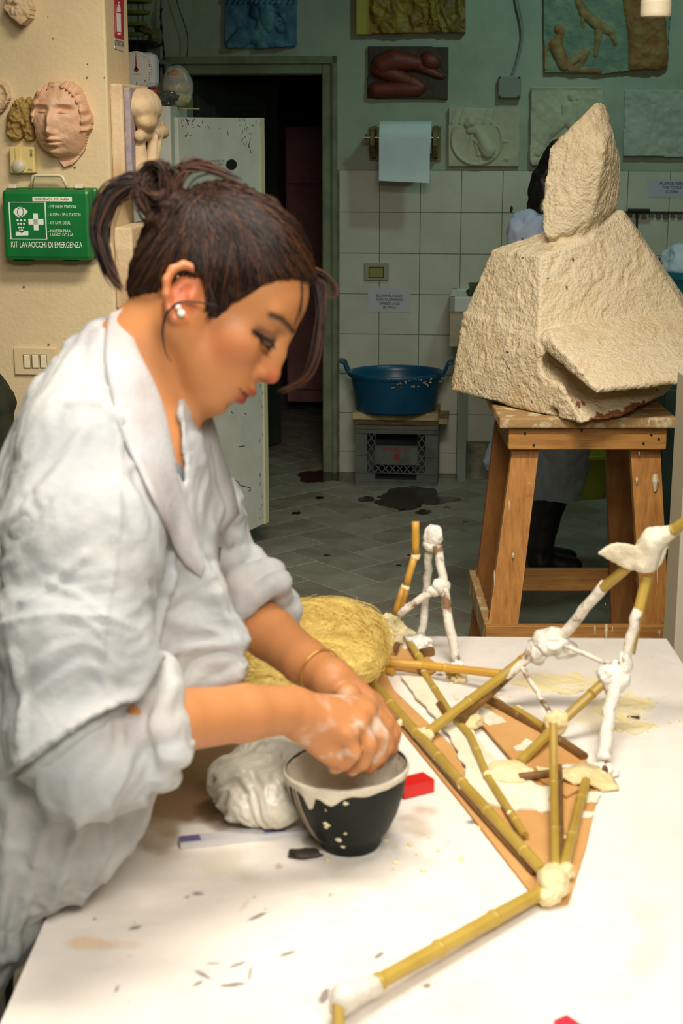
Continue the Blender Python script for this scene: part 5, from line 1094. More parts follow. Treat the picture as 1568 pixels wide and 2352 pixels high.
# poured plaster sheets
def poured(px, h, m, lab, amp=12, seed=1, th=.003):
    w_ = wavy(px, amp, 7, seed); return sheet(w_, h, th, m, 'plaster_puddle', label=lab, cat='plaster')
M_pour = mat('poured_plaster', (238, 232, 208), (224, 216, 186), sc=9, rough=.35, bump=.3, bsc=30)
poured([(925, 1562), (985, 1558), (1050, 1640), (1095, 1700), (1180, 1790), (1260, 1815), (1265, 1868), (1180, 1862), (1130, 1850), (1085, 1830), (1068, 1790), (1052, 1730), (1000, 1650), (950, 1600)], .0045, M_pour, 'smooth white poured plaster sheet between the long bamboo poles', 8, 2)
poured([(1100, 1625), (1140, 1640), (1165, 1660), (1120, 1668), (1098, 1650)], .0085, M_pour, 'small white plaster patch near the far end of the cardboard strip', 6, 5, .001)
poured([(1180, 1718), (1215, 1700), (1228, 1708), (1205, 1722), (1185, 1725)], .0085, M_pour, 'small white plaster patch halfway along the cardboard strip', 6, 7, .001)
poured([(1340, 1820), (1378, 1822), (1374, 1842), (1345, 1842)], .0045, M_pour, 'white plaster patch on the right rim of the cardboard triangle', 5, 9, .001); poured([(1318, 1868), (1362, 1866), (1360, 1878), (1320, 1880)], .0045, M_pour, 'thin white plaster band across the near right cardboard', 4, 11, .001)
for k_, (x, y, rx, ry, lab) in enumerate(((1290, 1572, 90, 22, 'pale yellow plaster smear behind the right armature joint'), (1430, 1625, 60, 32, 'yellowish plaster smear right of the standing pole'), (1450, 1672, 50, 14, 'thin yellowish plaster smear at the foot of the standing pole'))):
    px = [(x+rx*math.cos(a*math.pi/12)*(1+.3*math.sin(a*1.7+k_)), y+ry*math.sin(a*math.pi/12)*(1+.3*math.cos(a*2.3))) for a in range(24)]; poured(px, .0003, mat('yellow_plaster', (240, 222, 160), (236, 224, 190), sc=20, rough=.6, bump=.5, bsc=60), lab, 5, k_+20, .0016)
q = MB(); rr = random.Random(11)
for _ in range(90):
    x, y = rr.choice([(rr.gauss(1090, 40), rr.gauss(1590, 22)), (rr.gauss(1430, 50), rr.gauss(1640, 25)), (rr.gauss(960, 60), rr.gauss(1500, 14)), (rr.gauss(1150, 60), rr.gauss(1840, 30)), (rr.gauss(900, 60), rr.gauss(1960, 30))])
    c = T(x, max(y, 1485), .001); s_ = rr.uniform(.001, .0035); V, Fc = blobmesh(c, (s_*1.4, s_*1.3, s_*.7), .4, 50, 1); q.add(V, Fc)
q.out('plaster_crumbs', M_ply, None, kind='stuff', label='crumbs of dried plaster scattered on the table', cat='crumbs')
# ================================================================== THINGS ON THE TABLE
# rubber bowl
bz = T(800, 1950); bc = P(798, 1935, Z=TZ); bc.y += .02
bc = Vector((P(806, 1900, z=1.70).x, 1.605, TZ)); hb_ = .098; rb = .070
def tilt(V, c, ax, ang): R = Matrix.Rotation(ang, 3, ax); return [R@(Vector(v)-c)+c for v in V]
bw = thing('rubber_mixing_bowl', 'dark green rubber plaster mixing bowl under her hands', 'bowl', bc)
pr_o = [(.001, 0), (.033, 0), (.035, .003), (.036, .012), (.046, .022), (.056, .042), (.064, .066), (.0685, .090), (.0700, hb_)]
pr_i = [(.0685, hb_+.0005), (.0665, .090), (.062, .066), (.054, .044), (.044, .028), (.001, .022)]
q = MB().lathe(pr_o+pr_i, bc, 64); q.V = tilt(q.V, bc, 'Y', math.radians(-3)); q.out('bowl_shell', mat('green_black_rubber', (14, 22, 16), (24, 32, 26), sc=14, rough=.5, lo=.5, hi=.8, spec=.25), bw, smooth=True)
# plaster inside and on the rim
V = []; n = 72; Fc = []; rows = [(.0700, hb_+.0012), (.0712, hb_-.002), (.0708, hb_-.009)]
def inner(r, z): return r, z
prof = [(.0718, -.012, 1), (.0720, -.002, 0), (.0700, .0018, 0), (.0672, -.004, 0), (.0625, -.025, 0), (.055, -.046, 0), (.03, -.052, 0), (.0005, -.053, 0)]
V = []
for i, (r, dz, dripf) in enumerate(prof):
    for k_ in range(n):
        a = 2*math.pi*k_/n; nz_ = float(fbm(np.array([[math.cos(a)*3, math.sin(a)*3, i*.2]]), 3)[0]); z = hb_+dz+nz_*.0015
        if dripf:
            z += -.004*nz_ - .022*math.exp(-((a-4.05)/.10)**2)-.010*math.exp(-((a-4.45)/.16)**2)+.004-.03*max(0, math.exp(-((a-3.35)/.09)**2))
            z = min(z, hb_-.001)
            rr_ = np.interp(z, [p[1] for p in pr_o], [p[0] for p in pr_o])+.0018; r_ = rr_
        else: r_ = r+nz_*.0012
        V.append(bc+Vector((r_*math.cos(a), r_*math.sin(a), z)))
for i in range(len(prof)-1):
    for k_ in range(n): Fc.append((i*n+k_, i*n+(k_+1) % n, (i+1)*n+(k_+1) % n, (i+1)*n+k_))
V = tilt(V, bc, 'Y', math.radians(-3)); obj('wet_plaster', V, Fc, mat('bowl_plaster', (216, 206, 184), (188, 178, 156), sc=10, rough=.4, bump=.4, bsc=50), bw, smooth=True)
# two pale stripes on the left of the shell
for a0 in (3.60, 3.72):
    V = []; Fc = []; m_ = 14
    for i in range(m_+1):
        z = hb_*(.12+.84*i/m_); r_ = np.interp(z, [p[1] for p in pr_o[2:]], [p[0] for p in pr_o[2:]])+.0008
        for da in (-.022, .022): V.append(bc+Vector((r_*math.cos(a0+da+.1*(1-i/m_)), r_*math.sin(a0+da+.1*(1-i/m_)), z)))
    for i in range(m_): Fc.append((2*i, 2*i+1, 2*i+3, 2*i+2))
    obj('pale_stripe', tilt(V, bc, 'Y', math.radians(-3)), Fc, M_drip, bw)
q = MB(); rr = random.Random(5)
for a, z, s_ in ((4.28, .052, .006), (4.24, .047, .004), (4.45, .03, .004), (4.5, .018, .003), (4.3, .072, .004), (4.62, .082, .003), (4.6, .04, .002)):
    r_ = np.interp(z, [p[1] for p in pr_o[2:]], [p[0] for p in pr_o[2:]]); V, Fc = blobmesh(bc+Vector((r_*math.cos(a), r_*math.sin(a), z)), (s_, .0015, s_*.7), .4, 60, 2); q.add(V, Fc)
q.out('plaster_splashes', M_drip, bw, kind='stuff')
# crumpled plastic bag of plaster
F2 = Field(T(480, 1900)+Vector((-.05, -.13, -.01)), T(740, 1790)+Vector((.05, .14, .13)), .0024)
def Pb(x, y, z=1.80): return P(x, y, z=z)
for x, y, z, r in ((560, 1803, 1.81, .040), (620, 1828, 1.79, .040), (530, 1788, 1.83, .028), (640, 1768, 1.83, .036), (600, 1748, 1.85, .034), (690, 1758, 1.82, .026), (700, 1788, 1.81, .026), (590, 1713, 1.89, .022), (640, 1703, 1.89, .026), (560, 1848, 1.78, .026), (640, 1853, 1.77, .024)):
    F2.ell(Pb(x, y, z), (r, r, r*.85), k=.014)
V, Q = F2.mesh(); N = vnormals(V, Q); d_ = fbm(V*26+fbm(V*14, 2)[:, None]*1.4, 3); V = V+N*(np.abs(d_)*-.008+.003+.001*fbm(V*90, 2))[:, None]; V[:, 2] = np.maximum(V[:, 2], TZ+.001)
obj('plastic_bag', V, Q, mat('white_bag_plastic', (226, 222, 206), (206, 198, 176), sc=9, rough=.32, bump=.35, bsc=40), label='crumpled white plastic bag of plaster left of the mixing bowl', cat='bag', smooth=True)
# printed tube / stick
mk_ = thing('printed_white_stick', 'flat white stick with purple printed marks lying in front of the bag', 'stick', T(560, 1915))
a = T(412, 1936, .004); b = T(716, 1904, .004); MB().bar(a, b, .020, .008).out('stick_body', mat('greyish_white', (200, 198, 196), rough=.4), mk_)
d = (b-a).normalized(); sd = Vector((-d.y, d.x, 0))
for i in range(9): c = a+d*((.64+.018*i)*(b-a).length)+Vector((0, 0, .0044)); MB().bar(c-sd*.007, c+sd*.007, .0028, .0006).out('printed_mark', mat('purple_ink', (112, 100, 150), rough=.5), mk_)
for i in range(5): c = a+d*((.02+.03*i)*(b-a).length)+Vector((0, 0, .0044)); MB().bar(c-sd*.007, c+sd*.007, .005, .0006).out('printed_mark', MATS['purple_ink'], mk_)
V, Fc = blobmesh(T(700, 1960, .004), (.019, .010, .005), .3, 5, 3, flat=TZ+.0008); obj('dark_clay_scrap', V, Fc, mat('dark_scrap', (44, 38, 30), (64, 54, 42), sc=60, rough=.6), label='dark clay scrap on the table at the foot of the bowl', cat='scrap', smooth=True)
# red handle behind the bowl
rk = thing('red_tool_handle', 'red plastic tool handle behind the right side of the bowl', 'tool', T(965, 1810)); a = T(915, 1812, .010); b = T(984, 1795, .010)
MB().bar(a, b, .026, .016).out('handle', mat('red_plastic', (206, 28, 22), rough=.3), rk); MB().bar(a-(b-a).normalized()*.06, a, .02, .003).out('steel_blade', MATS['steel'], rk); MB().bar(b-(b-a).normalized()*.008, b+(b-a).normalized()*.002, .014, .010).out('end_cap', mat('red_plastic_dark', (150, 18, 16), rough=.3), rk)
rk = MB().bar(T(1286, 2348, .006), T(1325, 2375, .006), .016, .010).out('red_pencil_stub', mat('pinkish_red', (214, 50, 70), rough=.35), label='small pinkish red stub cut by the bottom picture edge', cat='stub')
# fibre bundle
fb = thing('hemp_fibre_bundle', 'tangled bundle of blond hemp fibre lying behind her left forearm', 'fibre', T(740, 1560))
lumps = [(P(720, 1475, Y=2.10), (.085, .09, .050)), (P(815, 1485, Y=2.12), (.05, .08, .048)), (P(690, 1525, Y=2.0), (.10, .07, .03)), (P(610, 1570, Y=1.95), (.07, .06, .022)), (P(760, 1452, Y=2.16), (.07, .07, .044)), (P(820, 1525, Y=2.02), (.035, .05, .026))]
F2 = Field((-.25, 1.8, TZ), (.12, 2.3, TZ+.14), .004)
for c, r in lumps: F2.ell(c, r, k=.02)
V, Q = F2.mesh(); N = vnormals(V, Q); V = V+N*(fbm(V*22, 3)*.006)[:, None]; V[:, 2] = np.maximum(V[:, 2], TZ+.001)
M_hemp = mat('hemp', (226, 200, 112), (198, 168, 80), sc=14, rough=.8, stretch=(1, 1, 4), bump=.6, bsc=120); obj('fibre_core', V, Q, M_hemp, fb, smooth=True)
def curveobj(name, strands, r, m, parent, kind=None, taper=True, cols=None):
    cu_ = bpy.data.curves.new(name, 'CURVE'); cu_.dimensions = '3D'; cu_.bevel_depth = 1.0; cu_.bevel_resolution = 0; cu_.use_fill_caps = False
    off = root_of(parent).location if parent else Vector()
    for i, s in enumerate(strands):
        sp_ = cu_.splines.new('POLY'); sp_.points.add(len(s)-1); s = np.asarray(s, float)-np.array(off); n = len(s)
        sp_.points.foreach_set('co', np.hstack([s, np.ones((n, 1))]).ravel()); rr_ = r[i] if hasattr(r, '__len__') else r
        sp_.points.foreach_set('radius', [rr_*(math.sin(math.pi*min(max((j+.6)/(n+.2), 0), 1))**.35 if taper else 1) for j in range(n)])
    o = bpy.data.objects.new(name, cu_); me = bpy.data.meshes.new_from_object(o); bpy.data.objects.remove(o); bpy.data.curves.remove(cu_)
    me.materials.clear(); me.materials.append(m); o = bpy.data.objects.new(name, me); COL.objects.link(o); o.parent = parent
    if kind: o['kind'] = kind
    return o
L_ = []; rs = np.random.RandomState(2)
for _ in range(1500):
    c, r = lumps[rs.choice(6, p=[.3, .2, .15, .1, .17, .08])]; c = np.array(c); r = np.array(r)
    v = rs.normal(size=3); v /= np.linalg.norm(v); v[2] = abs(v[2]); w = np.cross(v, rs.normal(size=3)); w /= np.linalg.norm(w); L0 = rs.uniform(.6, 2.2); n = 14; ph = rs.uniform(0, 6, 3); k0 = 1+abs(rs.normal(0, .09))
    t = np.linspace(-L0/2, L0/2, n)[:, None]; p = (v*np.cos(t)+w*np.sin(t))*k0; p = p+.05*np.sin(t*rs.uniform(2, 5)+ph); p = c+p*r; p[:, 2] = np.maximum(p[:, 2], TZ+.002); L_.append(p)
curveobj('loose_fibres', L_, .00036, mat('hemp_strand', (232, 206, 118), (208, 176, 88), sc=40, rough=.7), fb, kind='stuff')
# ================================================================== WOMAN AT THE TABLE
def fu(px, py): x, y = px-450, py-700; return .788*x+.616*y, .616*x-.788*y
HO = P(450, 700, z=1.6); HS = 1.6/F
Rv = Vector((1, 0, 0)); Uv = Vector((0, sp, cp)); Sv = Vector((0, -cp, sp))
fv = Rv*.788-Uv*.616; uv_ = Rv*.616+Uv*.788; HR = [tuple(fv), tuple(uv_), tuple(Sv)]
def Hp(f, u, s=0): return HO+(fv*f+uv_*u+Sv*s)*HS
def E(px, py, s=0): return Hp(*fu(px, py), s)
def hr(*r): return tuple(x*HS for x in r)
B = Field((-.74, 1.20, -.005), (.10, 1.98, 1.72), .0029)
h = HS
# --- skull and face
B.ell(Hp(8, 108), hr(185, 165, 150), HR, k=.01); B.ell(Hp(105, 105), hr(102, 105, 122), HR, k=.02); B.ell(Hp(-70, 20), hr(105, 105, 112), HR, k=.03)
B.ell(Hp(100, -10), hr(105, 115, 114), HR, k=.02); B.ell(Hp(115, -80), hr(82, 82, 86), HR, k=.02)
for s in (-1, 1):
    B.cone(Hp(12, -62, 98*s), Hp(150, -140, 30*s), 36*h, 30*h, .02); B.cone(Hp(10, -10, 104*s), Hp(14, -66, 98*s), 34*h, 34*h, .02)
    B.ell(Hp(132, -8, 78*s), hr(48, 38, 34), HR, k=.018); B.cone(Hp(196, 82, 14*s), Hp(160, 88, 92*s), 15*h, 15*h, .012)
B.ell(Hp(160, -148), hr(37, 33, 40), HR, k=.016); B.ell(Hp(165, -92), hr(48, 52, 56), HR, k=.02)
for s in (-1, 1): B.ell(Hp(212, 38, 62*s), hr(30, 27, 36), HR, k=.012, cut=True)
B.chain([(Hp(203, 64), 13*h), (Hp(217, 24), 13*h), (Hp(234, -14), 16*h)], .006); B.ell(Hp(236, -23), hr(18, 16, 19), HR, k=.007); B.chain([(Hp(196, 62), 16*h), (Hp(204, 20), 22*h), (Hp(208, -22), 26*h)], .012)
for s in (-1, 1):
    B.ell(Hp(214, -30, 24*s), hr(21, 16, 15), HR, k=.004); B.ell(Hp(172, 38, 62*s), hr(29, 25, 30), HR, k=.003)
    B.cone(Hp(170, 30, 90*s), Hp(194, 24, 44*s), 6*h, 6*h, .003)
    B.ell(Hp(226, -46, 11*s), hr(7, 7, 6), HR, k=.002, cut=True)
B.chain([(Hp(196, -86, 46), 7*h), (Hp(219, -79, 14), 12*h), (Hp(222, -82, 0), 11*h), (Hp(219, -79, -14), 12*h), (Hp(196, -86, -46), 7*h)], .005)
B.chain([(Hp(194, -97, 44), 7*h), (Hp(212, -106, 14), 12*h), (Hp(213, -107, -14), 12*h), (Hp(194, -97, -44), 7*h)], .004)
B.chain([(Hp(200, -92, 48), 3*h), (Hp(231, -94, 0), 4.5*h), (Hp(200, -92, -48), 3*h)], .002, True); B.ell(Hp(214, -134), hr(14, 11, 34), HR, k=.008, cut=True)
# --- ears
for s in (-1, 1):
    e = lambda x, y, d: Hp(*fu(x, y), s*d)
    B.ell(e(430, 700, 140), hr(32, 58, 15), HR, k=.006)
    B.chain([(e(446, 690, 138), 9*h), (e(468, 652, 144), 8.5*h), (e(458, 638, 150), 9*h), (e(437, 634, 155), 9.5*h), (e(414, 645, 160), 10*h), (e(402, 668, 164), 10*h), (e(400, 700, 162), 9.5*h), (e(406, 730, 156), 9*h), (e(418, 752, 148), 11*h), (e(434, 752, 143), 10*h)], .004)
    B.ell(e(441, 690, 166), hr(15, 25, 20), HR, k=.004, cut=True); B.chain([(e(415, 670, 172), 7*h), (e(445, 652, 166), 6*h)], .003, True)
    B.cone(e(452, 700, 148), e(455, 712, 146), 8*h, 8*h, .003)
# --- neck, trunk, legs
nk0 = P(404, 742, z=1.6); nk1 = P(262, 878, z=1.615)
B.cone(nk0, nk1, .050, .055, .012); B.cone(P(400, 810, z=1.6), P(325, 905, z=1.61), .020, .030, .015)
shR = P(165, 1010, z=1.53); shL = P(360, 1040, z=1.78)
B.cone(nk1, shR, .040, .038, .015); B.cone(P(280, 890, z=1.64), shL, .042, .038, .02); B.cone(P(325, 930, z=1.62), P(340, 1090, z=1.63), .05, .062, .04)
for y in (-.05, .05):
    o = Vector((0, y, 0)); B.chain([(P(250, 1060, z=1.64)+o, .088), (P(205, 1350, z=1.64)+o, .080), (Vector((-.45, 1.60, 1.06))+o, .085), (Vector((-.485, 1.60, .95))+o, .095)], .04)
for s in (-1, 1):
    y = 1.60+.085*s; B.chain([((-.47, y, .92), .085), ((-.49, y+.012*s, .50), .054), ((-.55, y+.02*s, .09), .036)], .02); B.chain([((-.57, y+.02*s, .05), .034), ((-.44, y+.03*s, .03), .026)], .02)
# --- arms
elR = P(185, 1700, z=1.425)
B.chain([(shR, .044), (P(180, 1400, z=1.46), .038), (elR, .034), (P(400, 1655, z=1.50), .0315), (P(560, 1638, z=1.56), .0285), (P(668, 1630, z=1.605), .0255)], .008)
elL = P(492, 1330, z=1.90); B.chain([(shL, .042), (elL, .034), (P(620, 1455, z=1.83), .0315), (P(700, 1520, z=1.775), .027), (P(752, 1553, z=1.74), .0235)], .008)
def hand(W, rw, mcp, pip, dip, tip, th, rad):
    for i in range(4):
        B.cone(P(*W), P(*mcp[i]), rw, rad[i]*1.22, .010)
    for i in range(3): B.cone(P(*mcp[i]), P(*mcp[i+1]), rad[i]*1.1, rad[i+1]*1.1, .008)
    for i in range(4): B.chain([(P(*mcp[i]), rad[i]*1.12), (P(*pip[i]), rad[i]), (P(*dip[i]), rad[i]*.9), (P(*tip[i]), rad[i]*.78)], .0018)
    B.chain([(P(*th[0]), .0155), (P(*th[1]), .0115), (P(*th[2]), .0095)], .004)
mR = [(842, 1622, 1.675), (836, 1640, 1.655), (820, 1662, 1.635), (797, 1686, 1.618)]
tR = [(868, 1752, 1.70), (846, 1762, 1.68), (808, 1768, 1.665), (768, 1764, 1.65)]
hand((690, 1640, 1.612), .0205, mR, [(884, 1664, 1.685), (872, 1690, 1.655), (846, 1712, 1.635), (812, 1728, 1.62)], [(886, 1715, 1.69), (867, 1735, 1.665), (832, 1750, 1.65), (792, 1752, 1.635)], tR, [(735, 1690, 1.66), (775, 1735, 1.69), (815, 1765, 1.70)], [.0100, .0102, .0098, .0088])
B.cone(P(690, 1665, z=1.615), P(760, 1722, z=1.635), .017, .017, .012)
tL = [(876, 1728, 1.735), (900, 1722, 1.75), (905, 1700, 1.765), (900, 1705, 1.78)]
hand((765, 1562, 1.735), .0195, [(838, 1606, 1.735), (856, 1618, 1.75), (868, 1634, 1.765), (872, 1650, 1.78)], [(876, 1652, 1.73), (888, 1655, 1.745), (894, 1662, 1.765), (892, 1672, 1.78)], [(884, 1692, 1.73), (900, 1688, 1.745), (906, 1682, 1.762), (902, 1688, 1.778)], tL, [(800, 1600, 1.71), (835, 1660, 1.705), (850, 1705, 1.71)], [.0095, .0097, .0092, .0084])
V, Q = B.mesh(); del B
D = (V-np.array(HO))/HS; fq = D@np.array(fv); uq = D@np.array(uv_); sq = D@np.array(Sv)
def gs(f, u, s, rf, ru, rs_): return np.exp(-((fq-f)/rf)**2-((uq-u)/ru)**2-((np.abs(sq)-s)/rs_)**2)
skin = np.array(lin((190, 128, 78))); col = np.tile(skin, (len(V), 1))
def paint(w, c): 
    global col
    w = np.clip(w, 0, 1)[:, None]; col = col*(1-w)+np.array(lin(c))*w
ish = (np.abs(fq) < 320) & (np.abs(uq) < 320) & (np.abs(sq) < 200)
paint(.10*np.clip(fbm(V*30, 3), 0, 1), (168, 96, 56))
paint(ish*.45*gs(125, -30, 85, 60, 50, 60), (184, 88, 56)); paint(ish*.7*gs(240, -28, 0, 26, 24, 40), (178, 62, 40)); paint(ish*.6*(gs(-15, -5, 150, 50, 70, 40)), (172, 58, 34))
paint(ish*1.6*gs(222, -80, 6, 17, 8, 30), (148, 44, 42)); paint(ish*1.7*gs(216, -107, 6, 18, 10, 30), (146, 34, 38)); paint(ish*1.3*gs(215, -94, 0, 22, 4, 42), (80, 22, 20))
def seg(a, b, r):
    a = np.array(a, float); b = np.array(b, float); p = np.stack([fq, uq, np.abs(sq)], 1); d = b-a; t = np.clip(((p-a)@d)/(d@d), 0, 1); return np.exp(-(np.linalg.norm(p-a-t[:, None]*d, axis=1)/r)**2)
def seg2(pts, r, smin):
    q_ = [fu(*p) for p in pts]; d = np.full(len(V), 1e9)
    for a_, b_ in zip(q_, q_[1:]): d = np.minimum(d, capsd(fq, uq, a_, b_)[0])
    return np.exp(-(d/r)**2)*(np.abs(sq) > smin)*(fq > 100)
paint(ish*1.1*seg2([(626, 738), (650, 744), (674, 764)], 7, 14), (58, 36, 26)); paint(ish*.62*seg2([(598, 772), (630, 788)], 15, 30), (66, 42, 36)); paint(ish*1.8*seg2([(590, 776), (612, 789), (634, 797)], 5.5, 30), (20, 13, 13)); paint(ish*.5*seg2([(600, 768), (628, 776)], 5, 30), (52, 32, 28))
# pale plaster smears on the hands
hm = np.exp(-(np.linalg.norm(V-np.array(P(800, 1700, z=1.64)), axis=1)/.055)**2); paint(hm*np.clip(fbm(V*55, 3)-.02, 0, 1)*3.0, (206, 180, 156))
for p in tR+tL: w = np.exp(-(np.linalg.norm(V-np.array(P(*p)), axis=1)/.008)**2); paint(w*.6, (186, 92, 72))
M_skin = mat('skin', (255, 255, 255), attr=True, rough=.48, sss=.12, bump=.05, bsc=250, spec=.4)
woman = obj('person', V, Q, M_skin, col=np.clip(col, 0, 1), smooth=True, label='woman in white coat bending over the bowl with dark hair tied up', cat='person')
WO = woman
# --- under clothes
U = Field((-.76, 1.34, .05), (-.05, 1.9, 1.46), .006)
for y in (-.05, .05):
    o = Vector((0, y, 0)); U.chain([(P(262, 1105, z=1.64)+o, .090), (P(205, 1350, z=1.64)+o, .088), (Vector((-.45, 1.60, 1.06))+o, .092), (Vector((-.47, 1.60, 1.0))+o, .098)], .04)
V, Q = U.mesh(); obj('grey_top', V, Q, mat('grey_knit', (120, 124, 132), (92, 98, 108), sc=60, rough=.9), woman, smooth=True)
U = Field((-.78, 1.34, .05), (-.2, 1.9, 1.2), .006)
U.cone((-.475, 1.56, 1.03), (-.475, 1.64, 1.03), .10, .10, .02)
for s in (-1, 1):
    y = 1.60+.085*s; U.chain([((-.475, y-.02*s, 1.0), .102), ((-.485, y, .90), .094), ((-.49, y+.012*s, .50), .066), ((-.55, y+.02*s, .12), .052)], .02)
V, Q = U.mesh(); obj('trousers', V, Q, mat('dark_jeans', (54, 52, 66), (40, 38, 52), sc=50, rough=.9), woman, smooth=True)
for s in (-1, 1):
    U = Field((-.66, 1.35, -.004), (-.3, 1.85, .16), .006); y = 1.60+.105*s
    U.chain([((-.56, y, .12), .045), ((-.57, y, .05), .046), ((-.43, y+.01*s, .036), .034)], .01); U.g = np.maximum(U.g, -(U.lo[2]+.004+U.h*np.arange(U.n[2]))[None, None, :].astype(np.float32)+.0)
    V, Q = U.mesh(); obj('shoe', V, Q, mat('dark_shoe', (40, 36, 34), rough=.5), woman, smooth=True)
# --- white protective coat
C = Field((-.80, 1.14, .52), (-.0, 2.02, 1.60), .0042)
C.cone(P(280, 862, z=1.615), P(172, 1015, z=1.53), .056, .052, .02); C.cone(P(300, 885, z=1.64), P(365, 1035, z=1.78), .056, .050, .02); C.cone(P(170, 1140, z=1.62), P(140, 1260, z=1.64), .072, .10, .03)
C.ell(P(262, 1150, z=1.64), (.108, .155, .18), k=.03); C.ell(P(205, 1400, z=1.64), (.12, .165, .19), k=.05); C.ell(P(120, 1640, z=1.62), (.115, .16, .18), k=.05)
C.chain([(P(75, 1830, z=1.61), .105), (P(-185, 2080, z=1.62), .11), (P(-310, 2350, z=1.67), .13), (Vector((-.54, 1.60, .50)), .20)], .05)
C.hull([P(330, 1180, z=1.56), P(440, 1260, z=1.56), P(500, 1345, z=1.60), P(566, 1530, z=1.57), P(556, 1562, z=1.57), P(470, 1588, z=1.57), P(350, 1600, z=1.57), P(330, 1180, z=1.62), P(500, 1345, z=1.66), P(556, 1552, z=1.66), P(350, 1600, z=1.64)], k=.02, rnd=.004)
# far sleeve and cuff
C.chain([(P(372, 1030, z=1.78), .058), (P(455, 1190, z=1.86), .052), (P(500, 1310, z=1.88), .046), (P(560, 1372, z=1.86), .044)], .02)
def ring(Fd, c, ax, R_, r, k=.006, n=14, w=.15):
    ax = Vector(ax).normalized(); a = ax.orthogonal().normalized(); b = ax.cross(a); pts = []
    for i in range(n+1):
        t = 2*math.pi*i/n; q_ = R_*(1+w*math.sin(3*t+c[0]*40)); pts.append((Vector(c)+a*math.cos(t)*q_+b*math.sin(t)*q_+ax*.006*math.sin(2*t), r*(1+.22*math.sin(5*t+c[2]*30))))
    Fd.chain(pts, k)
axL = P(748, 1552, z=1.74)-P(560, 1400, z=1.86); 
# near sleeve
C.chain([(P(172, 1015, z=1.53), .053), (P(190, 1230, z=1.47), .074), (P(165, 1470, z=1.44), .064), (P(150, 1650, z=1.425), .050)], .02)
C.chain([(P(140, 1690, z=1.42), .048), (P(190, 1770, z=1.425), .044), (P(250, 1765, z=1.45), .040), (P(285, 1700, z=1.465), .044)], .02)
axR = P(560, 1638, z=1.56)-P(300, 1670, z=1.475)
g = C.g; C.g = np.maximum(g, -(g+.0075))
C0 = Field.__new__(Field); C0.__dict__.update(C.__dict__); C0.g = g
# openings: neck, front slit, cuffs, hem, table
C.cone(P(450, 690, z=1.6), P(318, 868, z=1.61), .064, .060, .006, True)
C.hull([P(330, 820, z=1.45), P(405, 880, z=1.45), P(402, 1000, z=1.45), P(428, 1130, z=1.45), P(408, 1090, z=1.45), P(372, 930, z=1.45), P(330, 820, z=1.66), P(405, 880, z=1.66), P(402, 1000, z=1.66), P(428, 1130, z=1.66), P(408, 1090, z=1.66), P(372, 930, z=1.66)], k=.004, cut=True)
C.cone(P(300, 1672, z=1.473), P(420, 1652, z=1.51), .036, .036, .004, True); C.cone(P(545, 1395, z=1.87), P(640, 1470, z=1.82), .035, .035, .004, True)
tbx = [near_l, near_r, far_r, far_l]; off_ = Vector((-.004, 0, 0)); C.hull([p+Vector((-.003, 0, .002)) for p in tbx]+[p+Vector((-.005, 0, -.40)) for p in tbx], k=0, cut=True)
ring(C, P(342, 1668, z=1.480), axR, .044, .0175, .003); ring(C, P(298, 1700, z=1.466), axR+Vector((0, .06, -.06)), .045, .0150, .004); ring(C, P(374, 1650, z=1.49), axR+Vector((.0, .0, .04)), .041, .0105, .002)
ring(C, P(576, 1396, z=1.852), axL, .042, .0180, .003); ring(C, P(542, 1368, z=1.865), axL+Vector((0, 0, .04)), .044, .020, .004); ring(C, P(606, 1410, z=1.835), axL, .038, .013, .002)
C.cone(P(560, 1322, z=1.86), P(585, 1345, z=1.85), .024, .022, .012)
V, Q = C.mesh(); N = vnormals(V, Q)
rel = V-np.array([0, 0, CH]); zz = rel[:, 1]*cp-rel[:, 2]*sp; yy = rel[:, 1]*sp+rel[:, 2]*cp; PX = 784+F*rel[:, 0]/zz; PY = 1176-F*yy/zz
def poly_w(pts, w):
    d = np.full(len(V), 1e9)
    for a, b in zip(pts, pts[1:]): d = np.minimum(d, capsd(PX, PY, a, b)[0])
    return np.exp(-(d/w)**2)
dsp = np.zeros(len(V))
for pts, a, w in (([(252, 780), (262, 880), (272, 1000), (272, 1150), (258, 1300), (242, 1400), (232, 1500)], .0032, 5), ([(0, 1440), (60, 1422), (130, 1410), (235, 1416), (300, 1440)], .0034, 6),
    ([(0, 1215), (60, 1160), (120, 1090), (190, 1010)], .006, 16), ([(60, 1385), (130, 1330), (195, 1275)], .0045, 9), ([(235, 1418), (190, 1370), (110, 1335)], .0035, 6), ([(235, 1460), (215, 1440), (180, 1420)], .003, 5),
    ([(60, 1742), (170, 1665), (290, 1580), (360, 1440), (392, 1320)], .006, 10), ([(270, 940), (250, 900), (190, 880)], .004, 9), ([(280, 980), (230, 930), (160, 925)], .004, 9), ([(40, 1500), (60, 1620), (50, 1700)], .004, 9),
    ([(300, 1000), (360, 1100), (395, 1230), (385, 1350)], .005, 10), ([(430, 1220), (480, 1330), (560, 1480)], .005, 9), ([(330, 1500), (320, 1600)], .004, 10), ([(450, 1000), (480, 1120), (520, 1250)], .006, 9), ([(495, 960), (520, 1060), (545, 1180)], .004, 8),
    ([(100, 1900), (60, 2050), (30, 2200)], .006, 12), ([(180, 1880), (150, 1980), (110, 2080)], .006, 10), ([(250, 1850), (240, 1950), (180, 2060)], .006, 12), ([(330, 1840), (300, 1920), (230, 2010)], .006, 9), ([(30, 1850), (10, 2000), (0, 2200)], .006, 14)):
    dsp += a*poly_w(pts, w)
Ls = [(40, 1765), (170, 1672), (290, 1585), (360, 1440), (392, 1320)]
dd_ = np.full(len(V), 1e9); sg_ = np.zeros(len(V))
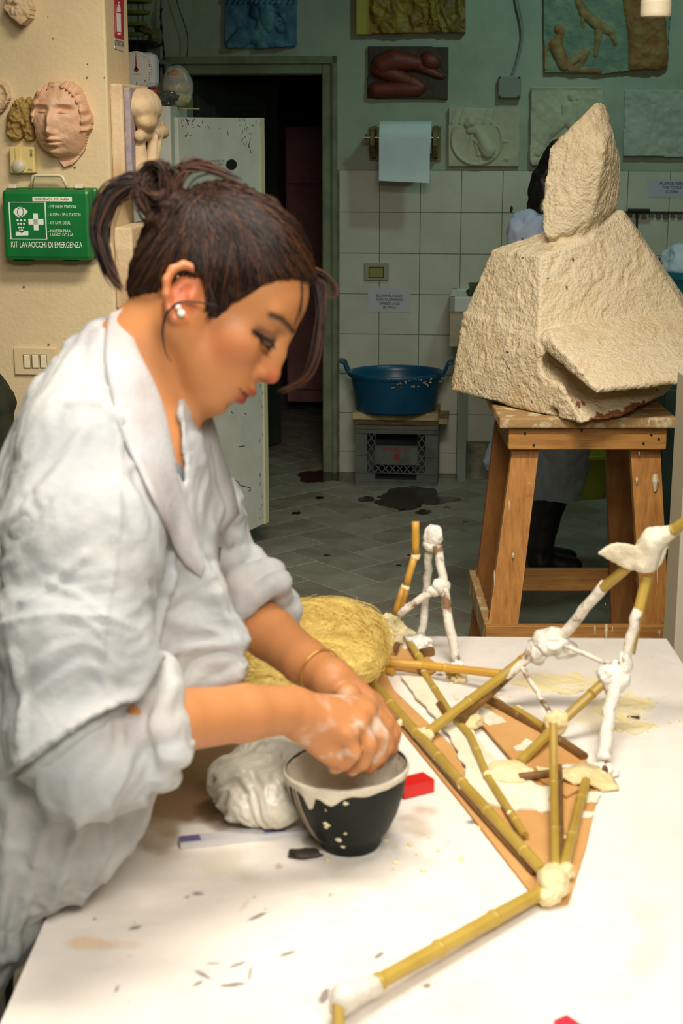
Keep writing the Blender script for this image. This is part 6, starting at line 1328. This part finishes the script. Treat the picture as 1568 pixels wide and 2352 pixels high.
for a_, b_ in zip(Ls, Ls[1:]):
    q_, t_ = capsd(PX, PY, a_, b_); c_ = (b_[0]-a_[0])*(PY-a_[1])-(b_[1]-a_[1])*(PX-a_[0]); m_ = q_ < dd_; dd_ = np.where(m_, q_, dd_); sg_ = np.where(m_, c_, sg_)
nearm = (zz < 1.47); ab_ = sg_ < 0
dsp += nearm*np.where(ab_, .009*np.exp(-(dd_/34)**2), -.013*np.exp(-(dd_/46)**2)*(1-np.exp(-(dd_/5)**2)))
wr = V*np.array([9, 9, 5]); f1 = fbm(wr+fbm(V*5, 2)[:, None]*1.2, 3); f2 = fbm(V*22+fbm(V*9, 2)[:, None]*1.5, 3)
dsp += .0060*(1-2*np.abs(np.clip(f1, -1, 1)))*.8-.0015+.0024*(1-2*np.abs(np.clip(f2, -1, 1)))
V = V+N*dsp[:, None]; 
M_coat = mat('nonwoven_coat', (212, 213, 209), (190, 193, 194), sc=9, rough=.75, bump=.12, bsc=160, transl=.2, alpha=.80)
coat = obj('lab_coat', V, Q, M_coat, woman, smooth=True, plabel='wrinkled thin white nonwoven coat')
# ray march helper on the coat surface for collar and seams
def surf(px, py, zf, back=.0):
    d = np.array(ray(px, py)); z = 1.30; o = np.array([0, 0, CH])
    while z < zf:
        p = o+d*z; i = (p-C0.lo)/C0.h; j = i.astype(int)
        if (j > 0).all() and (j < C0.n-1).all() and C0.g[tuple(j)] < .002: break
        z += .002
    return Vector(o+d*(min(z, zf)-back))
def strip(inn, out, n, m, name, lift=.008, zf=1.60, w=6, th=.0025):
    A_ = [v for v in catmull([Vector((*p, 0)) for p in inn], n)]; B_ = [v for v in catmull([Vector((*p, 0)) for p in out], n)]
    G_ = np.array([[tuple(surf(A_[i].x*(1-j/w)+B_[i].x*j/w, A_[i].y*(1-j/w)+B_[i].y*j/w, zf, lift*(1 if 0 < j < w else .6))) for j in range(w+1)] for i in range(len(A_))])
    for _ in range(6):
        H_ = G_.copy(); H_[1:-1] = (G_[:-2]+2*G_[1:-1]+G_[2:])/4; G_ = H_.copy(); G_[:, 1:-1] = (H_[:, :-2]+2*H_[:, 1:-1]+H_[:, 2:])/4
    I = len(A_); V = G_.reshape(-1, 3); V = V+(fbm(V*26, 3)*.003)[:, None]*np.array([0, -1, 0]); k = w+1
    nrm = np.array([0, -.97, .24]); V = np.vstack([V, V-nrm*th]); n_ = I*k; Fc = []
    for i in range(I-1):
        for j in range(w): a = i*k+j; Fc += [(a, a+1, a+k+1, a+k), (a+n_, a+k+n_, a+k+1+n_, a+1+n_)]
    for i in range(I-1): a = i*k; Fc += [(a, a+k, a+k+n_, a+n_), (a+w, a+w+n_, a+w+k+n_, a+w+k)]
    for j in range(w): a = j; Fc.append((a, a+n_, a+1+n_, a+1)); a = (I-1)*k+j; Fc.append((a, a+1, a+1+n_, a+n_))
    return obj(name, V, Fc, m, woman, smooth=True)
M_coat2 = mat('nonwoven_collar', (208, 208, 208), (196, 188, 184), sc=12, rough=.75, bump=.12, bsc=160, transl=.25, alpha=.88)
strip([(286, 706), (312, 790), (352, 870), (378, 940), (396, 1030), (412, 1110), (440, 1200), (472, 1300)], [(250, 722), (240, 790), (252, 900), (284, 1010), (332, 1110), (380, 1210), (420, 1290), (462, 1330)], 8, M_coat2, 'coat_collar', .010, 1.585)
def pcol(name, px, z, th, m, seed=0):
    return ribbon([P(x, y, z=z+dz) for x, y, dz in px], th, m, name, woman)
pcol('coat_lapel', [(378, 925, -.01), (392, 908, 0), (410, 902, 0), (440, 925, .01), (482, 955, .02), (506, 1030, .03), (528, 1100, .04), (548, 1180, .05), (510, 1230, .03), (470, 1200, .0), (436, 1120, -.02), (408, 1030, -.03)], 1.635, .004, M_coat2)
MB().tube([P(505, 1256, z=1.69), P(500, 1300, z=1.69)], .0016, 6).out('coat_tie', mat('dark_tie', (90, 84, 80)), woman)
# jewellery
for (x, y, r) in ((426, 727, .0036), (433, 741, .0042)): V, Fc = blobmesh(E(x, y, 160), (r, r, r), 0, 1, 2); obj('pearl_earring', V, Fc, mat('pearl', (226, 216, 196), rough=.15), woman, smooth=True)
for (x, y) in ((418, 641), (404, 660), (426, 662)): V, Fc = blobmesh(E(x, y, 168), (.0016,)*3, 0, 1, 1); obj('ear_stud', V, Fc, MATS['steel'], woman, smooth=True)
cbr = P(735, 1541, z=1.75); axb = (P(752, 1553, z=1.74)-P(700, 1520, z=1.775)).normalized(); a = axb.orthogonal().normalized(); b = axb.cross(a)
MB().tube([cbr+a*.0262*math.cos(t*math.pi/16)+b*.0262*math.sin(t*math.pi/16) for t in range(33)], .0011, 6, cap=False).out('bracelet', mat('gold', (216, 170, 84), rough=.3, metal=.8), woman, smooth=True)
for s in (-1, 1):
    L_ = []
    for i in range(22):
        t = i/21; f0, u0, s0 = 198-26*t, 26+4*t, (46+44*t)*s; L_.append([tuple(Hp(f0+1, u0, s0)), tuple(Hp(f0+4, u0-7, s0+8*s)), tuple(Hp(f0+9, u0-10, s0+14*s))])
    curveobj('eyelashes', L_, .0005, M_black, woman, kind='stuff')
# ================================================================== HAIR
gx_ = np.array([-260, -190, -150, -124, -90, -55, -25, -8, 12, 34, 48, 62, 76, 90, 108, 130, 158, 186, 205, 300.]); gy_ = np.array([-120, -100, -92, -84, -52, -28, 10, 44, 48, 20, -6, -14, 6, 74, 112, 150, 184, 214, 236, 300.])
ells = [((8, 112, 0), (202, 184, 163)), ((100, 112, 0), (116, 116, 136)), ((-82, 30, 0), (104, 120, 124)), ((-135, 110, 0), (80, 85, 90)), ((-60, 200, 0), (95, 75, 85))]
def hsdf(f, u, s):
    d = None
    for c, r in ells:
        q = ((f-c[0])/r[0], (u-c[1])/r[1], (s-c[2])/r[2]); k0 = np.sqrt(q[0]**2+q[1]**2+q[2]**2); k1 = np.sqrt((q[0]/r[0])**2+(q[1]/r[1])**2+(q[2]/r[2])**2)+1e-9; e = k0*(k0-1)/k1
        if d is None: d = e
        else: hh_ = np.clip(.5+.5*(d-e)/25, 0, 1); d = d*(1-hh_)+e*hh_-25*hh_*(1-hh_)
    return d
st = 4.2; ff, uu2, ss = [np.arange(a, b, st) for a, b in ((-260, 250), (-130, 330), (-190, 190))]
HF = Field.__new__(Field); HF.lo = np.array([ff[0], uu2[0], ss[0]]); HF.h = st; HF.n = np.array([len(ff), len(uu2), len(ss)])
X_, Y_, Z_ = ff[:, None, None], uu2[None, :, None], ss[None, None, :]
cutl = np.interp(ff, gx_, gy_)[:, None, None]+np.where(np.abs(Z_) < 90, 0, 0); front = np.where(X_ > 60, (cutl-Y_), (cutl-Y_))
G_ = np.maximum(hsdf(X_, Y_, Z_), front*.55+X_*0).astype(np.float32); HF.g = G_
V, Q = HF.mesh(); fl_ = V.copy(); N = vnormals(V, Q)
# combed grooves running from the hairline to the bun
bun = np.array([-112., 205., 0.]); dv = V-bun; az = np.arctan2(dv[:, 2], dv[:, 1]*.7+dv[:, 0]*.7+1e-6); az2 = np.arctan2(np.hypot(dv[:, 2], 0), 1)
grv = fbm(np.stack([np.arctan2(dv[:, 2], np.hypot(dv[:, 0], dv[:, 1]))*9, np.arctan2(dv[:, 1], dv[:, 0])*9, np.linalg.norm(dv, axis=1)*.006], 1), 3)
V = V+N*(grv*7)[:, None]; 
def toW(V): return np.array(HO)+(V@np.array([tuple(fv), tuple(uv_), tuple(Sv)]))*HS
t_ = np.clip(.42+.9*grv, 0, 1)[:, None]; hc = np.array(lin((24, 15, 11)))*(1-t_)+np.array(lin((48, 30, 19)))*t_
M_hair = mat('brown_hair', (255, 255, 255), attr=True, rough=.55, bump=.1, bsc=300, spec=.15)
hair = obj('hair', toW(V), Q, M_hair, woman, col=hc, smooth=True, plabel='dark brown hair combed back into a loose knot')
M_h = [mat('hair_strand_dark', (24, 15, 11), rough=.42, spec=.3), mat('hair_strand_brown', (50, 31, 20), rough=.42, spec=.3), mat('hair_strand_copper', (92, 54, 30), rough=.42, spec=.3)]
rs = np.random.RandomState(7); cH = np.array([-5., 85., 0.])
def project(dirs, off):
    t = np.full(len(dirs), 120.)
    for _ in range(30):
        p = cH+dirs*t[:, None]; t = t-(hsdf(p[:, 0], p[:, 1], p[:, 2])-off)*.8
    return cH+dirs*t[:, None]
groups = [[], [], []]
def surf_s(f, u, off):
    lo = np.zeros(len(f)); hi = np.full(len(f), 220.); ins = hsdf(f, u, 0*f) < off
    for _ in range(18):
        m = (lo+hi)/2; c = hsdf(f, u, m) < off; lo = np.where(c, m, lo); hi = np.where(c, hi, m)
    return np.where(ins, lo, np.nan)
for i in range(2300):
    f0 = rs.uniform(-150, 200); u0 = np.interp(f0, gx_, gy_)+rs.uniform(-2, 10); sd = rs.choice([1, 1, 1, 1, -1])
    if rs.rand() < .5: f0 = rs.uniform(-90, 200); u0 = rs.uniform(np.interp(f0, gx_, gy_), 285)
    tf, tu = bun[0]+rs.normal(0, 20), bun[1]+rs.normal(0, 20); n = 16; t = np.linspace(0, rs.uniform(.35, 1), n); off = 1+rs.uniform(-1, 6)
    bow = np.sin(t*math.pi)*(26 if f0 > 40 else -8)*rs.uniform(.4, 1.3); L0 = math.hypot(tf-f0, tu-u0)
    if L0 < 60: continue
    nx0, ny0 = -(tu-u0)/L0, (tf-f0)/L0
    up_ = 1 if f0 > 40 else 1
    wv = np.sin(t*rs.uniform(4, 12)+rs.uniform(0, 6))*rs.uniform(0, 3)
    f = f0+(tf-f0)*t+nx0*(-bow*up_+wv); u = u0+(tu-u0)*t+ny0*(-bow*up_+wv)
    s_ = surf_s(f, u, off); ok = ~np.isnan(s_)
    if ok.sum() < 6: continue
    p = np.stack([f, u, s_*sd], 1)[ok]; groups[rs.choice(3, p=[.42, .38, .20])].append(toW(p))
def bundle(px, n, spread, ends=.5, s0=0, jit=6, sel=(.4, .4, .2), ds=0):
    c = np.array([(*fu(x, y), 0) for x, y in px]); 
    cc_ = np.array([tuple(v) for v in catmull([Vector(q) for q in c], 6)]); m = len(cc_)
    for i in range(n):
        o = rs.normal(0, 1, 3)*np.array([1, 1, 1.6]); tt = np.linspace(0, 1, m)[:, None]; env = spread*(ends+(1-ends)*np.sin(tt*math.pi)); ph = rs.uniform(0, 6, 3)
        p = cc_+o*env+jit*np.sin(tt*rs.uniform(2, 5)+ph)*.5; p[:, 2] += s0+ds*tt[:, 0]; e = int(m*rs.uniform(.7, 1)); groups[rs.choice(3, p=sel)].append(toW(p[:max(e, 4)]))
# ponytail loops
bundle([(352, 430), (305, 428), (262, 452), (238, 500), (230, 545), (242, 590), (262, 640), (285, 672)], 150, 9, .5, 20, 8)
bundle([(350, 470), (318, 432), (275, 440), (246, 480), (236, 540), (244, 600)], 60, 7, .5, 0, 8)
bundle([(345, 420), (300, 415), (262, 430), (240, 462), (228, 500)], 10, 6, .6, 30, 12, (.3, .5, .2))
# knot
for _ in range(26):
    a0 = rs.uniform(0, 6.28); r0 = rs.uniform(18, 46); cx, cy = 366+rs.uniform(-14, 16), 438+rs.uniform(-18, 22)
    bundle([(cx+r0*math.cos(a0+k*.75), cy+r0*math.sin(a0+k*.75)*1.1) for k in range(6)], 12, 5, .6, rs.uniform(-45, 62), 6, (.35, .35, .3))
bundle([(380, 500), (385, 440), (375, 400), (352, 402)], 26, 7, .6, 55, 8, (.2, .4, .4)); bundle([(400, 470), (430, 400), (470, 388), (505, 398)], 26, 8, .6, 40, 8, (.2, .4, .4)); bundle([(352, 405), (362, 392), (372, 404), (390, 388), (398, 400)], 16, 5, .7, 30, 10, (.3, .4, .3)); bundle([(398, 402), (420, 390), (470, 392), (530, 412), (560, 425)], 24, 6, .5, 30, 8, (.3, .4, .3))
bundle([(340, 500), (325, 470), (330, 440), (350, 415)], 30, 8, .6, 55, 6)
# front tuft, hanging far strand and loose hairs
bundle([(705, 605), (735, 616), (758, 634), (768, 652), (764, 668), (750, 672)], 22, 4, .5, -60, 5, (.1, .4, .5)); bundle([(728, 625), (742, 660), (736, 740), (724, 810), (700, 862), (660, 886), (636, 892)], 34, 5, .35, -85, 6, (.3, .5, .2))
bundle([(722, 640), (735, 700), (730, 780), (712, 840), (690, 872)], 20, 5, .5, -75, 5, (.4, .5, .1)); bundle([(690, 640), (690, 690), (680, 740), (672, 768)], 2, 3, .6, 70, 4, (0, .6, .4))
bundle([(512, 724), (470, 716), (430, 716), (402, 740), (392, 780), (400, 830), (425, 862)], 2, 1.5, .6, 165, 3, (.3, .7, 0)); bundle([(335, 690), (310, 705), (292, 722)], 4, 3, .6, 40, 4)
bundle([(500, 690), (497, 720), (486, 748)], 26, 7, .8, 136, 3, (.5, .5, 0)); bundle([(480, 640), (500, 690), (505, 735)], 26, 8, .8, 138, 3, (.5, .5, 0))

for k, (gname, rr_) in enumerate((('dark_strands', .0009), ('brown_strands', .0008), ('copper_strands', .0006))):
    if groups[k]: o = curveobj(gname, groups[k], rr_, M_h[k], woman, kind='stuff'); o.parent = hair; o.data.shade_smooth() if hasattr(o.data, 'shade_smooth') else None
# ================================================================== PERSON BEHIND THE SCULPTURE
YB = 5.85
def Q2(x, y, Y=YB): return P(x, y, Y=Y)
Bp = Field((.35, 5.5, -.005), (1.25, 6.3, 1.76), .009)
hc_ = Q2(1300, 400); Bp.ell(hc_, (.075, .072, .11), k=.02); Bp.cone(hc_, Q2(1295, 520), .05, .05, .03)
Bp.chain([(Q2(1292, 560), .09), (Q2(1280, 700), .12), (Q2(1290, 860), .11), (Q2(1285, 950), .13)], .04)
for s in (-1, 1):
    sh = Q2(1240, 560)+Vector((.08, .12*s, 0)); Bp.chain([(sh, .05), (Q2(1270, 720)+Vector((.04, .2*s, 0)), .042), (Q2(1400, 740)+Vector((.02, .12*s, 0)), .034), (Q2(1440, 735)+Vector((0, .1*s, 0)), .03)], .02)
    y = YB+.06*s; hip = Vector((.86, y, .86)); Bp.chain([(hip, .085), (Vector((.835, y, .48)), .050), (Vector((.79, y, .08)), .034)], .02); Bp.cone((.80, y, .045), (.93, y, .03), .035, .026, .02)
V, Q = Bp.mesh(); bp = obj('person', V, Q, mat('skin_plain', (206, 160, 124), rough=.5), smooth=True, label='person with long dark hair and pale blue coat hidden behind the sculpture', cat='person')
Bh = Field((.45, 5.45, 1.2), (1.2, 6.25, 1.78), .008); Bh.ell(hc_+Vector((-.012, 0, .015)), (.088, .088, .115), k=.03); Bh.chain([(hc_+Vector((-.02, -.02, .02)), .075), (Q2(1262, 430, YB-.04), .07), (Q2(1246, 490, YB-.06), .055), (Q2(1240, 505, YB-.06), .03)], .03)
Bh.ell(hc_+Vector((.09, 0, -.02)), (.05, .07, .10), k=.01, cut=True)
V, Q = Bh.mesh(); V = V+vnormals(V, Q)*(fbm(V*np.array([60, 60, 9]), 3)*.006)[:, None]; obj('long_hair', V, Q, mat('near_black_hair', (18, 14, 14), rough=.4), bp, smooth=True)
Bc = Field((.30, 5.4, .27), (1.4, 6.35, 1.6), .009)
Bc.chain([(Q2(1290, 545), .10), (Q2(1275, 640), .155), (Q2(1290, 860), .145), (Q2(1270, 985), .14), (Vector((.84, YB, .70)), .15)], .05)
for s in (-1, 1): Bc.chain([(Vector((.845, YB+.055*s, .72)), .125), (Vector((.83, YB+.055*s, .42)), .112), (Vector((.82, YB+.055*s, .25)), .11)], .03)
Bc.cone(Q2(1215, 530, YB-.12), Q2(1230, 640, YB-.18), .075, .085, .03); Bc.cone(Q2(1230, 640, YB-.18), Q2(1380, 745, YB-.12), .07, .06, .03); Bc.cone(Q2(1330, 545, YB+.15), Q2(1390, 740, YB+.15), .06, .06, .03)
Bc.cone(Q2(1215, 860, YB+.1), Q2(1135, 1060, YB+.12), .06, .035, .06)
g = Bc.g; Bc.g = np.maximum(g, -(g+.014)); Bc.cone(Q2(1300, 430), Q2(1300, 520), .07, .075, .01, True)
zl = Bc.lo[2]+Bc.h*np.arange(Bc.n[2]); xx_ = Bc.lo[0]+Bc.h*np.arange(Bc.n[0]); hemz = .32+0*xx_
Bc.g = np.maximum(Bc.g, (hemz[:, None, None]-zl[None, None, :]).astype(np.float32))
V, Q = Bc.mesh(); N = vnormals(V, Q); f1 = fbm(V*11+fbm(V*6, 2)[:, None], 3); V = V+N*(.012*(1-2*np.abs(np.clip(f1, -1, 1))))[:, None]
obj('pale_blue_coat', V, Q, mat('pale_blue_nonwoven', (196, 210, 232), (176, 192, 220), sc=8, rough=.7, alpha=.92, transl=.15), bp, smooth=True)
Bt = Field((.6, 5.6, .3), (1.1, 6.1, .95), .009)
for s in (-1, 1): y = YB+.06*s; Bt.chain([(Vector((.86, y, .88)), .095), (Vector((.835, y, .50)), .058), (Vector((.82, y, .36)), .052)], .02)
V, Q = Bt.mesh(); obj('grey_trousers', V, Q, mat('grey_cloth', (84, 88, 100), rough=.9), bp, smooth=True)
for s in (-1, 1):
    Bo = Field((.6, 5.6, -.004), (1.1, 6.1, .52), .007); y = YB+.06*s
    Bo.chain([((.822, y, .42), .070), ((.808, y, .30), .066), ((.785, y, .12), .05), ((.785, y, .055), .05)], .015); Bo.chain([((.785, y, .05), .046), ((.915, y, .034), .036)], .015); Bo.cone((.825, y, .49), (.825, y, .46), .075, .07, .01, True)
    zl = Bo.lo[2]+Bo.h*np.arange(Bo.n[2]); Bo.g = np.maximum(Bo.g, (.001-zl)[None, None, :].astype(np.float32)); V, Q = Bo.mesh(); V = V+vnormals(V, Q)*(fbm(V*18, 3)*.004)[:, None]; obj('black_boot', V, Q, M_black, bp, smooth=True)
